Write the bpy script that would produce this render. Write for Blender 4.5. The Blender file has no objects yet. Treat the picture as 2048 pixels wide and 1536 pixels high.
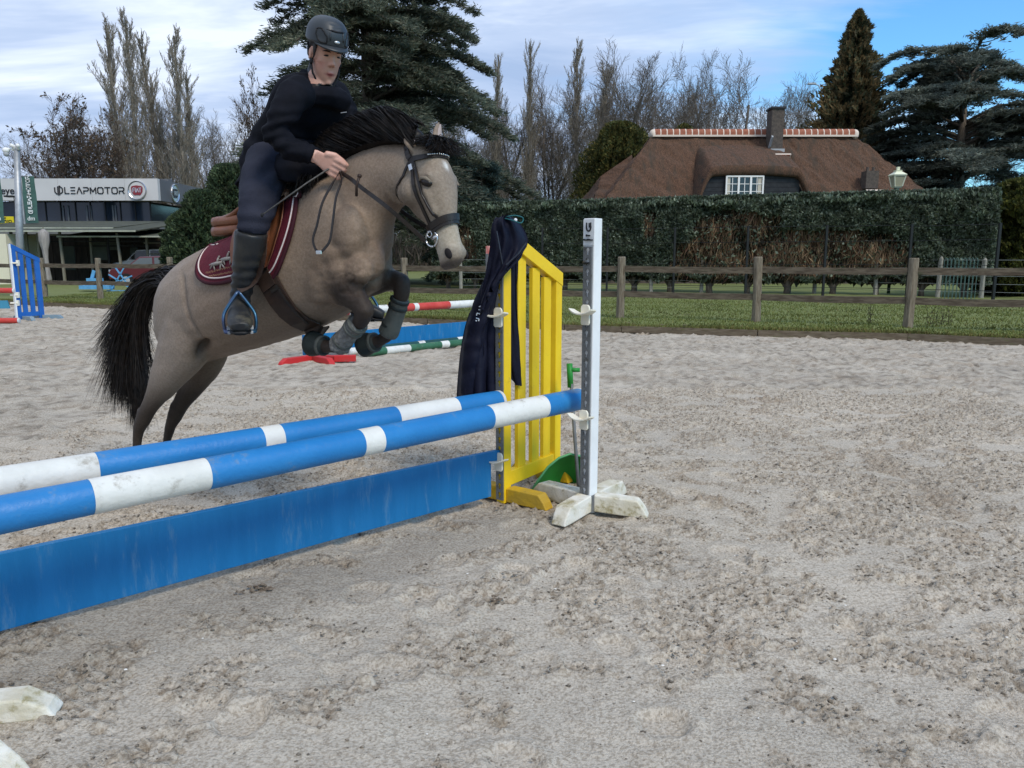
import bpy, bmesh, math, random
import numpy as np
from mathutils import Vector, Matrix

# ------------------------------------------------------------------ camera, sky, sun, exposure
sc = bpy.context.scene
CAMH, FPX, PITCH = 1.30, 1538.0, math.radians(9.27)
cam_d = bpy.data.cameras.new('camera'); cam = bpy.data.objects.new('camera', cam_d)
sc.collection.objects.link(cam); sc.camera = cam
cam.location = (0, 0, CAMH); cam.rotation_euler = (math.radians(90) - PITCH, 0, 0)
cam_d.sensor_width = 36.0; cam_d.lens = 36.0 * FPX / 2048.0
cam_d.clip_start = 0.05; cam_d.clip_end = 3000
sc.render.resolution_x, sc.render.resolution_y = 1024, 768

SUN_EL, SUN_AZ = math.radians(47), math.radians(142)      # azimuth clockwise from +Y
world = bpy.data.worlds.new('World'); sc.world = world; world.use_nodes = True
nt = world.node_tree; nt.nodes.clear()
def wn(t, **k):
    n = nt.nodes.new(t)
    for a, b in k.items(): setattr(n, a, b)
    return n
L = nt.links.new
wout = wn('ShaderNodeOutputWorld'); bg = wn('ShaderNodeBackground'); bg.inputs[1].default_value = 0.1
sky = wn('ShaderNodeTexSky', sky_type='NISHITA'); sky.sun_disc = False
sky.sun_elevation = SUN_EL; sky.sun_rotation = SUN_AZ
sky.air_density = 1.0; sky.dust_density = 0.4; sky.ozone_density = 2.0
tc = wn('ShaderNodeTexCoord'); sx = wn('ShaderNodeSeparateXYZ'); L(tc.outputs['Generated'], sx.inputs[0])
def wm(op, a, b=None, c=None):
    n = wn('ShaderNodeMath', operation=op)
    for i, v in enumerate((a, b, c)):
        if v is None: continue
        if isinstance(v, (int, float)): n.inputs[i].default_value = v
        else: L(v, n.inputs[i])
    return n.outputs[0]
den = wm('ADD', wm('MAXIMUM', sx.outputs[2], 0.0), 0.12)
cu = wm('DIVIDE', sx.outputs[0], den); cv = wm('DIVIDE', sx.outputs[1], den)
cmb = wn('ShaderNodeCombineXYZ'); L(cu, cmb.inputs[0]); L(cv, cmb.inputs[1])
def wnoise(scale, detail, rough, loc, sc3=(1, 1, 1), dist=0.0):
    mp = wn('ShaderNodeMapping'); L(cmb.outputs[0], mp.inputs[0])
    mp.inputs['Location'].default_value = loc; mp.inputs['Scale'].default_value = sc3
    n = wn('ShaderNodeTexNoise'); L(mp.outputs[0], n.inputs['Vector'])
    n.inputs['Scale'].default_value = scale; n.inputs['Detail'].default_value = detail
    n.inputs['Roughness'].default_value = rough; n.inputs['Distortion'].default_value = dist
    return n.outputs[0]
def wramp(x, stops):
    r = wn('ShaderNodeValToRGB'); L(x, r.inputs[0]); e = r.color_ramp.elements
    while len(e) < len(stops): e.new(0.5)
    for el, (p, c) in zip(e, stops):
        el.position = p; el.color = (c, c, c, 1) if isinstance(c, (int, float)) else (*c, 1)
    return r.outputs[0]
big = wnoise(0.42, 5, 0.55, (3.1, 1.7, 0), (1.0, 1.5, 1), 0.3)
wisp = wnoise(1.5, 7, 0.6, (0.4, 5.2, 0), (0.6, 1.9, 1), 0.5)
side = wm('MULTIPLY', wm('ADD', sx.outputs[0], -0.12), 0.55)         # fewer clouds to the east
cover = wm('SUBTRACT', wm('ADD', wm('MULTIPLY', big, 0.75), wm('MULTIPLY', wisp, 0.35)), side)
mask = wramp(cover, [(0.36, 0.0), (0.50, 0.72), (0.66, 1.0)])
shade = wnoise(0.9, 6, 0.6, (7.0, 2.0, 0), (0.7, 1.5, 1), 0.4)
ccol = wramp(shade, [(0.34, (0.245, 0.33, 0.49)), (0.50, (0.33, 0.41, 0.56)), (0.66, (0.55, 0.61, 0.71))])
cm = wn('ShaderNodeMix', data_type='RGBA', blend_type='MULTIPLY'); cm.inputs[0].default_value = 1.0
L(ccol, cm.inputs[6]); cm.inputs[7].default_value = (10, 10, 10, 1)
mx = wn('ShaderNodeMix', data_type='RGBA'); L(mask, mx.inputs[0]); L(cm.outputs[2], mx.inputs[7])
sb = wn('ShaderNodeMix', data_type='RGBA', blend_type='MULTIPLY'); sb.inputs[0].default_value = 1.0
L(sky.outputs[0], sb.inputs[6]); sb.inputs[7].default_value = (0.60, 1.05, 1.30, 1)
L(sb.outputs[2], mx.inputs[6])
L(mx.outputs[2], bg.inputs[0]); L(bg.outputs[0], wout.inputs[0])

sun_d = bpy.data.lights.new('sun', 'SUN'); sun = bpy.data.objects.new('sun', sun_d); sc.collection.objects.link(sun)
sun_d.energy = 1.5; sun_d.angle = math.radians(18); sun_d.color = (1.0, 0.90, 0.76)
sdir = Vector((math.sin(SUN_AZ) * math.cos(SUN_EL), math.cos(SUN_AZ) * math.cos(SUN_EL), math.sin(SUN_EL)))
sun.rotation_euler = sdir.to_track_quat('Z', 'Y').to_euler(); sun.location = (0, 0, 30)
sc.view_settings.view_transform = 'Standard'; sc.view_settings.look = 'None'
sc.view_settings.exposure = 0.78; sc.view_settings.gamma = 1.0
sc.view_settings.use_curve_mapping = False
sc.cycles.max_bounces = 6; sc.cycles.transparent_max_bounces = 6

# ------------------------------------------------------------------ helpers
R = random.Random(7)
ct, st = math.cos(PITCH), math.sin(PITCH)
def ray(px, py):                       # direction of the sight line through a pixel of the 2048 px photograph
    a, b = (px - 1024) / FPX, (768 - py) / FPX
    return np.array([a, ct + b * st, -st + b * ct])
def G(px, py, z=0.0):                  # point at height z
    d = ray(px, py); k = (z - CAMH) / d[2]; return np.array([0, 0, CAMH]) + d * k
def AY(px, py, y):                     # point at depth y
    d = ray(px, py); k = y / d[1]; return np.array([0, 0, CAMH]) + d * k
def unit(v): v = np.asarray(v, float); return v / (np.linalg.norm(v) + 1e-12)

MATS = {}
def material(name, c1, c2=None, scale=8.0, rough=0.7, bump=0.0, bscale=40.0, metal=0.0, attr=None,
             stretch=None, spec=0.3, detail=6, coat=0.0, sheen=0.0, mix=(0.35, 0.65), dirt=None, dscale=5.0, damt=(0.55, 0.7),
             trans=0.0, bdist=0.01):
    if name in MATS: return MATS[name]
    m = bpy.data.materials.new(name); m.use_nodes = True; t = m.node_tree; n = t.nodes; b = n['Principled BSDF']; l = t.links.new
    b.inputs['Roughness'].default_value = rough; b.inputs['Metallic'].default_value = metal
    b.inputs['Specular IOR Level'].default_value = spec
    b.inputs['Coat Weight'].default_value = coat; b.inputs['Sheen Weight'].default_value = sheen
    tcn = n.new('ShaderNodeTexCoord'); co = tcn.outputs['Object']
    if stretch:
        mp = n.new('ShaderNodeMapping'); mp.inputs['Scale'].default_value = stretch; l(co, mp.inputs[0]); co = mp.outputs[0]
    def noise(s, d=detail, r=0.6):
        x = n.new('ShaderNodeTexNoise'); x.inputs['Scale'].default_value = s; x.inputs['Detail'].default_value = d
        x.inputs['Roughness'].default_value = r; l(co, x.inputs['Vector']); return x.outputs[0]
    def mixc(f, a, bb, mode='MIX'):
        x = n.new('ShaderNodeMix'); x.data_type = 'RGBA'; x.blend_type = mode
        for i, v in ((0, f), (6, a), (7, bb)):
            if isinstance(v, (int, float)): x.inputs[i].default_value = v
            elif isinstance(v, tuple): x.inputs[i].default_value = (*v, 1)
            else: l(v, x.inputs[i])
        return x.outputs[2]
    def ramp(x, p0, p1):
        r = n.new('ShaderNodeMapRange'); r.interpolation_type = 'SMOOTHSTEP'; l(x, r.inputs[0])
        r.inputs[1].default_value = p0; r.inputs[2].default_value = p1; return r.outputs[0]
    c = c1
    if attr:
        a = n.new('ShaderNodeAttribute'); a.attribute_name = attr; c = a.outputs['Color']
        if c2 is not None: c = mixc(ramp(noise(scale), *mix), mixc(1.0, c, c1, 'MULTIPLY'), mixc(1.0, c, c2, 'MULTIPLY'))
    elif c2 is not None: c = mixc(ramp(noise(scale), *mix), c1, c2)
    if dirt is not None: c = mixc(ramp(noise(dscale, 8, 0.7), *damt), c, dirt)
    if isinstance(c, tuple): b.inputs['Base Color'].default_value = (*c, 1)
    else: l(c, b.inputs['Base Color'])
    if trans: b.inputs['Transmission Weight'].default_value = trans
    if bump:
        bp = n.new('ShaderNodeBump'); bp.inputs['Strength'].default_value = bump; bp.inputs['Distance'].default_value = bdist
        l(noise(bscale, 5), bp.inputs['Height']); l(bp.outputs[0], b.inputs['Normal'])
    MATS[name] = m; return m

class MB:
    """collects vertices and faces (with a material slot per face) for ONE mesh"""
    def __init__(s): s.v = []; s.f = []; s.m = []; s.n = 0; s.col = []
    def add(s, v, f, mi=0, col=None):
        v = np.asarray(v, float).reshape(-1, 3); s.v.append(v)
        for q in f: s.f.append(tuple(int(i) + s.n for i in q)); s.m.append(mi)
        s.col.append(np.tile(np.array(col if col is not None else (1, 1, 1), float), (len(v), 1)) if col is None or np.ndim(col) == 1 else np.asarray(col, float))
        s.n += len(v); return s
    def box(s, c, size, rz=0.0, mi=0, M=None, taper=0.0):
        x, y, z = [q / 2 for q in size]
        p = np.array([[sx_ * x, sy_ * y, sz_ * z] for sz_ in (-1, 1) for sx_, sy_ in ((-1, -1), (1, -1), (1, 1), (-1, 1))])
        if M is None:
            c_, s_ = math.cos(rz), math.sin(rz); M = np.array([[c_, -s_, 0], [s_, c_, 0], [0, 0, 1]])
        p = p @ np.asarray(M).T + np.asarray(c, float)
        return s.add(p, [(3, 2, 1, 0), (4, 5, 6, 7), (0, 1, 5, 4), (1, 2, 6, 5), (2, 3, 7, 6), (3, 0, 4, 7)], mi)
    def beam(s, a, b, w, h, mi=0, up=(0, 0, 1)):            # box from a to b, w sideways, h along up
        a, b = np.asarray(a, float), np.asarray(b, float); d = unit(b - a); sd = unit(np.cross(d, up)); u = np.cross(sd, d)
        return s.box((a + b) / 2, (np.linalg.norm(b - a), w, h), M=np.stack([d, sd, u], 1), mi=mi)
    def rings(s, rings, mi=0, cap=True, close=True, col=None):
        k = len(rings[0]); n = len(rings); v = np.concatenate(rings); f = []
        for i in range(n - 1):
            for j in range(k if close else k - 1):
                j2 = (j + 1) % k; f.append((i * k + j, i * k + j2, (i + 1) * k + j2, (i + 1) * k + j))
        if cap and close: f.append(tuple(range(k))[::-1]); f.append(tuple((n - 1) * k + j for j in range(k)))
        return s.add(v, f, mi, col)
    def tube(s, pts, rad, k=8, mi=0, cap=True, flat=1.0, side=None, mis=None):
        pts = [np.asarray(p, float) for p in pts]; n = len(pts)
        if np.isscalar(rad): rad = [rad] * n
        T = [unit(pts[min(i + 1, n - 1)] - pts[max(i - 1, 0)]) for i in range(n)]
        x = np.cross(T[0], side if side is not None else ((0, 0, 1) if abs(T[0][2]) < 0.9 else (1, 0, 0))); x = unit(x)
        rr = []
        for i in range(n):
            x = unit(x - T[i] * np.dot(x, T[i])) if side is None else unit(np.cross(T[i], side)); y = np.cross(T[i], x)
            a = np.linspace(0, 2 * math.pi, k, endpoint=False)
            rr.append(pts[i] + (np.outer(np.cos(a), x) * flat + np.outer(np.sin(a), y)) * rad[i])
        if mis is None: return s.rings(rr, mi, cap)
        for i in range(n - 1): s.rings(rr[i:i + 2], mis[i], cap=False)
        s.rings([rr[0] , rr[0] * 0.999 + pts[0] * 0.001], mis[0]); s.rings([rr[-1], rr[-1] * 0.999 + pts[-1] * 0.001], mis[-1])
        return s
    def sphere(s, c, r, k=12, n=8, mi=0, M=None):
        r = np.array([r] * 3 if np.isscalar(r) else r, float); rr = []
        for i in range(n + 1):
            t = math.pi * (0.02 + 0.96 * i / n); a = np.linspace(0, 2 * math.pi, k, endpoint=False)
            p = np.stack([np.cos(a) * math.sin(t), np.sin(a) * math.sin(t), np.full(k, -math.cos(t))], 1) * r
            if M is not None: p = p @ np.asarray(M).T
            rr.append(p + np.asarray(c, float))
        return s.rings(rr, mi)
    def prism(s, poly, d, mi=0):                            # poly: planar 3D points, extruded by vector d
        poly = np.asarray(poly, float); k = len(poly); v = np.concatenate([poly, poly + np.asarray(d, float)])
        f = [tuple(range(k))[::-1], tuple(range(k, 2 * k))] + [(j, (j + 1) % k, k + (j + 1) % k, k + j) for j in range(k)]
        return s.add(v, f, mi)
    def arrays(s):
        return (np.concatenate(s.v) if s.v else np.zeros((0, 3))), s.f, s.m, np.concatenate(s.col)

COL = sc.collection
def world_loc(o):
    p = np.zeros(3)
    while o is not None: p += np.array(o.location); o = o.parent
    return p
def mesh_from(name, v, f, mats=(), mi=None, smooth=False, col=None):
    me = bpy.data.meshes.new(name); me.from_pydata(np.asarray(v).tolist(), [], f); me.update()
    for m in mats: me.materials.append(m)
    if mi is not None and len(mats) > 1: me.polygons.foreach_set('material_index', np.asarray(mi, dtype=np.int32))
    if smooth is True: me.polygons.foreach_set('use_smooth', [True] * len(me.polygons))
    if col is not None:
        a = me.color_attributes.new('Col', 'FLOAT_COLOR', 'POINT'); c4 = np.ones((len(v), 4)); c4[:, :3] = col
        a.data.foreach_set('color', c4.ravel())
    return me
def tag(o, label=None, cat=None, group=None, kind=None):
    if label: o['label'] = label
    if cat: o['category'] = cat
    if group: o['group'] = group
    if kind: o['kind'] = kind
    return o
def thing(name, label, cat, loc=(0, 0, 0), group=None, rz=0.0):
    o = bpy.data.objects.new(name, None); COL.objects.link(o); o.location = [float(q) for q in loc]; o.rotation_euler = (0, 0, rz)
    o.empty_display_size = 0.2
    return tag(o, label, cat, group)
def build(name, mb, mats, parent=None, smooth=False, local=False, use_col=False, bevel=0.0):
    """links the collected geometry as ONE object; vertices are in world space unless local"""
    v, f, mi, col = mb.arrays()
    if not isinstance(mats, (list, tuple)): mats = [mats]
    if local: loc = np.zeros(3); org = np.zeros(3)
    elif parent is not None: org = world_loc(parent); loc = np.zeros(3)
    else: org = np.array([(v[:, 0].min() + v[:, 0].max()) / 2, (v[:, 1].min() + v[:, 1].max()) / 2, v[:, 2].min()]); loc = org
    me = mesh_from(name, v - org, f, mats, mi, smooth, col if use_col else None)
    o = bpy.data.objects.new(name, me); COL.objects.link(o); o.location = [float(q) for q in loc]
    if parent is not None: o.parent = parent
    if bevel:
        bv = o.modifiers.new('bevel', 'BEVEL'); bv.width = bevel; bv.segments = 2; bv.limit_method = 'ANGLE'; bv.angle_limit = math.radians(40)
    return o
def link_mesh(name, me, parent=None, loc=(0, 0, 0), rz=0.0):
    o = bpy.data.objects.new(name, me); COL.objects.link(o); o.location = [float(q) for q in loc]; o.rotation_euler = (0, 0, rz)
    if parent is not None: o.parent = parent
    return o
def copy_tree(o, loc=None, rz=None, label=None, parent=None, scale=None):
    c = o.copy(); COL.objects.link(c); c.parent = parent
    if loc is not None: c.location = [float(q) for q in loc]
    if rz is not None: c.rotation_euler = (0, 0, rz)
    if scale is not None: c.scale = scale
    if label: c['label'] = label
    for ch in list(o.children): copy_tree(ch, parent=c)
    return c
def fuse(mb, voxel, it=6, name='body', fac=0.5):
    """welds overlapping closed pieces into one continuous skin"""
    v, f, mi, col = mb.arrays(); me = mesh_from('tmp', v, f); o = bpy.data.objects.new('tmp', me); COL.objects.link(o)
    r = o.modifiers.new('r', 'REMESH'); r.mode = 'VOXEL'; r.voxel_size = voxel; r.adaptivity = 0
    s_ = o.modifiers.new('s', 'SMOOTH'); s_.factor = fac; s_.iterations = it
    dg = bpy.context.evaluated_depsgraph_get(); dg.update()
    ev = bpy.data.meshes.new_from_object(o.evaluated_get(dg)); bpy.data.objects.remove(o); bpy.data.meshes.remove(me)
    n = len(ev.vertices); vv = np.empty(n * 3); ev.vertices.foreach_get('co', vv); vv = vv.reshape(-1, 3)
    nn = np.empty(n * 3); ev.vertices.foreach_get('normal', nn); nn = nn.reshape(-1, 3)
    ff = [tuple(p.vertices) for p in ev.polygons]; bpy.data.meshes.remove(ev)
    return vv, ff, nn
def put(name, v, f, mats, parent=None, col=None, smooth=True):
    v = np.asarray(v); org = world_loc(parent) if parent is not None else np.array([(v[:, 0].min() + v[:, 0].max()) / 2, (v[:, 1].min() + v[:, 1].max()) / 2, v[:, 2].min()])
    if not isinstance(mats, (list, tuple)): mats = [mats]
    me = mesh_from(name, v - org, f, mats, None, smooth, col); o = bpy.data.objects.new(name, me); COL.objects.link(o)
    if parent is not None: o.parent = parent
    else: o.location = [float(q) for q in org]
    return o

# vectorised gradient noise
_rs = np.random.RandomState(11); _perm = _rs.permutation(4096); _ga = _rs.rand(4096) * 2 * math.pi
def pn2(x, y, seed=0):
    x = np.asarray(x, float) + seed * 17.31; y = np.asarray(y, float) + seed * 9.77
    xi, yi = np.floor(x).astype(int), np.floor(y).astype(int); xf, yf = x - xi, y - yi
    def g(ix, iy, fx, fy):
        a = _ga[_perm[(_perm[ix & 4095] + iy) & 4095]]; return np.cos(a) * fx + np.sin(a) * fy
    u = xf * xf * xf * (xf * (xf * 6 - 15) + 10); w = yf * yf * yf * (yf * (yf * 6 - 15) + 10)
    a = g(xi, yi, xf, yf) * (1 - u) + g(xi + 1, yi, xf - 1, yf) * u
    b = g(xi, yi + 1, xf, yf - 1) * (1 - u) + g(xi + 1, yi + 1, xf - 1, yf - 1) * u
    return (a * (1 - w) + b * w) * 1.5
def fbm(x, y, seed=0, o=4, gain=0.5):
    s = 0; a = 1
    for i in range(o): s = s + a * pn2(x, y, seed + i * 3); x = x * 2.03; y = y * 2.03; a *= gain
    return s
def pn3(p, seed=0):                    # cheap 3D noise from three planes
    return (pn2(p[:, 0], p[:, 1] + 0.7 * p[:, 2], seed) + pn2(p[:, 1], p[:, 2] - 0.6 * p[:, 0], seed + 5) + pn2(p[:, 2], p[:, 0] + 0.5 * p[:, 1], seed + 9)) / 1.8
def sstep(a, b, x): t = np.clip((np.asarray(x) - a) / (b - a), 0, 1); return t * t * (3 - 2 * t)

def fill_mesh(name, v, tri, mats, tint=None, parent=None, loc=(0, 0, 0), mi=None, smooth=False):
    """fast path for big triangle or quad meshes held in numpy arrays"""
    me = bpy.data.meshes.new(name); nv = len(v); nf, k = tri.shape
    me.vertices.add(nv); me.vertices.foreach_set('co', np.asarray(v, np.float32).ravel())
    me.loops.add(nf * k); me.loops.foreach_set('vertex_index', tri.astype(np.int32).ravel())
    me.polygons.add(nf); me.polygons.foreach_set('loop_start', np.arange(0, nf * k, k, dtype=np.int32))
    if smooth: me.polygons.foreach_set('use_smooth', np.ones(nf, bool))
    if not isinstance(mats, (list, tuple)): mats = [mats]
    for m in mats: me.materials.append(m)
    if mi is not None: me.polygons.foreach_set('material_index', mi.astype(np.int32))
    me.update(calc_edges=True)
    if tint is not None:
        a = me.color_attributes.new('Col', 'FLOAT_COLOR', 'POINT'); c4 = np.ones((nv, 4), np.float32); c4[:, :3] = tint
        a.data.foreach_set('color', c4.ravel())
    o = bpy.data.objects.new(name, me); COL.objects.link(o); o.location = [float(q) for q in loc]
    if parent is not None: o.parent = parent
    return o
# ------------------------------------------------------------------ ground
m_field = material('field', (0.060, 0.085, 0.022), (0.085, 0.10, 0.035), scale=1.2, rough=0.95, bump=0.4, bscale=15, dirt=(0.07, 0.055, 0.035), dscale=0.5)
m_sand = material('arena_sand', (1, 1, 1), (0.66, 0.63, 0.60), scale=95, rough=0.95, bump=0.9, bscale=150, attr='Col', spec=0.1, detail=6, mix=(0.42, 0.62))
def sand_fields(x, y):
    # the wind-dried crust lies smooth, hooves have torn it into crumbs
    wx = x + 0.25 * fbm(x * 1.1, y * 1.1, 40, 2); wy = y + 0.25 * fbm(x * 1.1, y * 1.1, 45, 2)
    a = fbm(wx * 1.05, wy * 1.3, 1, 3); b = fbm(wx * 3.6, wy * 4.6, 5, 3)
    c0 = 0.56 + 0.42 * a + 0.60 * b + 0.12 * sstep(0.0, 2.5, x) - 0.22 * sstep(1.2, -1.2, x) * sstep(4.0, 2.6, y) + 0.12 * sstep(4.0, 7.0, y)
    rough = sstep(0.36, 0.72, c0)
    lum = fbm(x * 11, y * 13, 12, 3); cl = fbm(x * 26, y * 30, 20, 3)
    ridge = 1 - np.abs(fbm(x * 17, y * 24, 30, 3)) * 1.8
    h = 0.016 * fbm(x * 1.7, y * 1.7, 50, 3) + rough * (0.008 * lum + 0.011 * cl + 0.006 * ridge) + (1 - rough) * 0.0022 * lum + 0.001 * cl
    # scattered crumbs: sharp little bumps
    cr = sstep(0.42, 0.70, pn2(x * 30, y * 42, 60)) * (0.30 + rough) * 0.014; h = h + cr
    return h, rough, lum, cl, cr
def hoof(x, y, h, flat):
    for hx, hy, ang, s in HOOVES:
        c_, s_ = math.cos(ang), math.sin(ang); u = ((x - hx) * c_ + (y - hy) * s_) / (0.075 * s); w = (-(x - hx) * s_ + (y - hy) * c_) / (0.065 * s)
        r = np.sqrt(u * u + w * w); r = r + .22 * fbm(x * 14, y * 14, 44, 2); k = sstep(1.15, 0.75, r); h = h * (1 - 0.65 * k) - 0.012 * k + 0.007 * np.exp(-((r - 1.25) / 0.3) ** 2); flat[:] = np.maximum(flat, k * 0.75)
    return h
HOOVES = [(R.uniform(-1.2, 3.6), R.uniform(1.75, 6.2), R.uniform(0, 3.1), R.uniform(0.9, 1.3)) for _ in range(95)]
def sand_sheet(name, x0, x1, y0, y1, d, near, z0=0.0):
    nx, ny = int((x1 - x0) / d) + 1, int((y1 - y0) / d) + 1
    X, Y = np.meshgrid(np.linspace(x0, x1, nx), np.linspace(y0, y1, ny)); X = X.ravel(); Y = Y.ravel()
    h, rough, lum, cl, cr = sand_fields(X, Y); flat = np.zeros(len(X))
    if near: h = hoof(X, Y, h, flat)
    else: h = h * 1.5 - 0.004
    rough = rough * (1 - flat)
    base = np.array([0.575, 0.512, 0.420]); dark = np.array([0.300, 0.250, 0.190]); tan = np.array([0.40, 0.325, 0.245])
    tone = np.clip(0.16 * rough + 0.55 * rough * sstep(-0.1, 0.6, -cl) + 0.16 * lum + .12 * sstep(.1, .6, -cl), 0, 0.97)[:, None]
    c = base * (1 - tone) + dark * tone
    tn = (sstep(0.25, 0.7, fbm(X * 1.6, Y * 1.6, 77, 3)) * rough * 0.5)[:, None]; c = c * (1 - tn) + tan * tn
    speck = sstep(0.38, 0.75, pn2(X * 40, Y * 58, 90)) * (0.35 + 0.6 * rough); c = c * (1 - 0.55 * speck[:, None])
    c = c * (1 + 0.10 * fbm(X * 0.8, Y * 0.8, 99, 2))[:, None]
    jump_strip = sstep(0.45, 0.0, np.abs((X + 0.10) * 0.69 - (Y - 4.0) * 0.73 - 0.25)) * sstep(0.6, 0.2, X) * 0.22      # sand darkened in a soft strip along the jump
    c = c * (1 - jump_strip[:, None])
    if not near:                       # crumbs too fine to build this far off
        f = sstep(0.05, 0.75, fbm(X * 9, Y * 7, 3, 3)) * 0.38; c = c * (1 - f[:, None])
        edge = sstep(0.0, 0.25, np.minimum.reduce([X - NX0 + 0.15, NX1 + 0.15 - X, Y - NY0 + 0.15, NY1 + 0.15 - Y])); h = h - 0.06 * edge * 0
    I = (np.arange(ny - 1)[:, None] * nx + np.arange(nx - 1)[None, :]).ravel()
    q = np.stack([I, I + 1, I + nx + 1, I + nx], 1)
    if not near:
        cx_, cy_ = X[q].mean(1), Y[q].mean(1)
        q = q[~((cx_ > NX0 + 0.1) & (cx_ < NX1 - 0.1) & (cy_ > NY0 + 0.1) & (cy_ < NY1 - 0.1))]
        inside = (X > NX0 - 0.001) & (X < NX1 + 0.001) & (Y > NY0 - 0.001) & (Y < NY1 + 0.001); h = np.where(inside, h - 0.03, h)
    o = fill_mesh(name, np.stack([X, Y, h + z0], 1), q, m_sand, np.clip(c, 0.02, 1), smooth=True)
    return tag(o, kind='structure')
NX0, NX1, NY0, NY1 = -3.4, 4.6, 1.2, 7.6
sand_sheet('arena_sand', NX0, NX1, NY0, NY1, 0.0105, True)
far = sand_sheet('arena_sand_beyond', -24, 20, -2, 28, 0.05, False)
mb = MB(); mb.add([(-900, -60, -0.06), (900, -60, -0.06), (900, 1200, -0.06), (-900, 1200, -0.06)], [(0, 1, 2, 3)]); tag(build('ground', mb, m_field), kind='structure')

# crumbs of sand kicked loose
nC = 90000; rs = np.random.RandomState(3)
cx = rs.uniform(NX0 + .1, NX1 - .1, nC); cy = NY0 + .3 + (NY1 - NY0 - .4) * rs.rand(nC) ** 1.1
hh, ro, *_ = sand_fields(cx, cy); keep = rs.rand(nC) < (0.05 + 0.80 * ro); cx, cy, hh = cx[keep], cy[keep], hh[keep]; n = len(cx)
ico = np.array([(0, 0, 1), (.9, 0, .1), (.2, .9, .15), (-.8, .5, 0), (-.7, -.6, .1), (.3, -.9, 0), (0, 0, -.6)], float)
icf = np.array([(0, 1, 2), (0, 2, 3), (0, 3, 4), (0, 4, 5), (0, 5, 1), (6, 2, 1), (6, 3, 2), (6, 4, 3), (6, 5, 4), (6, 1, 5)])
sz = 0.0022 + 0.0052 * rs.rand(n) ** 3.6; a = rs.rand(n) * 6.28; jit = 1 + 0.5 * (rs.rand(n, 7, 3) - 0.5)
P = ico[None] * jit * sz[:, None, None] * np.array([1.5, 1.0, 0.75]); ca, sa = np.cos(a)[:, None], np.sin(a)[:, None]
V = np.stack([P[..., 0] * ca - P[..., 1] * sa + cx[:, None], P[..., 0] * sa + P[..., 1] * ca + cy[:, None], P[..., 2] + (hh + sz * 0.25)[:, None]], -1)
F = (icf[None] + 7 * np.arange(n)[:, None, None]).reshape(-1, 3)
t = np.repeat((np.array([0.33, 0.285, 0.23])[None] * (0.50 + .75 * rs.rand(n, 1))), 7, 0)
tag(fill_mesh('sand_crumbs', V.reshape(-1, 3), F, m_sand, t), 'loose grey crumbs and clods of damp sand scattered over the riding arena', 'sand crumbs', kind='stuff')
# a few shell chips that catch the light
mb = MB()
for _ in range(90):
    x, y = R.uniform(-1.5, 4), R.uniform(1.8, 6.5); h = float(sand_fields(np.array([x]), np.array([y]))[0][0]); r = R.uniform(0.003, 0.007)
    mb.sphere((x, y, h + 0.004), (r, r * .7, r * .4), 6, 4)
m_chip = material('shell_chip', (0.75, 0.72, 0.66), rough=0.5)
tag(build('shell_chips', mb, m_chip), 'tiny white shell chips lying in the grey sand', 'shell chips', kind='stuff')
# droppings-coloured tufts: dark scraps of torn footing
mb = MB()
for px, py, s in ((522, 1182, .034), (995, 1205, .022), (565, 855, .04), (480, 1190, .015)):
    g = G(px, py)
    for _ in range(26):
        a_ = R.uniform(0, 6.28); r_ = s * R.random() ** .6; c0 = (g[0] + r_ * math.cos(a_) * 1.6, g[1] + r_ * math.sin(a_), R.uniform(0.0, 0.022)); d = s * R.uniform(.1, .28)
        mb.sphere(c0, (d * 1.5, d * .8, d * .6), 6, 4)
m_scrap = material('torn_footing', (0.12, 0.09, 0.065), (0.20, 0.16, 0.12), scale=60, rough=0.9)
tag(build('torn_footing', mb, m_scrap), 'dark brown crumbled scraps lying on the grey arena sand', 'scraps', kind='stuff')

# ------------------------------------------------------------------ grass strip behind the kerb board
KERB = [G(2300, 700), G(2048, 692), G(1815, 680.5), G(1515, 673), G(1243, 665), G(1130, 661)]
d_ = unit(np.array([-0.886, 0.463, 0])); KERB += [KERB[-1] + d_ * k for k in (3, 6, 9, 12, 16, 24)]
KERB = [KERB[0] + np.array([7.0, -2.1, 0])] + KERB
kx = [p[0] for p in KERB][::-1]; ky = [p[1] for p in KERB][::-1]
def kerb_y(x): return np.interp(x, kx, ky)
m_lawn = material('lawn_turf', (0.135, 0.160, 0.048), (0.160, 0.180, 0.060), scale=3.0, rough=0.95, bump=0.6, bscale=30, dirt=(0.10, 0.095, 0.04), dscale=1.6)
nx, ny = 260, 80; xs = np.linspace(-26, 22, nx); tt = np.linspace(0, 1, ny)
X = np.repeat(xs[None], ny, 0); Y = kerb_y(X) + 0.06 + tt[:, None] ** 1.5 * 60; Z = 0.095 + 0.03 * fbm(X * .5, Y * .5, 8, 3) * (1 + 0 * Y) - 0.02
I = (np.arange(ny - 1)[:, None] * nx + np.arange(nx - 1)[None, :]).ravel()
tag(fill_mesh('lawn', np.stack([X.ravel(), Y.ravel(), Z.ravel()], 1), np.stack([I, I + 1, I + nx + 1, I + nx], 1), m_lawn, smooth=True), kind='structure')
def lawn_z(x, y): return 0.075 + 0.03 * fbm(np.asarray(x) * .5, np.asarray(y) * .5, 8, 3)
m_kerb = material('kerb_wood', (0.10, 0.075, 0.05), (0.16, 0.13, 0.09), scale=6, rough=0.9, stretch=(1, 1, 6), dirt=(0.09, 0.11, 0.03))
kb = thing('kerb_edging', 'low mossy brown timber edging between arena sand and grass strip', 'edging', KERB[4])
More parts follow.
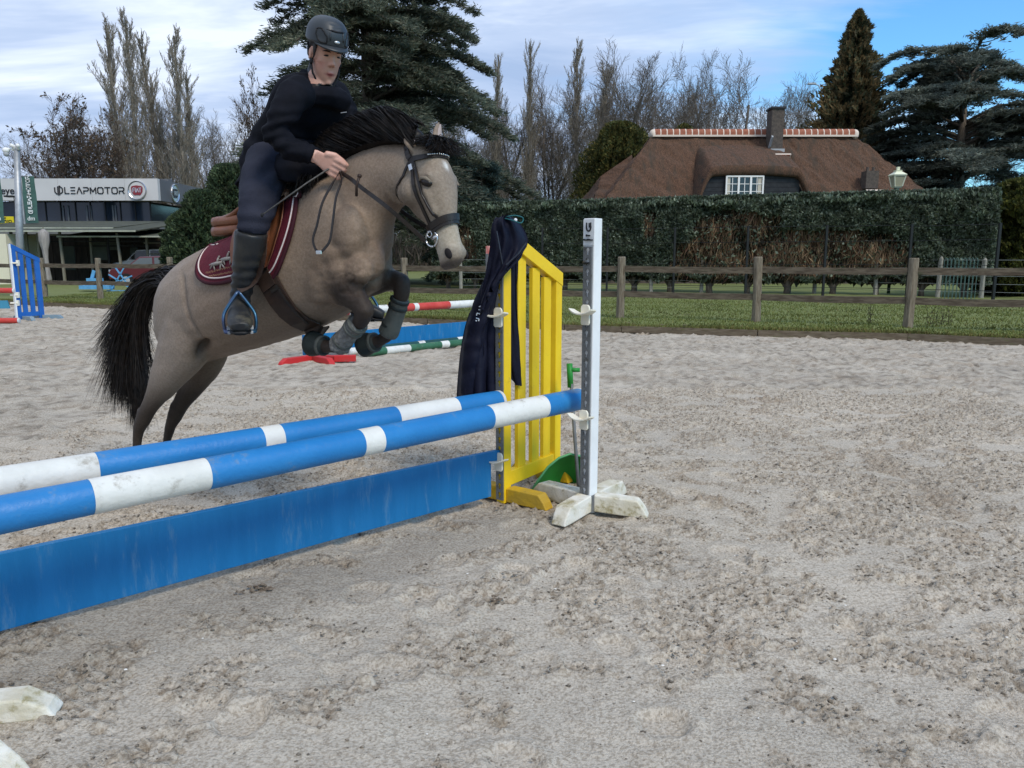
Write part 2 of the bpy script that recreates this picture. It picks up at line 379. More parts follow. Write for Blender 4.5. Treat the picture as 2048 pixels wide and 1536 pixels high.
for p, q in zip(KERB[:-1], KERB[1:]):
    nseg = max(1, int(np.linalg.norm(q - p) / 3.0))
    for i in range(nseg):
        a_, b_ = p + (q - p) * i / nseg, p + (q - p) * (i + 1) / nseg; g = (b_ - a_) * 0.003
        mb = MB(); mb.beam(a_ + g + (0, 0, .055), b_ - g + (0, 0, .055 + R.uniform(-.006, .006)), .04, .11); build('board', mb, m_kerb, kb)
# grass blades: short cut turf, mossy and ragged along the kerb
m_blade = material('grass_blade', (1, 1, 1), rough=0.95, attr='Col', spec=0.0)
nB = 170000; u = rs.rand(nB); yy = 12 + 16 * u ** 0.8; xx = rs.uniform(-15, 17, nB); yb = kerb_y(xx); y_ = yb + 0.05 + (rs.rand(nB) ** 1.4) * 13
edge = np.arange(nB) % 4 == 0; y_[edge] = yb[edge] + np.abs(rs.normal(0, .22, edge.sum())) + 0.0
h_ = np.where(edge, rs.uniform(.03, .085, nB), rs.uniform(.02, .05, nB)); w_ = np.where(edge, .014, .013) * rs.uniform(.6, 1.3, nB); a = rs.rand(nB) * 6.28
z_ = lawn_z(xx, y_); ln = rs.normal(0, .5, (nB, 2)) * h_[:, None]
V = np.stack([np.stack([xx - w_ * np.cos(a), y_ - w_ * np.sin(a), z_ - .01], -1), np.stack([xx + w_ * np.cos(a), y_ + w_ * np.sin(a), z_ - .01], -1), np.stack([xx + ln[:, 0], y_ + ln[:, 1], z_ + h_], -1)], 1)
g1, g2, yl = np.array([.125, .150, .045]), np.array([.155, .178, .060]), np.array([.18, .160, .058])
k = rs.rand(nB, 1); c = g1 * (1 - k) + g2 * k; ye = (edge & (rs.rand(nB) < .55)) | (rs.rand(nB) < .10); c[ye] = yl * (.5 + .7 * rs.rand(ye.sum(), 1))
pat = sstep(.1, .7, fbm(xx * .6, y_ * .8, 21, 3))[:, None]; c = c * (1 - .35 * pat)
tag(fill_mesh('grass', V.reshape(-1, 3), np.arange(nB * 3).reshape(-1, 3), m_blade, np.repeat(c, 3, 0)), 'short green grass with yellow mossy patches growing behind the sand', 'grass', kind='stuff')
# pale clods and dead stalks lying at the kerb
mb = MB()
for _ in range(200):
    x = R.uniform(1.5, 8.5); y = float(kerb_y(x)) + abs(R.gauss(0.3, .3)) + .05; s = R.uniform(.01, .035); mb.sphere((x, y, .085), (s * 1.6, s, s * .6), 6, 4)
m_cl = material('dry_moss', (0.16, 0.15, 0.085), (0.11, 0.10, 0.055), scale=20, rough=0.95)
tag(build('dry_moss', mb, m_cl), 'pale dry moss and dead leaves gathered along the timber edging', 'dry moss', kind='stuff')
m_weed = material('weed_stem', (0.055, 0.045, 0.025), (0.08, 0.08, 0.035), rough=0.9)
for px, py, n_, hgt, lb in ((1735, 655, 4, .42, 'thin dark weed standing left of the third fence post'), (1865, 660, 5, .36, 'sparse dark weed growing right of the third fence post'), (1890, 656, 5, .34, 'branching dark weed in the grass right of the nearest fence post')):
    g = G(px, py); mb = MB()
    for _ in range(n_):
        p = [np.array([g[0] + R.uniform(-.1, .1), g[1] + R.uniform(-.05, .05), 0.03])]; dx = R.uniform(-.25, .25)
        for i in range(4): p.append(p[-1] + (dx * hgt * .25 + R.uniform(-.02, .02), 0, hgt / 4))
        mb.tube(p, [.006, .005, .004, .004, .003], 4)
        for i in range(6): q = p[1 + i % 4]; e = q + (R.uniform(-.07, .07), R.uniform(-.05, .05), R.uniform(0, .04)); mb.tube([q, e], [.003, .002], 3); mb.sphere(e, (.016, .012, .008), 5, 3)
    tag(build('weed', mb, m_weed), lb, 'weed')

# ------------------------------------------------------------------ post and rail fence
m_post = material('fence_post_wood', (0.13, 0.105, 0.075), (0.22, 0.185, 0.135), scale=9, rough=0.9, bump=0.7, bscale=30, stretch=(3, 3, .5), dirt=(0.075, 0.055, 0.035), dscale=7)
m_rail = material('fence_rail_wood', (0.075, 0.055, 0.038), (0.15, 0.12, 0.085), scale=7, rough=0.9, bump=0.6, bscale=30, stretch=(.6, .6, 4), dirt=(0.055, 0.06, 0.03), dscale=3)
PB = [(8.9, 13.06), (7.16, 13.9), (4.82, 15.2), (2.30, 16.35)]
dv = np.array([-.8944, .4472]); PB += [tuple(np.array(PB[3]) + dv * 2.74 * k) for k in (1, 2)]
PB += [tuple(np.array(PB[3]) + dv * q) for q in (8.3, 11.0, 13.6, 16.75, 19.5, 22.3)]
PB = [(11.4, 11.9)] + PB
fence = thing('post_and_rail_fence', 'weathered brown two rail timber fence behind the arena grass', 'fence', (*PB[3], 0))
def wood_post(x, y, h, w, rz, mat, parent, name='post', lean=0.0, tip=0.0):
    mb = MB(); rr = []; k = 10
    ph = R.uniform(0, 9)
    for i, zz in enumerate((-.1, 0, .25 * h, .5 * h, .75 * h, h - .02 - tip, h)):
        a = np.linspace(0, 2 * math.pi, k, endpoint=False); r = w / 2 * (1 + .07 * np.sin(3 * a + ph + zz * 3) + .04 * R.uniform(-1, 1)) * (1.03 - .05 * zz)
        sq = 1 / np.maximum(np.abs(np.cos(a + .3)), np.abs(np.sin(a + .3))) ** .45
        if i == 6: r = r * (.88 if not tip else .25)
        rr.append(np.stack([x + r * sq * np.cos(a + rz) + lean * zz, y + r * sq * np.sin(a + rz), np.full(k, zz) + (R.uniform(-.01, .01) if i == 6 else 0)], 1))
    mb.rings(rr); return build(name, mb, mat, parent)
for i, (x, y) in enumerate(PB): wood_post(x, y, 1.32 + R.uniform(-.02, .02), .165, .45, m_post, fence, lean=R.uniform(-.012, .012))
for (x0, y0), (x1, y1) in zip(PB[:-1], PB[1:]):
    for z in (1.08, .555):
        a_ = np.array([x0, y0, z + R.uniform(-.012, .012)]); b_ = np.array([x1, y1, z + R.uniform(-.012, .012)]); d = unit(b_ - a_); a_ = a_ + d * .075; b_ = b_ - d * .075
        mb = MB(); nseg = 6; sd = np.array([-d[1], d[0], 0]); rr = []
        for j in range(nseg + 1):
            c_ = a_ + (b_ - a_) * j / nseg + (0, 0, -.012 * math.sin(math.pi * j / nseg)); hh_ = .062 + R.uniform(-.003, .003)
            rr.append(np.array([c_ + sd * sx_ * .035 + (0, 0, sz_ * hh_) for sx_, sz_ in ((-1, -1), (-1, 1), (1, 1), (1, -1))]))
        mb.rings(rr); build('rail', mb, m_rail, fence)
# second line: pale split stakes with wire, and tall black steel posts against the hedge
m_stake = material('split_stake', (0.20, 0.19, 0.16), (0.30, 0.29, 0.25), scale=12, rough=0.9, stretch=(3, 3, .6), dirt=(0.10, 0.09, 0.06))
m_wire = material('galvanised_wire', (0.30, 0.32, 0.31), rough=0.5, metal=0.6)
stock = thing('wire_stock_fence', 'low fence of pale split stakes and thin wires before the hedge', 'fence', G(1400, 590))
SX = [(922, 583, 518), (1190, 586, 520), (1302, 588, 517), (1402, 589, 514), (1628, 592, 514), (1750, 595, 513), (1874, 598, 512), (1961, 600, 515), (2110, 604, 514)]
prev = None
for px, pb, ptp in SX:
    g = G(px, pb); h = AY(px, ptp, g[1])[2]; wood_post(g[0], g[1], h, .13, R.uniform(0, 1), m_stake, stock, 'stake', lean=R.uniform(-.05, .02), tip=.06)
    if prev is not None:
        for z in (.25, .5, .75, 1.0, 1.25):
            mb = MB(); mb.tube([prev + (0, 0, z), g + (0, 0, z)], .006, 4); build('wire', mb, m_wire, stock)
    prev = g
steel = thing('black_steel_fence', 'tall thin black steel fence posts standing against the dark hedge', 'fence', G(1490, 592))
m_black = material('black_paint', (0.012, 0.013, 0.013), rough=0.5)
prev = None
for px, pb, ptp in ((1084, 588, 455), (1213, 588, 455), (1346, 590, 455), (1490, 593, 452), (1645, 596, 450), (1812, 600, 448), (1985, 606, 446)):
    g = G(px, pb); h = AY(px, ptp, g[1])[2]; mb = MB(); mb.box((g[0], g[1], h / 2 - .05), (.07, .07, h + .1)); build('post', mb, m_black, steel)
    if prev is not None:
        for z in (.35, 1.1, 1.85, h - .03):
            mb = MB(); mb.tube([prev + (0, 0, z), g + (0, 0, z)], .009, 4); build('wire', mb, m_black, steel)
    prev = g
# bent hoop-top wire panels at the right end
g0, g1 = G(1882, 600), G(1950, 602); hoop = thing('hoop_wire_panel', 'hoop topped grey green wire panel between two pale stakes', 'fence panel', g0)
m_hoop = material('faded_green_wire', (0.10, 0.17, 0.15), rough=0.5, metal=0.3)
for i in range(9):
    a_ = g0 + (g1 - g0) * i / 9; b_ = g0 + (g1 - g0) * (i + .8) / 9; mb = MB(); n_ = 6
    mb.tube([a_ + (0, 0, .05)] + [a_ + (b_ - a_) * (.5 - .5 * math.cos(math.pi * j / n_)) + (0, 0, 1.2 + .12 * math.sin(math.pi * j / n_)) for j in range(n_ + 1)] + [b_ + (0, 0, .05)], .009, 4); build('wire_hoop', mb, m_hoop, hoop)
# ------------------------------------------------------------------ leaf-scatter helper
m_leaf = material('foliage', (1, 1, 1), rough=0.6, attr='Col', spec=0.2)
_t = m_leaf.node_tree; _tr = _t.nodes.new('ShaderNodeBsdfTranslucent'); _mx = _t.nodes.new('ShaderNodeMixShader'); _at = [q for q in _t.nodes if q.type == 'ATTRIBUTE'][0]; _mx.inputs[0].default_value = .42
_t.links.new(_at.outputs['Color'], _tr.inputs[0]); _t.links.new(_t.nodes['Principled BSDF'].outputs[0], _mx.inputs[1]); _t.links.new(_tr.outputs[0], _mx.inputs[2]); _t.links.new(_mx.outputs[0], [q for q in _t.nodes if q.type == 'OUTPUT_MATERIAL'][0].inputs[0])
m_twig = material('twig_bark', (1, 1, 1), rough=0.9, attr='Col', spec=0.15)
m_bark = material('tree_bark', (0.07, 0.055, 0.042), (0.14, 0.115, 0.09), scale=8, rough=0.95, bump=0.6, bscale=25, stretch=(3, 3, .7))
def leaves(P, N, size, wid, rs, flat=0.0):
    """P centres, N outward directions; returns triangles (two per leaf spray)"""
    n = len(P); d = N + rs.normal(0, .55, (n, 3)); d[:, 2] *= (1 - flat); d /= np.linalg.norm(d, axis=1)[:, None] + 1e-9
    s = np.cross(d, rs.normal(0, 1, (n, 3)) * (1 - flat) + np.array([0, 0, 1.0]) * flat); s /= np.linalg.norm(s, axis=1)[:, None] + 1e-9
    Ln = (size * rs.uniform(.6, 1.4, n))[:, None]; W = (wid * rs.uniform(.6, 1.4, n))[:, None]
    V = np.stack([P - d * Ln * .5, P + s * W, P + d * Ln * .5, P - s * W], 1).reshape(-1, 3)
    F = (np.array([(0, 1, 2, 3)])[None] + 4 * np.arange(n)[:, None, None]).reshape(-1, 4)
    return V, F
def tints(n, cols, rs, lo=.6, hi=1.35):
    cols = np.array(cols) * 1.35; c = cols[rs.randint(0, len(cols), n)] * rs.uniform(lo, hi, (n, 1)); return np.repeat(c, 4, 0)

# ------------------------------------------------------------------ hedge behind the fences
HA, HB = np.array([-3.2, 32.3]), np.array([15.4, 25.0]); hd = unit(HB - HA); hn = np.array([hd[1], -hd[0]]); HL = np.linalg.norm(HB - HA)
hedge = thing('tall_hedge', 'long tall clipped blue green hedge with brown dead patches', 'hedge', (*(HA + HB) / 2, 0))
rs = np.random.RandomState(5)
def hedge_surf(u, z):                                   # how far the face stands out at (along, height)
    return 0.45 + 0.22 * fbm(u * .9, z * .9, 31, 3) - 0.10 * sstep(2.6, 3.4, z)
def dead(u, z):                                         # brown bare areas
    px = u / HL
    a = 1.15 * np.exp(-((px - .60) / .075) ** 2) * sstep(.75, 1.5, z) * sstep(3.25, 2.6, z) + 1.1 * np.exp(-((px - .77) / .075) ** 2) * sstep(.8, 1.2, z) * sstep(2.5, 2.0, z)
    b = np.exp(-((px - .45) / .012) ** 2) * sstep(1.8, 2.2, z) * sstep(3.2, 2.9, z) + np.exp(-((px - .345) / .014) ** 2) * sstep(1.7, 2.1, z) * sstep(2.7, 2.4, z) + .85 * np.exp(-((px - .66) / .13) ** 2) * sstep(.55, .9, z) * sstep(2.1, 1.5, z) + .8 * np.exp(-((px - .08) / .03) ** 2) * sstep(1.0, 1.5, z) * sstep(3.0, 2.4, z)
    c = np.exp(-((px - .66) / .05) ** 2) * sstep(1.0, 1.4, z) * sstep(2.4, 1.9, z) * .8 + .42 * sstep(.42, .52, px) * sstep(.97, .88, px) * sstep(.5, .8, z) * sstep(2.3, 1.4, z) + .25 * sstep(.3, .1, px) * sstep(1.9, 1.2, z)
    return np.clip(a + b + c, 0, 1.2) + .25 * fbm(u * 1.3, z * 2, 71, 3)
n = 150000; u = rs.uniform(0, HL, n); z = .35 + 3.15 * rs.rand(n) ** .85
lift = .30 * np.abs(np.sin(u * 2.35 + .6 * np.sin(u))) ; z = np.where(z < .42 + lift, .42 + lift + rs.rand(n) * .5, z)
top = rs.rand(n) < .18; z[top] = 3.27 + .10 * fbm(u[top] * 1.2, u[top] * 0, 3, 3) + rs.normal(0, .05, top.sum())
off = np.where(top, rs.uniform(-.5, .5, n), hedge_surf(u, z) - rs.rand(n) ** 2 * .35)
dd = dead(u, z); keep = top | (rs.rand(n) > sstep(.28, .62, dd) * .95); u, z, off, top, dd = u[keep], z[keep], off[keep], top[keep], dd[keep]; n = len(u)
P = np.stack([HA[0] + hd[0] * u + hn[0] * off, HA[1] + hd[1] * u + hn[1] * off, z], 1)
N = np.tile(np.array([hn[0] * .8, hn[1] * .8, .35]), (n, 1)); N[top] = (0, 0, 1.2)
V, F = leaves(P, N, .15, .035, rs); c = tints(n, [(.085, .108, .068), (.112, .142, .100), (.066, .084, .050), (.18, .21, .16)], rs, .5, 1.4)
clump = (0.78 + .35 * sstep(-.3, .5, fbm(u * 2.2, z * 2.2, 15, 3)))
clump[top] *= 1.25
c *= np.repeat(clump, 4)[:, None]
tag(fill_mesh('foliage', V - world_loc(hedge), F, m_leaf, c, hedge), kind='stuff')
# dead brown twigs hanging in the bare areas
n = 46000; u = rs.uniform(0, HL, n); z = rs.uniform(.5, 3.25, n); dd = dead(u, z); k = rs.rand(n) < np.clip(dd * 1.3 - .1, .02, 1); u, z = u[k], z[k]; n = len(u)
off = hedge_surf(u, z) - .15 - rs.rand(n) * .45; P = np.stack([HA[0] + hd[0] * u + hn[0] * off, HA[1] + hd[1] * u + hn[1] * off, z], 1)
V, F = leaves(P, np.tile(np.array([.15, 0, 1.6]), (n, 1)), .42, .009, rs); c = tints(n, [(.20, .13, .075), (.14, .09, .055), (.26, .19, .11), (.12, .065, .045)], rs)
tag(fill_mesh('dead_twigs', V - world_loc(hedge), F, m_twig, c, hedge), kind='stuff')
# dark inner body: dense stems
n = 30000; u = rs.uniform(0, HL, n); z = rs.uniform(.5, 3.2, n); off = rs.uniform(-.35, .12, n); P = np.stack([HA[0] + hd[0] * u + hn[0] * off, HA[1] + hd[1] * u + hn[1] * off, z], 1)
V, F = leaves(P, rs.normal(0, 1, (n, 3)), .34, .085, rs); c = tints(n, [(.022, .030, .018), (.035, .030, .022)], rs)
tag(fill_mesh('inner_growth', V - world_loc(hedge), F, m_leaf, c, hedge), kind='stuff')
u = .6
while u < HL:
    p = HA + hd * u; mb = MB(); w = R.uniform(.07, .12)
    base = np.array([p[0], p[1], 0]); mb.tube([base + (0, 0, -.05), base + (R.uniform(-.04, .04), 0, .3), base + (R.uniform(-.1, .1), 0, .8), base + (R.uniform(-.15, .15), 0, 1.6)], [w * 1.2, w, w * .8, w * .5], 7)
    for s_ in (-1, 1): mb.tube([base + (0, 0, .25), base + (hd[0] * s_ * .25, hd[1] * s_ * .25, .6), base + (hd[0] * s_ * .45, hd[1] * s_ * .45, 1.1)], [w * .6, w * .5, w * .3], 6)
    build('trunk', mb, m_bark, hedge, smooth=True); u += R.uniform(1.15, 1.5)

# ------------------------------------------------------------------ dense evergreen bushes
def bush(name, label, cat, c, rx, ry, h, cols, n, size=.16, wid=.035, seed=1, pointy=.6, group=None, z0=.15, rag=.2):
    rs = np.random.RandomState(seed); th = thing(name, label, cat, (c[0], c[1], 0), group)
    a = rs.rand(n) * 2 * math.pi; t = rs.rand(n) ** .85; prof = (np.clip(1 - t, 0, 1) ** pointy) * (.75 + .25 * sstep(0, .25, t))
    bump = 1 + .34 * fbm(a * 1.6 + 3, t * 5, seed, 3) + rag * fbm(a * 5, t * 14, seed + 2, 2) + (rag - .2) * 1.3 * fbm(a * 2.5, t * 24, seed + 4, 2); rr = prof * bump * (1 - .35 * rs.rand(n) ** 2.2)
    P = np.stack([np.cos(a) * rr * rx, np.sin(a) * rr * ry, z0 + t * h], 1); N = np.stack([np.cos(a), np.sin(a), np.full(n, .9)], 1)
    V, F = leaves(P, N, size, wid, rs); cc = tints(n, cols, rs) * np.repeat(.7 + .5 * sstep(-.4, .5, fbm(a * 5, t * 12, seed + 7, 3)), 4)[:, None]
    o = fill_mesh('crown', V, F, m_leaf, cc, th); tag(o, kind='stuff')
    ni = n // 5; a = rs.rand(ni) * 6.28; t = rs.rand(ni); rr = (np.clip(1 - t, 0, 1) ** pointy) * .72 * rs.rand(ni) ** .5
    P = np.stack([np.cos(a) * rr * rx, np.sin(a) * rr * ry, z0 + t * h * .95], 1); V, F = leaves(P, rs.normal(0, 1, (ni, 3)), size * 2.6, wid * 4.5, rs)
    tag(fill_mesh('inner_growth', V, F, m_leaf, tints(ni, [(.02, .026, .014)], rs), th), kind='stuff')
    mb = MB(); mb.tube([(0, 0, -.1), (0, 0, h * .35), (0, 0, h * .8)], [rx * .09, rx * .06, rx * .02], 7); build('trunk', mb, m_bark, th, local=True)
    return th
def at(px, y): return (px - 1024) / FPX * (y * ct + .15), y
TH = [(.065, .075, .025), (.10, .10, .03), (.05, .06, .024), (.14, .115, .036)]
bush('conical_thuja', 'broad olive green conical bush rising behind the left end of the thatched roof', 'bush', at(1236, 49), 3.3, 2.8, 9.4, TH, 52000, size=.2, wid=.045, seed=21, pointy=.36)
bush('conical_thuja', 'olive green bush top showing over the ridge tiles beside the bare trees', 'bush', at(1358, 52), 2.6, 2, 9.8, TH, 12000, seed=22, pointy=.5)
bush('yew_bush', 'dark olive yew bush at the right end of the tall hedge', 'bush', (17.6, 26.0), 2.3, 1.7, 3.75, [(.055, .065, .018), (.095, .095, .022), (.04, .048, .016)], 42000, seed=23, pointy=.16)
DG = [(.055, .080, .040), (.082, .110, .052), (.038, .056, .032)]
for i, (px, y, rx, h, lb) in enumerate(((368, 31, .85, 2.9, 'small dark green bush at the corner of the car showroom'), (416, 31, 1.4, 3.8, 'rounded dark green bush behind the horse\'s saddle'), (470, 32, 1.5, 4.9, 'tall dark green bush under the big cedar, behind the rider\'s leg'), (545, 33, 1.6, 4.2, 'dark green bush under the big cedar, behind the saddle and rein hand'))):
    bush('evergreen_bush', lb, 'bush', at(px, y), rx, rx, h, DG, 15000, seed=30 + i, pointy=.33, group='dark evergreen bushes left of the hedge')
BG = [(.062, .088, .074), (.082, .112, .096), (.045, .066, .052)]

# ------------------------------------------------------------------ cedars: flat layered limbs with drooping sprays
def cedar(name, label, loc, H, Rfun, z_low, nlimb, cols, seed, sprays=90, lean=0.0, trunk_r=.45, tuft=.34, az_bias=None, droop=.25, density=1.0, up=.12):
    rs = np.random.RandomState(seed); th = thing(name, label, 'tree', (*loc, 0)); mb = MB()
    mb.tube([(0, 0, -.2), (0, 0, H * .3), (lean * H * .3, 0, H * .6), (lean * H, 0, H)], [trunk_r, trunk_r * .8, trunk_r * .5, trunk_r * .08], 10)
    VP, NP, TN = [], [], []
    for i in range(nlimb):
        t = (i + rs.rand()) / nlimb; z = z_low + (H - z_low) * t ** 1.05; az = rs.rand() * 2 * math.pi if az_bias is None else az_bias(rs)
        Lm = Rfun(t, az) * rs.uniform(.68, 1.08); d = np.array([math.cos(az), math.sin(az), 0]); sd = np.array([-d[1], d[0], 0]); rise = up * Lm * (1.0 if t < .8 else 2.2)
        pts = [np.array([lean * z * .6, 0, z]) + d * Lm * q + np.array([0, 0, rise * (2 * q - 1.55 * q * q) * (1.4 if q < .5 else 1)]) - np.array([0, 0, droop * Lm * q ** 3 * .5]) for q in (0, .25, .5, .75, 1)]
        mb.tube(pts, [trunk_r * .24 * (1.1 - t * .6), trunk_r * .17, trunk_r * .12, trunk_r * .07, .015], 5)
        layer = rs.uniform(.62, 1.3)
        for j in range(int(sprays * density * (.35 + Lm / 6))):
            q = .12 + .88 * rs.rand() ** .75; k = min(int(q * 4), 3); f = q * 4 - k; c = pts[k] * (1 - f) + pts[k + 1] * f
            ang = rs.uniform(-1, 1); w = .34 * Lm * (1.08 - q) + .25; off = ang * w
            tip = c + sd * off + d * abs(off) * .55 + np.array([0, 0, -.12 * abs(off) + rs.normal(0, .07)])
            m = 11 + int(8 * abs(off)); s = rs.rand(m)[:, None]; p = c + (tip - c) * s ** .7 + rs.normal(0, .10, (m, 3)) * np.array([1, 1, .55])
            dirn = unit(tip - c) * .7 + d * .5 + np.array([0, 0, .25]); VP.append(p); NP.append(np.tile(dirn, (m, 1))); TN.append(np.full(m, layer * rs.uniform(.8, 1.2)))
            if j % 4 == 0: mb.tube([c, tip], [.02, .007], 3)
    P = np.concatenate(VP); N = np.concatenate(NP); T = np.concatenate(TN); n = len(P)
    V, F = leaves(P, N, tuft * 1.1, tuft * .10, rs, flat=.35); c = tints(n, cols, rs, .65, 1.3) * np.repeat(T, 4)[:, None]
    tag(fill_mesh('crown', V, F, m_leaf, c, th), kind='stuff'); build('trunk', mb, m_bark, th, local=True, smooth=True); return th
x, y = float(AY(738, 250, 38)[0]), 38
cedar('cedar_tree', 'huge blue green cedar rising behind the rider, its top cut off by the frame', (x, y), 19, lambda t, a: 8.2 * (1 - t) ** .60 * (.92 + .06 * math.cos(a)) + .9, 2.4, 225,
      [(.075, .090, .062), (.100, .112, .080), (.055, .068, .048), (.15, .155, .108)], 41, sprays=84, tuft=.26, droop=.45, trunk_r=.5)
x, y = float(AY(1925, 250, 47)[0]), 47
cedar('cedar_tree', 'wide flat topped dark cedar at the right behind the thatched house', (x, y), 12.4, lambda t, a: 8.8 * (1 - .50 * t ** 1.6), 2.6, 100,
      [(.080, .092, .075), (.105, .118, .096), (.060, .070, .056), (.14, .155, .125)], 42, sprays=110, tuft=.32, droop=.2, trunk_r=.55, up=.22)
x, y = at(965, 37)
cedar('blue_spruce', 'low blue grey spruce beyond the hedge, right of the horse head', (x, y), 5.6, lambda t, a: 2.7 * (1 - t) ** .7 + .5, .6, 46, BG, 43, sprays=90, tuft=.22, trunk_r=.18, droop=.5)
x, y = at(640, 37)
cedar('blue_spruce', 'dark spruce filling the gap under the rider\'s arm', (x, y), 6.8, lambda t, a: 2.8 * (1 - t) ** .6 + .6, .6, 44, DG, 44, sprays=90, tuft=.22, trunk_r=.18, droop=.5)
bush('brown_conifer', 'tall narrow rusty brown conifer rising behind the right end of the roof', 'tree', (float(AY(1710, 150, 52)[0]), 52), 3.5, 3.0, 16.0, [(.13, .095, .045), (.17, .12, .055), (.09, .08, .042), (.07, .085, .045)], 46000, size=.42, wid=.06, seed=45, pointy=.80, z0=.8, rag=.75)
x, y = float(AY(1634, 230, 51)[0]), 51
cedar('brown_conifer', 'small rusty brown conifer left of the tall one, above the roof ridge', (x, y), 9.8, lambda t, a: 1.2 * (1 - t) ** .7 + .4, 3, 36,
      [(.12, .085, .042), (.14, .10, .046), (.07, .07, .038)], 46, sprays=60, tuft=.27, trunk_r=.16, up=.30, droop=.2)

# ------------------------------------------------------------------ bare winter trees
def bare(name, label, loc, H, kind, seed, col, group, twigs=1.0, wk=1.0, leafc=None, proto=None):
    rs = np.random.RandomState(seed); th = thing(name, label, 'tree', (*loc, 0), group)
    if proto is not None:
        for ch in proto.children: c = ch.copy(); COL.objects.link(c); c.parent = th
        th.rotation_euler = (0, 0, rs.rand() * 6.28); th.scale = (wk, wk, H / proto['height_hint']); return th
    A, B, RA, RB = [], [], [], []
    def seg(a, b, ra, rb): A.append(a); B.append(b); RA.append(ra); RB.append(rb)
    def grow(p, d, Ln, r, lev, maxlev):
        n = 4 if lev < 2 else 3; pts = [p]
        for i in range(n):
            bend = rs.normal(0, (.11 + .04 * lev) if lev or kind == 'broad' else .018, 3)
            if kind == 'poplar': bend[2] += .22 if lev > 0 else .0
            else: bend[2] += .10
            d = unit(d + bend); q = p + d * Ln / n; r2 = r * (1 - .75 * (i + 1) / n * (.5 if lev == 0 else .8)); seg(p, q, r * (1 - .75 * i / n * (.5 if lev == 0 else .8)), r2)
            p = q; pts.append(p)
        if lev >= maxlev: return
        nb = {'poplar': (78, 12, 6), 'broad': (20, 11, 10)}[kind][min(lev, 2)]
        if lev >= 1: nb = int(nb * twigs)
        for j in range(nb):
            q = (.10 if lev == 0 and kind == 'poplar' else (.28 if lev == 0 else .15)) + (.97 - (.12 if lev == 0 and kind == 'poplar' else .28 if lev == 0 else .15)) * (j + rs.rand()) / nb
            k = min(int(q * n), n - 1); c = pts[k] + (pts[k + 1] - pts[k]) * (q * n - k); az = rs.rand() * 6.28; ax = unit(np.cross(d, (math.cos(az), math.sin(az), .3)))
            an = {'poplar': (.30, .30, .36), 'broad': (.85, .70, .65)}[kind][min(lev, 2)] * rs.uniform(.7, 1.25); nd = unit(unit(d) * math.cos(an) + ax * math.sin(an))
            fr = {'poplar': (.25, .36, .5), 'broad': (.46, .46, .5)}[kind][min(lev, 2)]
            taper = (1.05 - .72 * q) if kind == 'poplar' and lev == 0 else (1.1 - .5 * q)
            grow(c, nd, Ln * fr * taper * rs.uniform(.75, 1.2), max(r * (.20 if lev == 0 and kind == 'poplar' else .26 if lev == 0 else .42) * (1.1 - .5 * q), .008), lev + 1, maxlev)
    grow(np.array([0, 0, -.2]), np.array([rs.normal(0, .03), 0, 1.0]), H * (1.03 if kind == 'poplar' else .87), H * (.0085 if kind == 'poplar' else .0105), 0, 3)
    A_, B_ = np.array(A), np.array(B); ra, rb = np.maximum(np.array(RA), .0125), np.maximum(np.array(RB), .010); n = len(A_)
    d = B_ - A_; d /= np.linalg.norm(d, axis=1)[:, None]; s = np.cross(d, rs.normal(0, 1, (n, 3))); s /= np.linalg.norm(s, axis=1)[:, None]; w = np.cross(d, s)
    V = np.zeros((n, 6, 3))
    for k in range(3):
        c, q = math.cos(k * 2.094), math.sin(k * 2.094); V[:, k] = A_ + (s * c + w * q) * ra[:, None]; V[:, 3 + k] = B_ + (s * c + w * q) * rb[:, None]
    F = (np.array([(0, 1, 4, 3), (1, 2, 5, 4), (2, 0, 3, 5)])[None] + 6 * np.arange(n)[:, None, None]).reshape(-1, 4)
    cc = np.array(col) * rs.uniform(.7, 1.3, (n, 1)); big_ = ra > .07
    def sub(mask, nm, kd):
        idx = np.where(np.repeat(mask, 3))[0]; f = F[idx]; us, inv = np.unique(f.ravel(), return_inverse=True)
        o = fill_mesh(nm, V.reshape(-1, 3)[us], inv.reshape(-1, 4), m_twig, np.repeat(cc, 6, 0)[us], th)
        if kd: o['kind'] = kd
    sub(big_, 'trunk', None); sub(~big_, 'crown', 'stuff')
    if leafc is not None:
        tip = B_[(ra < .03) & (B_[:, 2] > H * .2)]; tip = tip[rs.rand(len(tip)) < .09]; V2, F2 = leaves(np.repeat(tip, 3, 0) + rs.normal(0, .12, (len(tip) * 3, 3)), rs.normal(0, 1, (len(tip) * 3, 3)) + (0, 0, -.5), .24, .06, rs)
        tag(fill_mesh('leaves', V2, F2, m_leaf, tints(len(tip) * 3, leafc, rs), th), kind='stuff')
    th['height_hint'] = float(H); return th
PC = (.25, .22, .175); GC = (.15, .13, .11)
def hz(py, y): return AY(1024, py, y)[2]
Y1 = 66
def atp(px, py, y): return float(AY(px, py, y)[0]), y
pop = bare('poplar_tree', 'tallest bare poplar of the left group, right one of its pair', atp(256, 60, Y1), hz(48, Y1), 'poplar', 61, PC, 'bare poplars on the left')
bare('poplar_tree', 'bare poplar just left of the tallest one, above the showroom sign', atp(226, 70, Y1), hz(60, Y1), 'poplar', 62, PC, 'bare poplars on the left')
pop2 = bare('poplar_tree', 'narrow bare poplar left one of the right hand pair over the showroom', atp(315, 110, Y1 + 2), hz(90, Y1 + 2), 'poplar', 63, PC, 'bare poplars on the left')
bare('poplar_tree', 'bare poplar of the second pair, nearest to the big cedar', atp(352, 100, Y1), hz(84, Y1), 'poplar', 64, PC, 'bare poplars on the left', proto=pop)
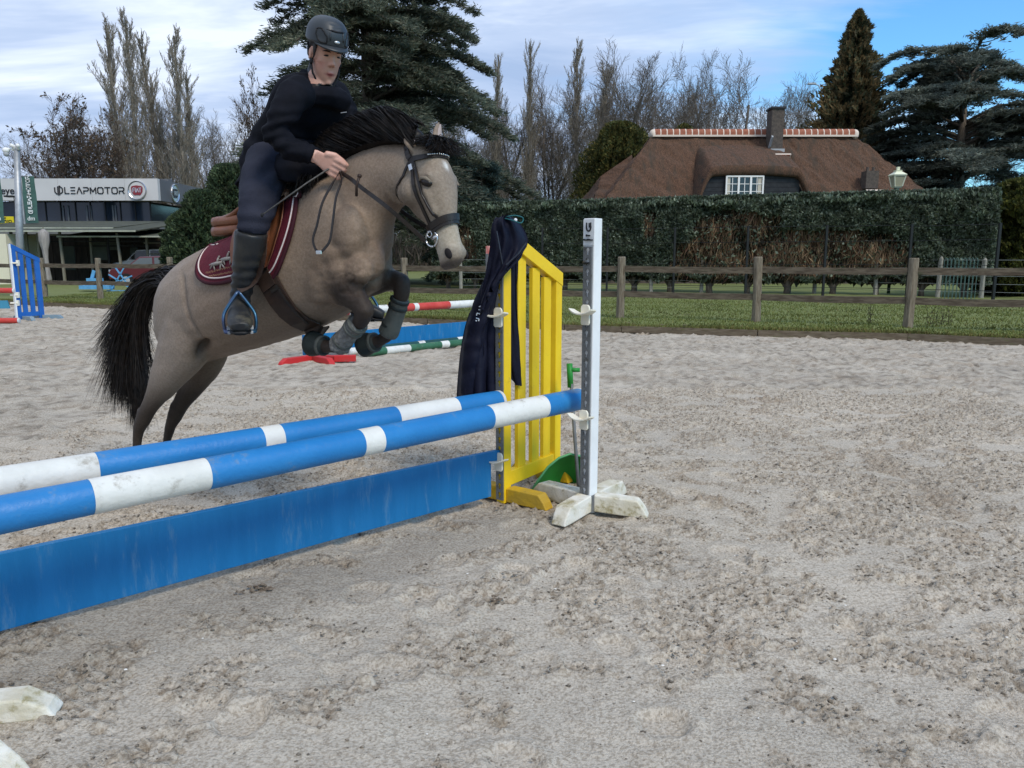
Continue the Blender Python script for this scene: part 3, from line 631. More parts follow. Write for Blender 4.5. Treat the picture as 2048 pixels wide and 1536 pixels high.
bare('poplar_tree', 'slim bare poplar leaning on the edge of the second pair', atp(376, 180, Y1 + 3), hz(170, Y1 + 3), 'poplar', 65, PC, 'bare poplars on the left', proto=pop2, wk=.8)
bare('poplar_tree', 'slender pale poplar alone in the gap right of the big cedar', atp(1062, 110, 72), hz(108, 72), 'poplar', 66, (.26, .22, .17), 'bare poplars behind the house', proto=pop2, wk=.72)
bare('poplar_tree', 'poplar tip showing just beside the cedar branches', at(992, 72), hz(132, 72), 'poplar', 67, PC, 'bare poplars behind the house', proto=pop, wk=.75)
bare('poplar_tree', 'bare poplar standing highest in the thicket left of the thuja', atp(1158, 110, 72), hz(108, 72), 'poplar', 68, PC, 'bare poplars behind the house', proto=pop, wk=.9)
bare('poplar_tree', 'shorter bare poplar close behind the highest one of the thicket', at(1188, 70), hz(150, 70), 'poplar', 69, PC, 'bare poplars behind the house', proto=pop2, wk=.9)
Y2 = 68
b1 = bare('bare_tree', 'wide many branched bare tree over the left half of the roof ridge', at(1325, Y2), hz(140, Y2), 'broad', 71, GC, 'bare broadleaf trees behind the house')
b2 = bare('bare_tree', 'bare tree with fine twigs left of the wide one over the roof', at(1215, Y2 + 3), hz(128, Y2 + 3), 'broad', 72, GC, 'bare broadleaf trees behind the house')
b3 = bare('bare_tree', 'bare tree with open crown just left of the brick chimney', at(1475, Y2 - 6), hz(132, Y2 - 6), 'broad', 73, GC, 'bare broadleaf trees behind the house')
for i, (px, py, lb, pr, w_) in enumerate(((1400, 150, 'bare tree behind the middle of the ridge, between two wider ones', b2, 1.0), (1545, 190, 'small bare tree whose twigs reach right of the chimney', b1, .6), (1120, 170, 'bare tree in the thicket behind the poplar pair right of the cedar', b3, .8), (1265, 160, 'bare tree above the top of the thuja', b3, .9),
        (1440, 128, 'tall bare tree behind the one left of the chimney', b1, .7), (1030, 250, 'low bare tree behind the lone slender poplar', b2, .6), (410, 200, 'bare tree right of the poplar pairs, partly behind the cedar', b2, .85), (300, 230, 'low bare tree between the two poplar pairs', b3, .8), (1990, 290, 'bare tree low behind the right hand cedar', b1, .8), (1850, 300, 'small bare tree seen through the right hand cedar limbs', b3, .8), (880, 210, 'bare tree seen through the right side of the big cedar', b1, .8), (955, 230, 'bare tree beside the blue grey spruce', b3, .7))):
    bare('bare_tree', lb, atp(px, py, Y2 + (i % 4) * 2.5), hz(py, Y2 + (i % 4) * 2.5), 'broad', 80 + i, GC, 'bare broadleaf trees behind the house', proto=pr, wk=w_)
THL = ['small bare tree filling the gap beside the slender lone poplar', 'small bare tree between the slender poplar and the next poplar tip', 'grey twiggy tree just before the highest thicket poplar', 'thin bare tree directly behind the shorter thicket poplar', 'small bare tree over the left shoulder of the olive bush', 'bare tree above the olive bush, nearest the ridge end', 'bare tree showing over the ridge cap at its left end', 'bare tree over the left third of the ridge tiles', "bare tree behind the ridge tiles above the dormer's left side", 'small bare tree above the dormer, behind the ridge tiles', "small bare tree touching the chimney's left side in view", 'low bare tree just past the chimney on its open sky side', 'low twiggy tree filling the foot of the thicket by the poplars', 'last low bare tree of the row, between chimney and street lamp', "bare tree low behind the horse's poll and the cedar", "bare tree seen through the cedar's lowest outer limbs", 'bare tree between the cedar tips and the slender poplar', 'low bare tree right above the hedge beside the spruce']
THM = ['low bare tree behind the camera mast', 'low bare tree behind the rusty leaved tree crown', 'low bare tree at the foot of the first poplar pair', 'bare tree low between the two poplar pairs, over the round badge', 'low bare tree at the foot of the second poplar pair', 'low bare tree just past the second poplar pair', "low bare tree almost touching the cedar's outer limbs"]
for i, (px, py) in enumerate(((1045, 215), (1085, 190), (1135, 205), (1180, 175), (1235, 190), (1290, 170), (1345, 185), (1385, 165), (1420, 180), (1460, 165), (1510, 178), (1560, 205), (1100, 245), (1580, 235), (905, 250), (930, 190), (1000, 215), (1020, 260))):
    bare('bare_tree', THL[i], atp(px, py, 74 + (i % 5) * 1.5), hz(py, 74 + (i % 5) * 1.5), 'broad', 200 + i, GC, 'bare thicket trees behind the house', proto=(b1, b2, b3)[i % 3], wk=.75 + .08 * (i % 4))
for i, (px, py) in enumerate(((60, 300), (150, 270), (205, 240), (275, 250), (335, 235), (395, 260), (430, 235))):
    bare('bare_tree', THM[i], atp(px, py, 72 + (i % 4) * 1.5), hz(py, 72 + (i % 4) * 1.5), 'broad', 230 + i, GC, 'bare thicket trees behind the showroom', proto=(b1, b2, b3)[i % 3], wk=.7 + .08 * (i % 4))
RL = [(.085, .058, .040), (.06, .05, .035), (.11, .075, .045)]
l1 = bare('brown_leaved_tree', 'leaning tree with rusty dead leaves at the far left above the showroom', atp(118, 260, 56), hz(225, 56), 'broad', 91, (.10, .075, .06), 'trees with brown leaves on the left', leafc=RL, twigs=.9)
bare('brown_leaved_tree', 'rusty leaved tree between the leftmost one and the poplars', atp(165, 260, 58), hz(228, 58), 'broad', 92, GC, 'trees with brown leaves on the left', proto=l1, wk=.9)
bare('brown_leaved_tree', 'rusty leaved tree low under the poplars behind the showroom badge', atp(235, 280, 60), hz(250, 60), 'broad', 93, GC, 'trees with brown leaves on the left', proto=l1, wk=.8)
bare('brown_leaved_tree', 'tree with few brown leaves at the left edge of the big cedar', atp(520, 200, 44), hz(175, 44), 'broad', 94, GC, 'trees with brown leaves on the left', proto=l1, wk=.4)
# far wood: a band of twigs closing the gaps
rs = np.random.RandomState(9); n = 60000; x = rs.uniform(-60, 60, n); hh = (4.5 + 2.5 * fbm(x * .12, x * 0, 4, 3) + 1.2 * fbm(x * .7, x * 0, 9, 2)); z = rs.rand(n) ** 1.1 * hh
P = np.stack([x, 78 + rs.uniform(-4, 4, n), z], 1); V, F = leaves(P, np.tile(np.array([0, 0, 1.6]), (n, 1)), 1.5, .035, rs); c = tints(n, [(.11, .09, .075), (.08, .07, .06), (.14, .11, .09), (.06, .065, .04)], rs)
tag(fill_mesh('distant_thicket', V, F, m_twig, c), 'grey brown bare thicket far behind the hedge and houses', 'thicket', kind='stuff')
n = 9000; x = rs.uniform(-60, 60, n); P = np.stack([x, 84 + rs.uniform(-3, 3, n), rs.rand(n) * (3.6 + 1.5 * fbm(x * .12, x * 0, 4, 3))], 1); V, F = leaves(P, rs.normal(0, 1, (n, 3)), 2.0, .5, rs)
tag(fill_mesh('distant_undergrowth', V, F, m_twig, tints(n, [(.05, .05, .04), (.04, .045, .03)], rs)), 'dark undergrowth along the far edge of the wood', 'undergrowth', kind='stuff')
# ------------------------------------------------------------------ thatched house
m_thatch = material('thatch', (0.055, 0.032, 0.021), (0.165, 0.090, 0.055), scale=6, rough=0.95, bump=1.0, bscale=9, stretch=(7, 1.6, 1.6), bdist=.05, dirt=(0.065, 0.048, 0.034), dscale=.45, damt=(.46, .68), detail=10)
m_tile = material('clay_ridge_tile', (0.33, 0.12, 0.07), (0.24, 0.085, 0.05), scale=6, rough=0.8)
m_mortar = material('lime_mortar', (0.66, 0.56, 0.47), rough=0.9)
m_brick = material('chimney_brick', (0.105, 0.085, 0.07), (0.065, 0.055, 0.048), scale=9, rough=0.95, bump=.8, bscale=18)
m_lead = material('lead_flashing', (0.34, 0.35, 0.36), rough=0.6)
m_dark = material('tarred_board', (0.018, 0.020, 0.024), (0.03, 0.032, 0.036), scale=6, rough=0.7)
m_white = material('white_window_paint', (0.78, 0.77, 0.74), rough=0.5)
m_glass = material('window_glass', (0.015, 0.018, 0.02), rough=0.05, spec=0.6)
m_curt = material('cream_curtain', (0.50, 0.46, 0.38), rough=0.9)
RY, RZ, XL, XR, EZ = 42.0, 7.78, 7.45, 17.95, 2.4
SL = 1.19; FY = RY - (RZ - EZ) / SL
house = thing('thatched_house', 'low house with brown thatched roof and dark eyebrow dormer behind hedge', 'house', ((XL + XR) / 2, RY, 0))
def patch(mb, a, b, c, d, nu, nv, amp=.10, sag=.12):
    a, b, c, d = [np.array(q, float) for q in (a, b, c, d)]; nrm = unit(np.cross(b - a, d - a)) if np.linalg.norm(b - a) > 1e-6 else unit(np.cross(c - a, d - a)); V = []
    for j in range(nv + 1):
        for i in range(nu + 1):
            u, v = i / nu, j / nv; p = (a * (1 - u) + b * u) * (1 - v) + (d * (1 - u) + c * u) * v
            e = math.sin(math.pi * min(v, 1)) * sag; V.append(p - (0, 0, e))
    V = np.array(V); w = fbm(V[:, 0] * 1.1 + V[:, 1], V[:, 2] * 1.1, 4, 3) * amp + .035 * fbm((V[:, 0] + V[:, 1] * .6) * 7, V[:, 2] * 2.2, 14, 2); V = V + nrm * (w * np.repeat(np.arange(nv + 1) > 0, nu + 1))[:, None]
    F = [(j * (nu + 1) + i, j * (nu + 1) + i + 1, (j + 1) * (nu + 1) + i + 1, (j + 1) * (nu + 1) + i) for j in range(nv) for i in range(nu)]
    mb.add(V, F)
eL, eR = XL - 4.45, XR + 4.9
mb = MB(); rl, rr_ = (XL, RY, RZ), (XR, RY, RZ); BYk = 2 * RY - FY
patch(mb, rl, rr_, (eR, FY, EZ), (eL, FY, EZ), 190, 60); patch(mb, rr_, rl, (eL, BYk, EZ), (eR, BYk, EZ), 30, 8)
patch(mb, rl, rl, (eL, FY, EZ), (eL, BYk, EZ), 90, 50); patch(mb, rr_, rr_, (eR, BYk, EZ), (eR, FY, EZ), 90, 50)
# lower hipped lobe at the left
l0, l1_ = (XL - .9, RY + 1.5, 6.9), (XL - 2.6, RY + 1.5, 5.75)
patch(mb, l1_, l0, (XL - 1.0, RY - 2.2, 4.2), (XL - 3.3, RY - 1.2, 4.1), 40, 40); patch(mb, l1_, l1_, (XL - 3.3, RY - 1.2, 4.1), (XL - 3.9, RY + 4, 4.1), 8, 8); patch(mb, l0, l1_, (XL - 3.9, RY + 4, 4.1), (XL + 1, RY + 4, 4.1), 6, 6)
roof = build('roof', mb, m_thatch, house, smooth=True)
mb = MB(); mb.box(((XL + XR) / 2, RY, 1.25), (XR - XL + 6.5, 7.0, 2.5)); build('wall', mb, m_brick, house)
# eyebrow dormer hood
def zroof(y): return RZ - (RY - y) * SL
mb = MB(); YF = 38.25; x0, x1 = 8.5, 15.2; nu = 150; cols_ = []
for i in range(nu + 1):
    x = x0 + (x1 - x0) * i / nu; pl = float(sstep(8.55, 9.75, x) * sstep(15.1, 13.75, x)); zr = zroof(YF); zf = zr - .12 + (5.62 + .12 * math.sin((x - 9.3) / 4.4 * math.pi) - zr) * pl
    ya = (zf + .10 - RZ + RY * SL - .44 * YF) / (SL - .44); cp = []
    for j in range(31):
        v = j / 30; y = ya + (YF - ya) * v; z = (zf + .1) + (y - YF) * .44 + .10 * math.sin(math.pi * v) + .03 * float(pn2(np.array([x * 1.5]), np.array([v * 4]))[0]) + .030 * float(pn2(np.array([x * 7.]), np.array([v * 9]), 3)[0]) + .02; cp.append((x, y, z))
    cp += [(x, YF + .03, zf - .12 - .1 * pl), (x, YF + .12, zf - .26 - .06 * pl), (x, YF + .42, zf - .26)]; cols_.append(cp)
V = [p for c in cols_ for p in c]; k = len(cols_[0]); F = [(i * k + j, i * k + j + 1, (i + 1) * k + j + 1, (i + 1) * k + j) for i in range(nu) for j in range(k - 1)]
mb.add(V, F); build('dormer_hood', mb, m_thatch, house, smooth=True)
# dormer wall of tarred boards
for i in range(8):
    mb = MB(); z = 3.78 + .21 * i; w_ = 4.75 - (.35 if i == 7 else 0); mb.box((11.62, 38.55 - .004 * (i % 2), z), (w_, .04, .2), M=np.array([[1, 0, 0], [0, .99, .1], [0, -.1, .99]]).T); build('board', mb, m_dark, house)
# window: white casements with small panes
def PX(px, y): return (px - 1024) / FPX * (y * ct - 0)
wy = 38.42; wx0, wx1 = PX(1452, 37.9), PX(1525, 37.9); wz0, wz1 = 4.16, 5.23
win = MB(); t_ = .075
for z in (wz0, wz1): win.box(((wx0 + wx1) / 2, wy, z), (wx1 - wx0 + t_, .09, t_))
for q in range(4): win.box((wx0 + (wx1 - wx0) * q / 3, wy, (wz0 + wz1) / 2), (t_ * (1.25 if q in (1, 2) else 1), .1, wz1 - wz0 - t_ - .004))
wo = build('window', win, m_white, house)
for q in range(3):
    a_ = wx0 + (wx1 - wx0) * q / 3; b_ = wx0 + (wx1 - wx0) * (q + 1) / 3; mb = MB(); mb.box(((a_ + b_) / 2, wy, (wz0 + wz1) / 2), (.028, .04, wz1 - wz0 - .09))
    for s_ in (1 / 3, 2 / 3): mb.box(((a_ + b_) / 2, wy + .003, wz0 + (wz1 - wz0) * s_), (b_ - a_ - .1, .034, .028))
    build('glazing_bar', mb, m_white, wo); mb = MB(); mb.box(((a_ + b_) / 2, wy + .028, (wz0 + wz1) / 2), (b_ - a_ - .08, .008, wz1 - wz0 - .08)); build('pane', mb, m_glass, wo)
for a_, b_ in ((wx0 + .06, wx0 + .19), (wx1 - .24, wx1 - .06)):
    mb = MB(); mb.box(((a_ + b_) / 2, wy + .012, (wz0 + wz1) / 2), (b_ - a_, .012, wz1 - wz0 - .1)); build('curtain', mb, m_curt, wo)
mb = MB(); mb.box(((wx0 + wx1) / 2, wy - .06, wz0 - .06), (wx1 - wx0 + .2, .16, .05)); build('sill', mb, m_white, wo)
# ridge tiles one by one
nT = 32; chx0, chx1 = 13.22, 13.86
for i in range(nT):
    xa, xb = XL + (XR - XL) * i / nT, XL + (XR - XL) * (i + 1) / nT
    if xa > chx0 - .1 and xb < chx1 + .1: continue
    mb = MB(); rr = []
    for x, s_ in ((xa + .025, 1.0), (xb - .025, 1.06)):
        a = np.linspace(-.12 * math.pi, 1.12 * math.pi, 9); rr.append(np.stack([np.full(9, x), RY - .24 * s_ * np.cos(a), RZ - .03 + .25 * s_ * np.sin(a)], 1))
    mb.rings([r_ for r_ in rr], close=False); o = build('ridge_tile', mb, m_tile, house, smooth=True)
    mb = MB(); a = np.linspace(-.1 * math.pi, 1.1 * math.pi, 9); mb.rings([np.stack([np.full(9, x), RY - .25 * np.cos(a), RZ - .03 + .262 * np.sin(a)], 1) for x in (xa - .028, xa + .03)], close=False); build('mortar_joint', mb, m_mortar, house, smooth=True)
for sg in (-1,):
    mb = MB(); mb.box(((XL + XR) / 2, RY - .30, RZ - .16), (XR - XL + .2, .10, .09)); build('mortar_bed', mb, m_mortar, house)
mb = MB(); mb.sphere((XL - .05, RY - .02, RZ - .05), (.2, .27, .26), 10, 6); build('ridge_end_cap', mb, m_mortar, house, smooth=True)
mb = MB(); mb.sphere((XR + .05, RY - .02, RZ - .05), (.2, .27, .26), 10, 6); build('ridge_end_cap', mb, m_mortar, house, smooth=True)
ch = MB(); cxm = (chx0 + chx1) / 2; ch.box((cxm, 41.2, 7.55), (.62, .80, 2.5)); cho = build('chimney', ch, m_brick, house)
mb = MB(); mb.box((cxm, 41.2, 8.86), (.74, .94, .10)); build('cap_slab', mb, m_dark, cho)
mb = MB(); mb.box((cxm - .33, 40.86, 7.0), (.08, .14, 1.1), M=np.array([[1, 0, 0], [0, .75, -.66], [0, .66, .75]])); mb.box((cxm + .02, 40.70, 6.75), (.7, .12, .16)); build('flashing', mb, m_lead, cho)
for i in range(3):
    mb = MB(); mb.box((cxm - .22 + .24 * i, 39.88, 6.30), (.17, .10, .34), M=np.array([[1, 0, 0], [0, .75, -.66], [0, .66, .75]])); build('apron_tile', mb, m_tile, cho)
mb = MB(); mb.box((cxm + .02, 39.93, 6.28), (.78, .08, .46), M=np.array([[1, 0, 0], [0, .75, -.66], [0, .66, .75]])); build('apron_mortar', mb, m_mortar, cho)
# small roof vent with striped tile apron
vx = PX(1735, 39.1); vy = 39.5; vz = zroof(vy)
vt = MB(); vt.box((vx, vy, vz + .35), (.62, .6, .85)); vo = build('roof_vent', vt, m_brick, house)
for s_ in (-1, 1): mb = MB(); mb.tube([(vx + .14 * s_, vy, vz + .75), (vx + .14 * s_, vy, vz + .98)], .07, 8); build('vent_pipe', mb, m_brick, vo)
mb = MB(); mb.box((vx + .02, vy - .42, vz - .42), (.86, .1, .62), M=np.array([[1, 0, 0], [0, .75, -.66], [0, .66, .75]])); build('apron_mortar', mb, m_mortar, vo)
for i in range(4): mb = MB(); mb.box((vx - .28 + .2 * i, vy - .47, vz - .44), (.10, .1, .5), M=np.array([[1, 0, 0], [0, .75, -.66], [0, .66, .75]])); build('apron_tile', mb, m_tile, vo)

# ------------------------------------------------------------------ garden lantern
lx, ly = at(1778, 27.3); lamp = thing('garden_lantern', 'cream square lantern on green post rising above the hedge', 'lamp post', (lx, ly, 0))
m_green = material('dark_green_paint', (0.035, 0.075, 0.05), rough=.5); m_cream = material('cream_lantern_paint', (0.70, 0.70, 0.52), rough=.5); m_lpane = material('frosted_pane', (0.30, 0.29, 0.20), rough=.3)
lz = AY(1778, 376, ly)[2]; lt = AY(1778, 334, ly)[2]; hh_ = lt - lz
mb = MB(); mb.tube([(lx, ly, 0), (lx, ly, lz - .1)], [.055, .04], 10); mb.sphere((lx, ly, lz - .28), (.08, .08, .05)); mb.tube([(lx, ly, lz - .15), (lx, ly, lz)], [.05, .10], 8); build('post', mb, m_green, lamp, smooth=True)
def sq(z, w): return np.array([(lx + a * w, ly + b * w, z) for a, b in ((-1, -1), (1, -1), (1, 1), (-1, 1))])
mb = MB(); mb.rings([sq(lz, .10), sq(lz + .05, .14)]); mb.rings([sq(lz + hh_ * .55, .20), sq(lz + hh_ * .62, .23), sq(lz + hh_ * .78, .09), sq(lz + hh_ * .84, .11), sq(lz + hh_ * .86, .04), sq(lz + hh_, .05)])
for a, b in ((-1, -1), (1, -1), (1, 1), (-1, 1)): mb.beam((lx + a * .125, ly + b * .125, lz + .05), (lx + a * .19, ly + b * .19, lz + hh_ * .55), .03, .03)
build('lantern_frame', mb, m_cream, lamp)
mb = MB(); mb.rings([sq(lz + .05, .12), sq(lz + hh_ * .54, .18)]); build('pane', mb, m_lpane, lamp)
sx_, sy_ = at(1617, 62); z0 = hz(215, 62); z1 = hz(168, 62); sl = thing('street_lamp', 'thin distant street lamp arching above the roof beside brown conifer', 'street lamp', (sx_, sy_, 0))
m_galv = material('galvanised_steel', (0.30, 0.31, 0.32), (0.40, 0.41, 0.42), scale=5, rough=.5, metal=.5)
mb = MB(); mb.tube([(sx_ + .3, sy_, 0), (sx_ + .3, sy_, z0), (sx_ + .15, sy_, (z0 + z1) / 2 + .3), (sx_ - .1, sy_, z1 - .1), (sx_ - .45, sy_, z1)], [.09, .06, .05, .045, .04], 7); build('pole', mb, m_galv, sl)
mb = MB(); mb.box((sx_ - .62, sy_, z1 + .02), (.6, .25, .12)); build('lamp_head', mb, m_galv, sl)

# ------------------------------------------------------------------ car showroom
def SXa(px, py, y): return float(AY(px, py, y)[0])
m_panel = material('showroom_panel', (0.58, 0.575, 0.565), (0.53, 0.525, 0.515), scale=.5, rough=.5); m_grey = material('grey_cladding', (0.11, 0.115, 0.125), (0.13, 0.135, 0.145), scale=.6, rough=.6)
m_sglass = material('showroom_glass', (0.012, 0.016, 0.028), (0.02, 0.028, 0.045), scale=.5, rough=.08, spec=.5); m_conc = material('plain_render', (0.15, 0.16, 0.155), (0.18, 0.185, 0.18), scale=1.2, rough=.9)
m_ink = material('black_letter', (0.02, 0.02, 0.022), rough=.4)
def SX_(px, y): return (px - 1024) / FPX * (y * ct)
def ZZ(py, y): return AY(1024, py, y)[2]
FYs = 46.0; sxl, sxr = -38.0, SXa(316, 380, FYs) ; zb, zt_, zg = ZZ(401, FYs), ZZ(357, FYs), ZZ(446, FYs)
show = thing('car_showroom', 'long flat roofed car showroom with white sign band and dark glazing', 'building', ((sxl + sxr) / 2, FYs + 7, 0))
n_p = 9
for i in range(n_p):
    a_, b_ = sxl + (sxr - sxl) * i / n_p, sxl + (sxr - sxl) * (i + 1) / n_p; mb = MB(); mb.box(((a_ + b_) / 2, FYs + .15, (zb + zt_) / 2), (b_ - a_ - .012, .3, zt_ - zb)); build('sign_panel', mb, m_panel, show)
for i in range(4):
    mb = MB(); mb.box((sxr - .12, FYs + .32 + 3.2 * (i + .5), (zb + zt_) / 2), (.24, 3.18, zt_ - zb - .01)); build('side_panel', mb, m_grey, show)
mb = MB(); mb.box(((sxl + sxr) / 2, FYs + 7, zt_ - .25), (sxr - sxl - .6, 13, .2)); mb.box((sxr - .9, FYs + 2, zt_ + .08), (1.6, .6, .14)); build('roof', mb, m_grey, show)
mb = MB(); mb.box(((sxl + sxr) / 2, FYs + 7.4, (zg - .05) / 2 - .05), (sxr - sxl - 1.0, 13, zg)); build('wall', mb, m_conc, show)
nG = 18
for i in range(nG):
    a_, b_ = sxl + .5 + (sxr - sxl - 1.4) * i / nG, sxl + .5 + (sxr - sxl - 1.4) * (i + 1) / nG
    mb = MB(); mb.box(((a_ + b_) / 2, FYs + .85, (zg + zb) / 2), (b_ - a_ - .05, .04, zb - zg - .02)); build('window', mb, m_sglass, show)
    mb = MB(); mb.box((b_, FYs + .82, (zg + zb) / 2), (.05, .1, zb - zg - .02)); build('mullion', mb, m_black, show)
mb = MB(); mb.box((sxr - .95, FYs + 6.5, (zg + zb) / 2), (.04, 11, zb - zg - .02)); build('side_window', mb, m_sglass, show)
for px in (135, 145, 182, 190, 234, 239):           # pale columns showing behind the glass
    mb = MB(); mb.box((SX_(px, FYs + .8), FYs + .79, (zg + zb) / 2 - .1), (.10, .03, zb - zg - .25)); build('inner_column', mb, m_grey, show)
# lettering as strokes
STK = {'L': [[(0, 1), (0, 0), (.8, 0)]], 'E': [[(.85, 1), (.05, 1)], [(.05, .5), (.8, .5)], [(.85, 0), (.05, 0)]], 'A': [[(0, 0), (.5, 1), (1, 0)]], 'P': [[(0, 0), (0, .45), (.75, .45), (.95, .6), (.95, .85), (.75, 1), (0, 1)]],
       'M': [[(0, 0), (0, .95), (.55, .3), (1.1, .95), (1.1, 0)]], 'O': [[(.2, 0), (.9, 0), (1.1, .2), (1.1, .8), (.9, 1), (.2, 1), (0, .8), (0, .2), (.2, 0)]], 'T': [[(0, 1), (1, 1)], [(.5, 1), (.5, 0)]],
       'R': [[(0, 0), (0, .42), (.75, .42), (.95, .6), (.95, .85), (.75, 1), (0, 1)], [(.6, .42), (.95, 0)]], 'F': [[(0, 0), (0, 1), (.8, 1)], [(0, .5), (.7, .5)]], 'I': [[(.2, 0), (.2, 1)]]}
WD = {'L': .8, 'E': .85, 'A': 1, 'P': .95, 'M': 1.1, 'O': 1.1, 'T': 1, 'R': .95, 'F': .8, 'I': .4}
def strokes(mb, text, o, ax, ay, h, w, th_, gap=.3, wide=1.0, depth=.03):
    """o origin (bottom left), ax / ay unit directions, h letter height, w stroke width"""
    o, ax, ay = np.array(o, float), np.array(ax, float), np.array(ay, float); nrm = np.cross(ax, ay); cur = 0
    for chh in text:
        for pl in STK[chh]:
            for (a, b), (c, d) in zip(pl[:-1], pl[1:]):
                p = o + ax * (cur + a * h * wide) + ay * b * h; q = o + ax * (cur + c * h * wide) + ay * d * h; e = unit(q - p) * w * .4
                mb.beam(p - e, q + e, w, depth, up=nrm)
        cur += (WD[chh] * wide + gap) * h
    return cur
lh = (ZZ(375, FYs) - ZZ(387, FYs)); x_a, x_b = SXa(130, 380, FYs), SXa(248, 380, FYs); tot = sum(WD[c] for c in 'LEAPMOTOR'); gap = .34; wide = ((x_b - x_a) / lh - gap * 8) / tot
for i, chh in enumerate('LEAPMOTOR'):
    mb = MB(); off = sum((WD[c] * wide + gap) * lh for c in 'LEAPMOTOR'[:i]); strokes(mb, chh, (x_a + off, FYs - .02, ZZ(387, FYs)), (1, 0, 0), (0, 0, 1), lh, .055, 0, wide=wide); build('letter', mb, m_ink, show)
mb = MB(); x_l = SXa(110, 380, FYs); zc = ZZ(381, FYs); u_ = .0295
def lp(a, b): return (x_l + a * u_, FYs - .02, zc + b * u_)
for a, b in (((0, 6), (0, -3)), ((0, -3), (4, -7)), ((6, 8), (6, -9)), ((9, 9), (9, -9)), ((9, 9), (15, 4)), ((15, 4), (15, -3)), ((15, -3), (11, -6))): mb.beam(lp(*a), lp(*b), .06, .03, up=(0, -1, 0))
build('emblem', mb, m_ink, show)
def text_mesh(s, size, bold=0.0):
    cu_ = bpy.data.curves.new('t', 'FONT'); cu_.body = s; cu_.size = size; cu_.extrude = .01; cu_.offset = bold; ob = bpy.data.objects.new('t', cu_); COL.objects.link(ob)
    dg = bpy.context.evaluated_depsgraph_get(); dg.update(); me = bpy.data.meshes.new_from_object(ob.evaluated_get(dg)); bpy.data.objects.remove(ob)
    v = np.array([q.co[:] for q in me.vertices]); f = [tuple(p.vertices) for p in me.polygons]; bpy.data.meshes.remove(me); return v, f
def text_on(name, s, o, ax, ay, width, mat, parent, bold=0.0):
    v, f = text_mesh(s, 1.0, bold); v[:, :2] -= v[:, :2].min(0); k = width / v[:, 0].max(); ax, ay = np.array(ax, float), np.array(ay, float); nr = np.cross(ax, ay)
    P = np.array(o, float) + np.outer(v[:, 0] * k, ax) + np.outer(v[:, 1] * k, ay) + np.outer(v[:, 2], nr); mb = MB(); mb.add(P, f); return build(name, mb, mat, parent)
text_on('lettering', 'eye', (SXa(3, 390, FYs), FYs - .02, ZZ(393, FYs)), (1, 0, 0), (0, 0, 1), 26 / FPX * FYs, m_ink, show, bold=.012)
m_chrome = material('chrome_ring', (0.62, 0.62, 0.63), rough=.25, metal=.8); m_red = material('red_enamel', (0.22, 0.015, 0.02), rough=.3, coat=.5)
def badge(c, r, ax, par, face):
    c = np.array(c, float); ax = np.array(ax, float); up = np.array([0, 0, 1.0]); nr = np.cross(ax, up); a = np.linspace(0, 2 * math.pi, 28, endpoint=False)
    def ring(rad, d): return c + np.outer(np.cos(a) * rad, ax) + np.outer(np.sin(a) * rad, up) + nr * d
    mb = MB(); mb.rings([ring(r, .0), ring(r, .05), ring(r * .95, .09), ring(r * .86, .05), ring(r * .86, 0)], cap=False); b = build('badge', mb, m_chrome, par)
    mb = MB(); mb.rings([ring(r * .86, .0), ring(r * .84, .045)]); build('badge_field', mb, m_panel if face is m_red else m_chrome, b)
    sh = [(-.62, .28), (-.5, .42), (0, .5), (.5, .42), (.62, .28), (.56, -.2), (.35, -.5), (-.35, -.5), (-.56, -.2)]; mb = MB(); mb.prism([c + ax * x * r + up * z * r + nr * .046 for x, z in sh], nr * .03); build('badge_shield', mb, face, b)
    mb = MB(); strokes(mb, 'FIAT', c + ax * (-.42 * r) + up * (-.20 * r) + nr * .085, ax, up, r * .42, r * .07, 0, gap=.14, wide=.52, depth=.02); build('badge_letters', mb, m_chrome, b)
bz = ZZ(380.5, FYs); badge((SXa(275, 380, FYs), FYs - .01, bz), .55, (1, 0, 0), show, m_red); badge((sxr + .005, FYs + 2.2, bz), .55, (0, 1, 0), show, m_ink)

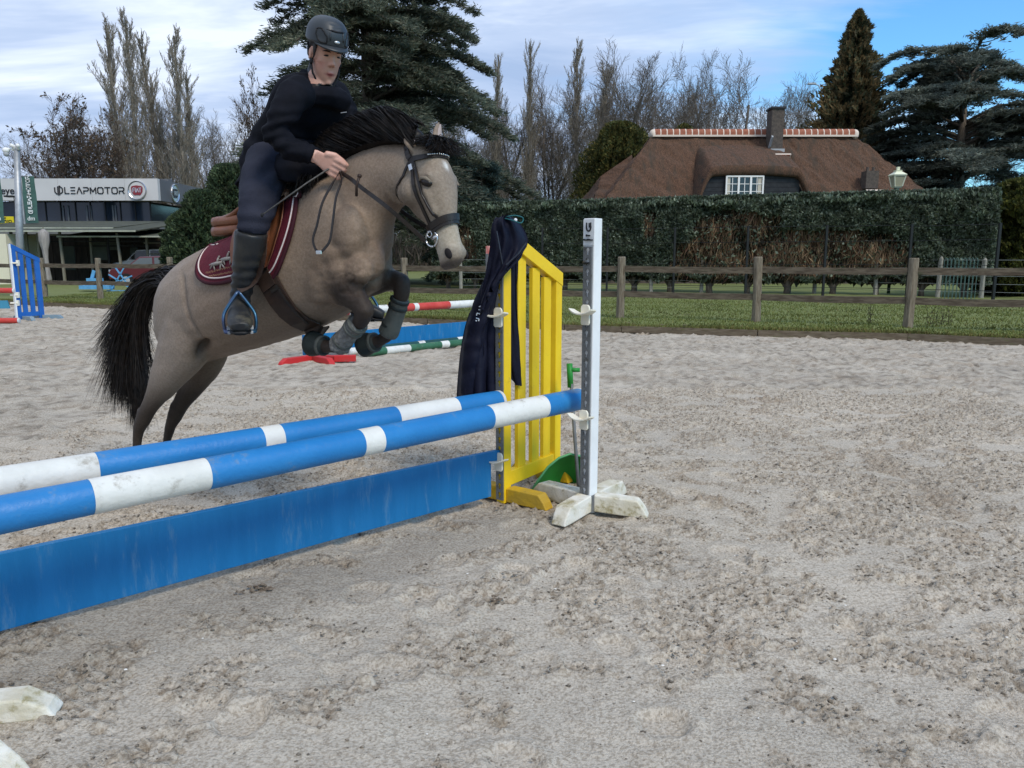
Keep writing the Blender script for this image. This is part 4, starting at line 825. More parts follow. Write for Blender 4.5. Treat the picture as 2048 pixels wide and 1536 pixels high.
# banners, yellow board
m_ban = material('green_banner_cloth', (0.050, 0.115, 0.095), (0.062, 0.13, 0.11), scale=1, rough=.7); m_wl = material('white_lettering', (0.75, 0.77, 0.75), rough=.6)
for px0, px1, lb in ((47, 73, 'tall green banner with white lettering beside the camera mast'), (-22, 5, 'green banner cut off by the left picture edge')):
    by = 41.0; xa, xb = SXa(px0, 400, by), SXa(px1, 400, by); za, zb_ = ZZ(446, by), ZZ(353, by); bn = thing('banner', lb, 'banner', ((xa + xb) / 2, by, 0), 'green banners in front of the showroom')
    mb = MB(); rr = []
    for i in range(9):
        z = za + (zb_ - za) * i / 8; o_ = .03 * math.sin(i * 1.1); rr.append(np.array([(xa, by + o_, z), (xb, by - o_, z), (xb, by - o_ + .01, z), (xa, by + o_ + .01, z)]))
    mb.rings(rr); build('cloth', mb, m_ban, bn)
    mb = MB(); mb.tube([(xa - .06, by, -.05), (xa - .06, by, zb_ + .15)], .05, 8); mb.tube([(xa - .06, by, zb_ + .02), (xb, by, zb_ + .02)], .02, 6); build('pole', mb, m_galv, bn)
    mb = MB(); h = (xb - xa) * .26; x_m = (xa + xb) / 2 + h * .5; strokes(mb, 'LEAPMOTOR', (x_m, by - .05, ZZ(415, by)), (0, 0, 1), (-1, 0, 0), h, .045, 0, gap=.22, wide=.82, depth=.02); build('lettering', mb, m_wl, bn)
    mb = MB(); zc_ = ZZ(421, by); cxx = (xa + xb) / 2
    for a, b in (((-4, 3), (3, 3)), ((-5, 0), (5, 0)), ((-5, -2), (5, -2)), ((-5, -2), (-2, -5)), ((-2, -5), (3, -5)), ((3, -5), (5, -2))): mb.beam((cxx + a[0] * .025, by - .05, zc_ + a[1] * .03), (cxx + b[0] * .025, by - .05, zc_ + b[1] * .03), .035, .02, up=(0, -1, 0))
    build('emblem', mb, m_wl, bn); text_on('small_lettering', 'dm', (xa + .22 * (xb - xa), by - .05, ZZ(441, by)), (1, 0, 0), (0, 0, 1), .55 * (xb - xa), m_wl, bn)
m_yel = material('yellow_board', (0.75, 0.62, 0.02), rough=.5); yy_ = 42.5; yb_ = thing('yellow_sign', 'small yellow sign with black lettering under the showroom glazing', 'sign', (SX_(22, yy_), yy_, ZZ(447, yy_)))
mb = MB(); mb.box((SX_(22, yy_), yy_, ZZ(440, yy_)), (SX_(36, yy_) - SX_(9, yy_), .05, ZZ(433, yy_) - ZZ(447, yy_))); build('board', mb, m_yel, yb_)
mb = MB(); strokes(mb, 'F', (SX_(13, yy_), yy_ - .03, ZZ(445, yy_)), (1, 0, 0), (0, 0, 1), .24, .06, 0, depth=.02); strokes(mb, 'IIO', (SX_(20, yy_), yy_ - .03, ZZ(445, yy_)), (1, 0, 0), (0, 0, 1), .12, .03, 0, depth=.02); build('lettering', mb, m_ink, yb_)
mb = MB(); mb.tube([(SX_(22, yy_), yy_ + .04, 0), (SX_(22, yy_), yy_ + .04, ZZ(447, yy_))], .03, 6); build('post', mb, m_galv, yb_)

# camera mast
px_, py_ = at(41, 25); mz = ZZ(300, 25); mast = thing('camera_mast', 'grey steel mast with white dome cameras at the left edge', 'camera mast', (px_, py_, 0))
tx = SXa(33.5, 300, 25) ; mb = MB(); mb.tube([(px_, py_, -.1), ((px_ + tx) / 2, py_, mz / 2), (tx, py_, mz)], [.12, .105, .085], 12); build('mast', mb, m_galv, mast, smooth=True)
mb = MB(); mb.tube([(tx, py_, mz - .1), (tx - .12, py_ - .05, mz + .02), (tx - .28, py_ - .1, mz + .02)], [.03, .03, .05], 8); mb.sphere((tx - .28, py_ - .1, mz - .02), (.10, .10, .09)); build('camera_housing', mb, m_white, mast, smooth=True)
mb = MB(); mb.sphere((tx - .28, py_ - .1, mz - .13), (.08, .08, .085)); build('camera_dome', mb, m_lead, mast, smooth=True)
for s_ in (-.06, .08): mb = MB(); mb.tube([(tx + s_, py_ - .03, mz), (tx + s_, py_ - .05, mz + .11), (tx + s_ * 1.6, py_ - .14, mz + .13)], [.05, .06, .055], 8); build('camera', mb, m_white, mast, smooth=True)
mb = MB(); mb.tube([(px_ + .08, py_, ZZ(395, 25)), (px_ + .12, py_ - .05, ZZ(420, 25)), (px_ + .10, py_, ZZ(470, 25))], .012, 5); mb.box((px_ - .02, py_ - .02, ZZ(393, 25)), (.26, .24, .05)); build('cable', mb, m_black, mast)

# ------------------------------------------------------------------ open shed (long low canopy)
m_sheet = material('weathered_roof_sheet', (0.045, 0.05, 0.036), (0.07, 0.075, 0.052), scale=1.5, rough=.8, dirt=(.08, .085, .05)); m_fascia = material('pale_fascia', (0.42, 0.44, 0.36), (0.30, 0.32, 0.25), scale=2, rough=.8)
m_spurl = material('weathered_purlin', (0.15, 0.16, 0.11), rough=.9); m_shadep = material('dark_timber', (0.045, 0.036, 0.030), (0.07, 0.055, 0.045), scale=2, rough=.95, stretch=(4, 1, .5)); m_spost = material('shed_post_paint', (0.20, 0.19, 0.15), rough=.8); m_creamw = material('cream_render', (0.70, 0.66, 0.50), (0.64, 0.60, 0.46), scale=.8, rough=.9)
shed = thing('open_shed', 'long low open shed with thin roofs and slender posts below showroom', 'shed', (SX_(180, 39), 39, 0))
for (a, b, ya, yb2, za, zb2) in ((-70, 276, 37.2, 43.0, 463, 446), (-70, 232, 38.5, 43.6, 457, 444), (118, 392, 37.9, 42.4, 474, 460)):
    xa, xb = SX_(a, ya), SX_(b, ya); z0, z1 = ZZ(za, ya), ZZ(zb2, yb2); mb = MB()
    mb.prism([(xa, ya, z0), (xb, ya, z0), (xb + .3, yb2, z1), (xa, yb2, z1)], (0, 0, .05)); build('roof_sheet', mb, m_sheet, shed)
    mb = MB(); mb.box(((xa + xb) / 2, ya - .03, z0 + .02), (xb - xa, .05, .07)); build('fascia', mb, m_fascia, shed)
    for q in (.22, .45, .7, .95):
        mb = MB(); mb.box(((xa + xb) / 2, ya + (yb2 - ya) * q, z0 + (z1 - z0) * q - .05), (xb - xa - .1, .07, .05)); build('purlin', mb, m_spurl, shed)
for px, y, pyt, lean in ((27, 38, 462, 0), (57, 38.5, 462, .0), (80, 38.5, 466, 0), (126, 38, 463, -.02), (184, 40, 463, 0), (218, 40.5, 466, 0), (243, 38, 466, -.05), (296, 39, 470, 0), (326, 39.4, 472, 0), (376, 39, 474, 0)):
    mb = MB(); x = SX_(px, y); z = ZZ(pyt, y); mb.beam((x, y, -.05), (x + lean * z, y, z), .10, .10, up=(0, 1, 0)); build('post', mb, m_spost if px not in (218, 326) else m_black, shed)
for a, b, y, py, m_ in ((30, 390, 39.5, 483, m_black), (150, 300, 41, 492, m_black), (20, 120, 38.6, 470, m_spost), (290, 395, 39.5, 486, m_spost), (300, 392, 40, 508, m_spost)):
    mb = MB(); mb.box(((SX_(a, y) + SX_(b, y)) / 2, y, ZZ(py, y)), (SX_(b, y) - SX_(a, y), .05, .06)); build('rail', mb, m_, shed)
for i in range(17):
    xa, xb = SX_(16 + i * 23, 43.8), SX_(16 + (i + 1) * 23, 43.8); mb = MB(); mb.box(((xa + xb) / 2, 43.8, 1.3), (xb - xa - .03, .08, 2.7)); build('back_panel', mb, m_shadep, shed)
m_gp = material('grey_green_panel', (0.085, 0.10, 0.085), (0.11, 0.125, 0.105), scale=1, rough=.8)
for a, b, pa, pb_, y in ((188, 216, 482, 520, 41.5), (220, 238, 478, 500, 41.5), (128, 150, 492, 540, 42.5), (262, 276, 495, 530, 42.5)):
    mb = MB(); mb.box(((SX_(a, y) + SX_(b, y)) / 2, y, (ZZ(pa, y) + ZZ(pb_, y)) / 2), (SX_(b, y) - SX_(a, y), .06, ZZ(pa, y) - ZZ(pb_, y))); build('partition', mb, m_gp, shed)
cw = MB(); xa, xb = -34, SX_(13, 37); cw.box(((xa + xb) / 2, 38.4, 1.22), (xb - xa, 2.6, 2.46)); tag(build('cream_outbuilding', cw, m_creamw), 'plain cream rendered wall end at the left edge behind the fence', 'outbuilding')
# folded parasol
ux, uy = SX_(92, 36.5), 36.5; um = thing('folded_parasol', 'tall folded pale grey parasol standing in front of the shed', 'parasol', (ux, uy, 0)); m_par = material('pale_canvas', (0.36, 0.34, 0.32), (0.26, 0.24, 0.23), scale=6, rough=.9, stretch=(3, 3, .5))
mb = MB(); mb.tube([(ux, uy, 0), (ux, uy, 2.75)], .03, 8); build('pole', mb, m_spost, um)
mb = MB(); rr = []
for z, r_ in ((2.65, .05), (2.5, .20), (2.1, .20), (1.7, .12), (1.3, .09), (.9, .10), (.35, .16), (.2, .12)):
    a = np.linspace(0, 2 * math.pi, 16, endpoint=False); rr.append(np.stack([ux + r_ * (1 + .2 * np.cos(8 * a)) * np.cos(a), uy + r_ * (1 + .2 * np.cos(8 * a)) * np.sin(a), np.full(16, z)], 1))
mb.rings(rr); build('canopy', mb, m_par, um, smooth=True)
# light blue trestles
m_lb = material('light_blue_paint', (0.12, 0.36, 0.60), (0.10, 0.30, 0.52), scale=4, rough=.6)
for px, lb, w_ in ((193, 'light blue low trestle behind the fence left of its post', .55), (242, 'light blue crossed frame behind the fence right of its post', .8)):
    x, y = at(px, 29.5); tr = thing('blue_trestle', lb, 'trestle', (x, y, 0)); 
    if px == 193:
        for s_ in (-1, 1): mb = MB(); mb.beam((x + s_ * .05, y, .85), (x + s_ * .25, y, .28), .05, .12); build('leg', mb, m_lb, tr)
        mb = MB(); mb.box((x, y, .22), (1.15, .4, .14)); mb.box((x - .05, y, .42), (.5, .3, .28)); build('base', mb, m_lb, tr)
    else:
        for a, b in (((-.5, .1), (.2, .95)), ((.5, .1), (-.2, .95)), ((-.5, .3), (.55, .65)), ((-.55, .7), (.55, .12))): mb = MB(); mb.beam((x + a[0] * w_, y, a[1]), (x + b[0] * w_, y, b[1]), .04, .045); build('brace', mb, m_lb, tr)
        mb = MB(); mb.box((x, y, .07), (1.1, .1, .07)); build('base', mb, m_lb, tr)
# parked maroon car, half hidden by the horse
m_mar = material('maroon_car_paint', (0.10, 0.012, 0.018), rough=.3, coat=.6); m_tyre = material('tyre_rubber', (0.015, 0.015, 0.016), rough=.8); m_cg = material('car_glass', (0.10, 0.12, 0.13), rough=.06, spec=.7)
cx_, cy_ = SX_(330, 37), 36.6; car = thing('parked_car', 'parked maroon car under the shed roof behind the horse', 'car', (cx_, cy_, 0))
prof = [(-2.1, .35), (-2.15, .62), (-2.0, .82), (-1.25, .95), (-.65, 1.38), (.7, 1.42), (1.45, 1.0), (2.05, .92), (2.12, .6), (2.05, .33)]
mb = MB(); mb.prism([(cx_ + a, cy_ - .82, b) for a, b in prof], (0, 1.64, 0)); build('body', mb, m_mar, car, bevel=.05)
for gl in ([(-1.12, .97), (-.62, 1.32), (-.05, 1.34), (-.05, .97)], [(.05, .97), (.05, 1.34), (.65, 1.34), (1.25, 1.0)]): mb = MB(); mb.prism([(cx_ + a, cy_ - .835, b) for a, b in gl], (0, .01, 0)); build('window', mb, m_cg, car)
for s_ in (-1.3, 1.3):
    mb = MB(); mb.tube([(cx_ + s_, cy_ - .86, .31), (cx_ + s_, cy_ - .66, .31)], .31, 18); w_o = build('wheel', mb, m_tyre, car); mb = MB(); mb.tube([(cx_ + s_, cy_ - .875, .31), (cx_ + s_, cy_ - .85, .31)], .18, 14); build('rim', mb, m_chrome, w_o)
mb = MB(); mb.box((cx_ - 2.08, cy_ - .55, .72), (.14, .3, .14)); build('headlight', mb, m_chrome, car)
cx_, cy_ = SX_(322, 42), 41.5
m_silver = material('silver_car_paint', (0.42, 0.43, 0.44), rough=.3, metal=.5); car2 = thing('parked_car', 'silver car roof showing deep inside the open shed', 'car', (cx_, cy_, 0)); mb = MB(); mb.prism([(cx_ + a, cy_ - .8, b * 1.28) for a, b in prof], (0, 1.6, 0)); build('body', mb, m_silver, car2, bevel=.05)
for gl in ([(-1.12, .97), (-.62, 1.32), (-.05, 1.34), (-.05, .97)], [(.05, .97), (.05, 1.34), (.65, 1.34), (1.25, 1.0)]): mb = MB(); mb.prism([(cx_ + a, cy_ - .815, b * 1.28) for a, b in gl], (0, .01, 0)); build('window', mb, m_glass, car2)
for s_ in (-1.3, 1.3): mb = MB(); mb.tube([(cx_ + s_, cy_ - .84, .33), (cx_ + s_, cy_ - .66, .33)], .33, 16); build('wheel', mb, m_tyre, car2)
# ------------------------------------------------------------------ jump material
m_blue = material('blue_gloss_paint', (0.014, 0.168, 0.43), (0.020, 0.195, 0.475), scale=3, rough=.45, bump=.25, bscale=40, dirt=(0.15, 0.22, 0.31), dscale=6, damt=(.55, .70), spec=.4, stretch=(1, 1, 1))
m_bplank = material('blue_plank_paint', (0.004, 0.135, 0.34), (0.008, 0.155, 0.38), scale=2.5, rough=.5, bump=.2, bscale=30, dirt=(0.07, 0.20, 0.37), dscale=3.5, damt=(.53, .70), spec=.35, stretch=(5, 5, .9))
m_wpaint = material('white_pole_paint', (0.72, 0.71, 0.66), (0.62, 0.61, 0.56), scale=5, rough=.5, bump=.3, bscale=40, dirt=(0.36, 0.33, 0.28), dscale=8, damt=(.56, .72))
m_wpost = material('white_standard_paint', (0.78, 0.79, 0.78), (0.70, 0.71, 0.70), scale=6, rough=.45, dirt=(.35, .34, .30), dscale=11, damt=(.70, .80))
m_wfoot = material('muddy_white_paint', (0.76, 0.73, 0.65), (0.58, 0.53, 0.40), scale=7, rough=.7, bump=.4, bscale=50, dirt=(0.30, 0.25, 0.12), dscale=13, damt=(.50, .68))
m_yellow = material('yellow_paint', (0.84, 0.57, 0.014), (0.78, 0.51, 0.012), scale=4, rough=.45, bump=.15, bscale=30, dirt=(0.35, 0.26, 0.06), dscale=13, damt=(.62, .74))
m_yfoot = material('muddy_yellow_paint', (0.66, 0.40, 0.010), (0.45, 0.29, 0.03), scale=7, rough=.6, bump=.4, bscale=50, dirt=(0.16, 0.11, 0.03), dscale=16, damt=(.60, .72))
m_track = material('galvanised_track', (0.13, 0.135, 0.135), (0.17, 0.175, 0.175), scale=14, rough=.6, metal=.15, dirt=(.08, .075, .06), dscale=20)
m_cup = material('cream_plastic', (0.80, 0.76, 0.64), (0.74, 0.69, 0.56), scale=8, rough=.4)
m_redp = material('red_pole_paint', (0.48, 0.045, 0.035), (0.56, 0.075, 0.055), scale=6, rough=.5, dirt=(.30, .13, .10), dscale=8)
m_greenp = material('green_pole_paint', (0.030, 0.11, 0.055), (0.045, 0.14, 0.075), scale=6, rough=.5, dirt=(.10, .16, .10), dscale=8)
m_dgreenp = material('dark_green_pole_paint', (0.012, 0.055, 0.055), (0.018, 0.07, 0.07), scale=6, rough=.5)
m_pend = material('pole_end_cap', (0.60, 0.60, 0.58), rough=.5)

PD = unit(np.array([-1.57, -1.55, 0])); PN = np.array([-PD[1], PD[0], 0])      # along the poles (to the near left), and across
def pole(name, label, a, b, r, bands, group=None, endcap=True):
    """bands: list of (fraction, material) from a to b"""
    a, b = np.array(a, float), np.array(b, float); mats = []; mb = MB(); d = b - a; t0 = 0
    for t1, m in bands:
        if m not in mats: mats.append(m)
        n = max(2, int((t1 - t0) * 14)); pts = [a + d * (t0 + (t1 - t0) * i / n) for i in range(n + 1)]; k = 24; T = unit(d); x = unit(np.cross(T, (0, 0, 1))); y = np.cross(T, x); an = np.linspace(0, 2 * math.pi, k, endpoint=False)
        rr = [p + (np.outer(np.cos(an), x) + np.outer(np.sin(an), y)) * (r * (1 + .012 * math.sin(9 * t0 + i * 1.3))) for i, p in enumerate(pts)]; mb.rings(rr, mats.index(m), cap=False); t0 = t1
    if endcap:
        mats.append(m_pend) if m_pend not in mats else None
        for e, s_ in ((a, -1), (b, 1)): mb.rings([e + (np.outer(np.cos(an), x) + np.outer(np.sin(an), y)) * q + T * s_ * dd for q, dd in ((r * 1.02, -.012), (r * 1.02, .004), (r * .85, .012), (r * .3, .013))], mats.index(m_pend))
    o = build(name, mb, mats, smooth=True); return tag(o, label, 'jump pole', group)
# end points of the two poles
f0, f1 = AY(1160, 798, 4.03), AY(0, 1030, 2.20)
fz = (f0[2] + f1[2]) / 2
dF = (f1 - f0) / np.linalg.norm(f1 - f0); LPF = 3.35; fend = f0 + dF * LPF
def frac(px_list, a, b, pyf):      # photograph columns of the band edges -> fraction along the pole
    out = []
    for px in px_list:
        k = (px - 1024) / FPX; # x = k*(y ct - (z-H) st)
        d = b - a; A_ = d[0] - k * (d[1] * ct - d[2] * st); B_ = k * (a[1] * ct - (a[2] - CAMH) * st) - a[0]; out.append(B_ / A_)
    return out
fr = frac([1085, 975, 757, 718, 412, 180], f0, fend, 0)
pole('jump_pole', 'front blue and white jump pole, resting in the white standard', f0, fend, .0575, [(fr[0], m_blue), (fr[1], m_wpaint), (fr[2], m_blue), (fr[3], m_wpaint), (fr[4], m_blue), (fr[5], m_wpaint), (fr[5] + .27, m_blue), (1, m_wpaint)], 'blue and white jump poles')
b0, b1_ = AY(998, 803, 3.93), AY(0, 968, 2.46); dB = (b1_ - b0) / np.linalg.norm(b1_ - b0); bend_ = b0 + dB * 3.35
fr = frac([909, 790, 560, 521, 192], b0, bend_, 0)
pole('jump_pole', 'rear blue and white jump pole, resting in the yellow wing cup', b0, bend_, .0575, [(fr[0], m_blue), (fr[1], m_wpaint), (fr[2], m_blue), (fr[3], m_wpaint), (fr[4], m_blue), (fr[4] + .22, m_wpaint), (1, m_blue)], 'blue and white jump poles')

# hanging plank filler under the rear pole
pa, pb = G(976, 988, .055), None
q0 = np.array([*(G(976, 991, .05)[:2]), 0]); q1 = np.array([*(G(0, 1257, .03)[:2]), 0]); dP = unit(q1 - q0); q2 = q0 + dP * 3.0; nP = np.array([-dP[1], dP[0], 0]); hz0 = AY(976, 905, q0[1])[2]; hz1 = AY(0, 1107, q1[1])[2]
Lq = np.linalg.norm(q1 - q0); hzE = hz0 + (hz1 - hz0) * 3.0 / Lq; zb0, zb1 = .05, .05 + (.03 - .05) * 3.0 / Lq
mb = MB(); tg = -dP * .055
poly = [q0 + (0, 0, zb0), q2 + (0, 0, zb1), q2 + (0, 0, hzE), q0 + tg * 1.3 + (0, 0, hz0 + .008), q0 + tg * 1.3 + (0, 0, hz0 - .045), q0 + (0, 0, hz0 - .05)]
mb.prism(poly, -nP * .028 if np.dot(nP, (0, 1, 0)) > 0 else nP * .028)
plank = thing('hanging_plank', 'long solid blue plank hanging under the rear pole', 'jump plank', q0); build('plank', mb, m_bplank, plank, bevel=.003)
mb = MB(); e0 = q0 + tg * 1.3 + (0, 0, hz0 - .02); mb.sphere(e0 + tg * .1, (.02, .02, .035), 8, 6); build('hanger_end', mb, m_cup, plank)

# ---- keyhole track with real holes
def track(o, up_h, w, nrm, side, n, pitch, z0):
    """o: bottom centre; nrm outward, side along the width"""
    bm = bmesh.new(); cell = []
    me = bpy.data.meshes.new('cell'); hw, hp = w / 2, pitch / 2
    outer = [(-hw, -hp), (hw, -hp), (hw, hp), (-hw, hp)]; r_, s_ = w * .22, w * .12
    hole = [(r_ * math.sin(a), .18 * pitch + r_ * math.cos(a)) for a in np.linspace(-2.5, 2.5, 11)]; hole = [(x, y) for x, y in hole] + [(s_, -.30 * pitch), (-s_, -.30 * pitch)]
    vo = [bm.verts.new((x, y, 0)) for x, y in outer]; vh = [bm.verts.new((x, y, 0)) for x, y in hole]
    es = [bm.edges.new((vo[i], vo[(i + 1) % 4])) for i in range(4)] + [bm.edges.new((vh[i], vh[(i + 1) % len(vh)])) for i in range(len(vh))]
    bmesh.ops.triangle_fill(bm, edges=es, use_beauty=True); bm.verts.ensure_lookup_table()
    # drop triangles filling the hole
    kill = [f for f in bm.faces if all(v in set(vh) for v in f.verts)]; bmesh.ops.delete(bm, geom=kill, context='FACES_ONLY')
    bm.verts.index_update(); cv = np.array([v.co[:] for v in bm.verts]); cf = [tuple(v.index for v in f.verts) for f in bm.faces]; bm.free(); bpy.data.meshes.remove(me); mb = MB(); nh = len(hole)
    nrm, side = np.array(nrm, float), np.array(side, float)
    for i in range(n):
        zc = z0 + pitch * (i + .5)
        def tp(v, d): return np.array(o) + np.outer(v[:, 0], side) + np.outer(v[:, 1] + zc, (0, 0, 1)) + nrm * d
        mb.add(tp(cv, .010), cf); hv = cv[4:4 + nh]; P = np.concatenate([tp(hv, .010), tp(hv, .003)]); mb.add(P, [(j, (j + 1) % nh, nh + (j + 1) % nh, nh + j) for j in range(nh)])
    zt = z0 + pitch * n
    for s2 in (-1, 1): a = np.array(o) + side * s2 * hw; mb.add([a + (0, 0, z0) + nrm * .010, a + (0, 0, zt) + nrm * .010, a + (0, 0, zt) + nrm * .0006, a + (0, 0, z0) + nrm * .0006], [(0, 1, 2, 3)])
    return mb
def cup(o, nrm, side, label, lift=0.0):
    """cream plastic pole cup: shell, tongue and back plate"""
    o, nrm, side = np.array(o, float), np.array(nrm, float), np.array(side, float); up = np.array([0, 0, 1.0]); c = thing('jump_cup', label, 'jump cup', o, 'cream plastic pole cups')
    mb = MB(); n = 9; w = .030
    for th_ in (0, 1):
        pass
    rr = []
    for i in range(n):                                  # shallow curved dish, ends turned up, across the track
        t = -1 + 2 * i / (n - 1); x = t * .068; z = .022 * t * t + .002 * abs(t); wd = .030 * (1 - .35 * abs(t) ** 3); thk = .008
        rr.append(np.array([o + side * x + nrm * (.042 - wd) + up * z, o + side * x + nrm * (.048 + wd) + up * (z + .006), o + side * x + nrm * (.048 + wd) + up * (z + .006 - thk), o + side * x + nrm * (.042 - wd) + up * (z - thk)]))
    mb.rings(rr); build('dish', mb, m_cup, c, bevel=.002)
    mb = MB(); mb.rings([np.array([o + side * sx * w_ + nrm * nn + up * z for sx, nn in ((-1, .012), (1, .012), (1, .024), (-1, .024))]) for z, w_ in ((-.055, .020), (-.045, .026), (.03, .026), (.040, .022), (.046, .014))]); build('back_plate', mb, m_cup, c, bevel=.003)
    return c

# ---- white standard
Cs = np.array([*(G(1177, 990, .09)[:2]), 0]); n1 = unit(np.array([-.66, -.75, 0])); s1 = np.array([-n1[1], n1[0], 0]) * 1.0      # s1 points away to the right
s1 = s1 if s1[0] > 0 else -s1
ws = thing('jump_standard', 'white jump standard with grey keyhole track on four muddy feet', 'jump standard', Cs); wP = .066; Htop = AY(1178, 437, Cs[1])[2]
def R2(nv, sv): return np.stack([nv, sv, np.array([0, 0, 1.0])], 1)
mb = MB(); mb.box(Cs + (0, 0, (Htop + .085) / 2), (wP, wP, Htop - .085), M=R2(n1, s1)); build('post', mb, m_wpost, ws, bevel=.004)
pitch = .0505; nh = int((Htop - .20) / pitch); mb = track(Cs + n1 * (wP / 2), 0, .050, n1, s1 * 1.0, nh, pitch, .095); build('keyhole_track', mb, m_track, ws)
mb = MB(); lz0, lz1 = .095 + pitch * nh + .006, Htop - .004; o_ = Cs + n1 * (wP / 2 + .001); mb.prism([o_ - s1 * .032 + (0, 0, lz0), o_ + s1 * .032 + (0, 0, lz0), o_ + s1 * .032 + (0, 0, lz1), o_ - s1 * .032 + (0, 0, lz1)], n1 * .001); lab = build('maker_label', mb, m_wpost, ws)
mb = MB(); zc = (lz0 + lz1) / 2 + .018; oo = o_ + n1 * .002; a = np.linspace(.15 * math.pi, -1.15 * math.pi, 14)
mb.tube([oo + s1 * .013 * math.cos(t) + np.array([0, 0, zc + .012 * math.sin(t) + (.0 if abs(t + math.pi / 2) < 1 else .006)]) for t in a], [.0045] * 14, 5)
for s_ in (-1, 1): mb.tube([oo + s1 * .013 * s_ + (0, 0, zc), oo + s1 * .012 * s_ + (0, 0, zc + .028)], .004, 5)
mb.tube([oo + s1 * .004 + (0, 0, zc + .004), oo + s1 * .003 + (0, 0, zc + .026)], .0035, 5); build('horseshoe_emblem', mb, m_ink, lab)
sd_ = s1; text_on('lettering', 'Jump', oo - sd_ * .011 + (0, 0, zc - .038), sd_, (0, 0, 1), .022, m_ink, lab); text_on('lettering', 'Track Base', oo - sd_ * .027 + (0, 0, zc - .058), sd_, (0, 0, 1), .054, m_ink, lab)
mb = MB(); mb.tube([Cs + n1 * (wP / 2 + .012) - s1 * .014 + (0, 0, Htop - .215), Cs + n1 * (wP / 2 + .016) + s1 * .014 + (0, 0, Htop - .215)], .006, 6); mb.tube([Cs + n1 * (wP / 2 + .010) - s1 * .018 + (0, 0, Htop - .212), Cs + n1 * (wP / 2 + .018) - s1 * .022 + (0, 0, Htop - .212)], .008, 6); build('lock_pin', mb, m_black, ws)
def foot(parent, C, d, L_, w=.085, h=.092, mat=m_wfoot, z=.0, start=.036, name='foot', rise=.0):
    d = unit(np.array(d, float)); s_ = np.array([-d[1], d[0], 0]); mb = MB(); rr = []
    for r_, hh_, lo in ((start, h, rise), (L_ * .5, h, rise * .5), (L_ * .86, h * .98, 0), (L_, h * .34, 0)):
        rr.append(np.array([C + d * r_ + s_ * sx * w / 2 * (1 if r_ < L_ else .93) + (0, 0, zz) for sx, zz in ((-1, lo + .004), (1, lo + .004), (1, hh_ + lo), (-1, hh_ + lo))]))
    rr[3] = np.array([C + d * (L_ + .012) - s_ * w / 2 * .96 + (0, 0, .004), C + d * (L_ + .012) + s_ * w / 2 * .96 + (0, 0, .004), C + d * L_ * .985 + s_ * w / 2 * .85 + (0, 0, h * .48), C + d * L_ * .985 - s_ * w / 2 * .85 + (0, 0, h * .48)])
    mb.rings(rr); return build(name, mb, mat, parent, bevel=.006)
tips = [G(1118, 1052), G(1292, 1034)]
for tp in tips:
    v = tp - Cs; v[2] = 0; foot(ws, Cs, v, np.linalg.norm(v), rise=.012)
v1, v2 = unit(np.array([*(tips[0] - Cs)[:2], 0])), unit(np.array([*(tips[1] - Cs)[:2], 0]))
for _p in ((1074, 990), (1240, 986)):
    v = G(*_p) - Cs; v[2] = 0; foot(ws, Cs, v, np.linalg.norm(v), rise=.012)
mb = MB(); mb.tube([Cs + (0, 0, .012), Cs + (0, 0, .098)], .056, 16); build('socket', mb, m_track, ws)
zc_ = f0[2] - .0575 - .004
cup(Cs + n1 * (wP / 2) + (0, 0, zc_), n1, s1, 'cream cup holding the end of the front pole on white standard')
cup(Cs + n1 * (wP / 2) + (0, 0, AY(1160, 627, Cs[1])[2]), n1, s1, 'empty cream cup high on the white standard')

# ---- yellow wing
Y0 = np.array([*(G(1008, 1003)[:2]), 0]); Y1_ = np.array([*(G(1108, 938, .06)[:2]), 0]); wd = unit(Y1_ - Y0); wn_ = np.array([wd[1], -wd[0], 0]); wl = np.linalg.norm(Y1_ - Y0)     # wn_ towards the camera right
wing = thing('jump_wing', 'yellow slatted wing with sloping top and grey keyhole track', 'jump wing', Y0); zN = 1.40; zF = AY(1108, 562, Y1_[1])[2]; pw, pt = .066, .050
Mw = R2(wd, wn_)
mb = MB(); mb.box(Y0 + (0, 0, zN / 2), (pw, pt, zN), M=Mw); build('stile', mb, m_yellow, wing, bevel=.003)
mb = MB(); mb.prism([Y1_ + wd * s_ * pw / 2 - wn_ * pt / 2 + (0, 0, z) for s_, z in ((-1, .05), (1, .05), (1, zF - .0), (-1, zF + .035))], wn_ * pt); build('stile', mb, m_yellow, wing, bevel=.003)
peak = Y0 + wd * .16 ; zPk = AY(1050, 492, peak[1])[2]
A0, B0 = Y0 + wd * (pw / 2 + .002) + (0, 0, zN - .06), Y1_ - wd * .006 + (0, 0, zF)
zs = lambda t: zN + .02 + (zF - zN) * t
mb = MB(); mb.prism([Y0 - wd * pw / 2 - wn_ * (pt / 2 + .004) + (0, 0, zN + .075), Y1_ + wd * (pw / 2 + .003) - wn_ * (pt / 2 + .004) + (0, 0, zF + .045), Y1_ + wd * (pw / 2 + .003) - wn_ * (pt / 2 + .004) + (0, 0, zF - .03), Y0 - wd * pw / 2 - wn_ * (pt / 2 + .004) + (0, 0, zN - .005)], wn_ * (pt + .008)); build('top_rail', mb, m_yellow, wing, bevel=.003)
mb = MB(); mb.prism([Y0 + wd * (pw / 2) - wn_ * pt * .42 + (0, 0, .085), Y1_ - wd * pw / 2 - wn_ * pt * .42 + (0, 0, .085), Y1_ - wd * pw / 2 - wn_ * pt * .42 + (0, 0, .165), Y0 + wd * pw / 2 - wn_ * pt * .42 + (0, 0, .165)], wn_ * pt * .84); build('bottom_rail', mb, m_yellow, wing, bevel=.003)
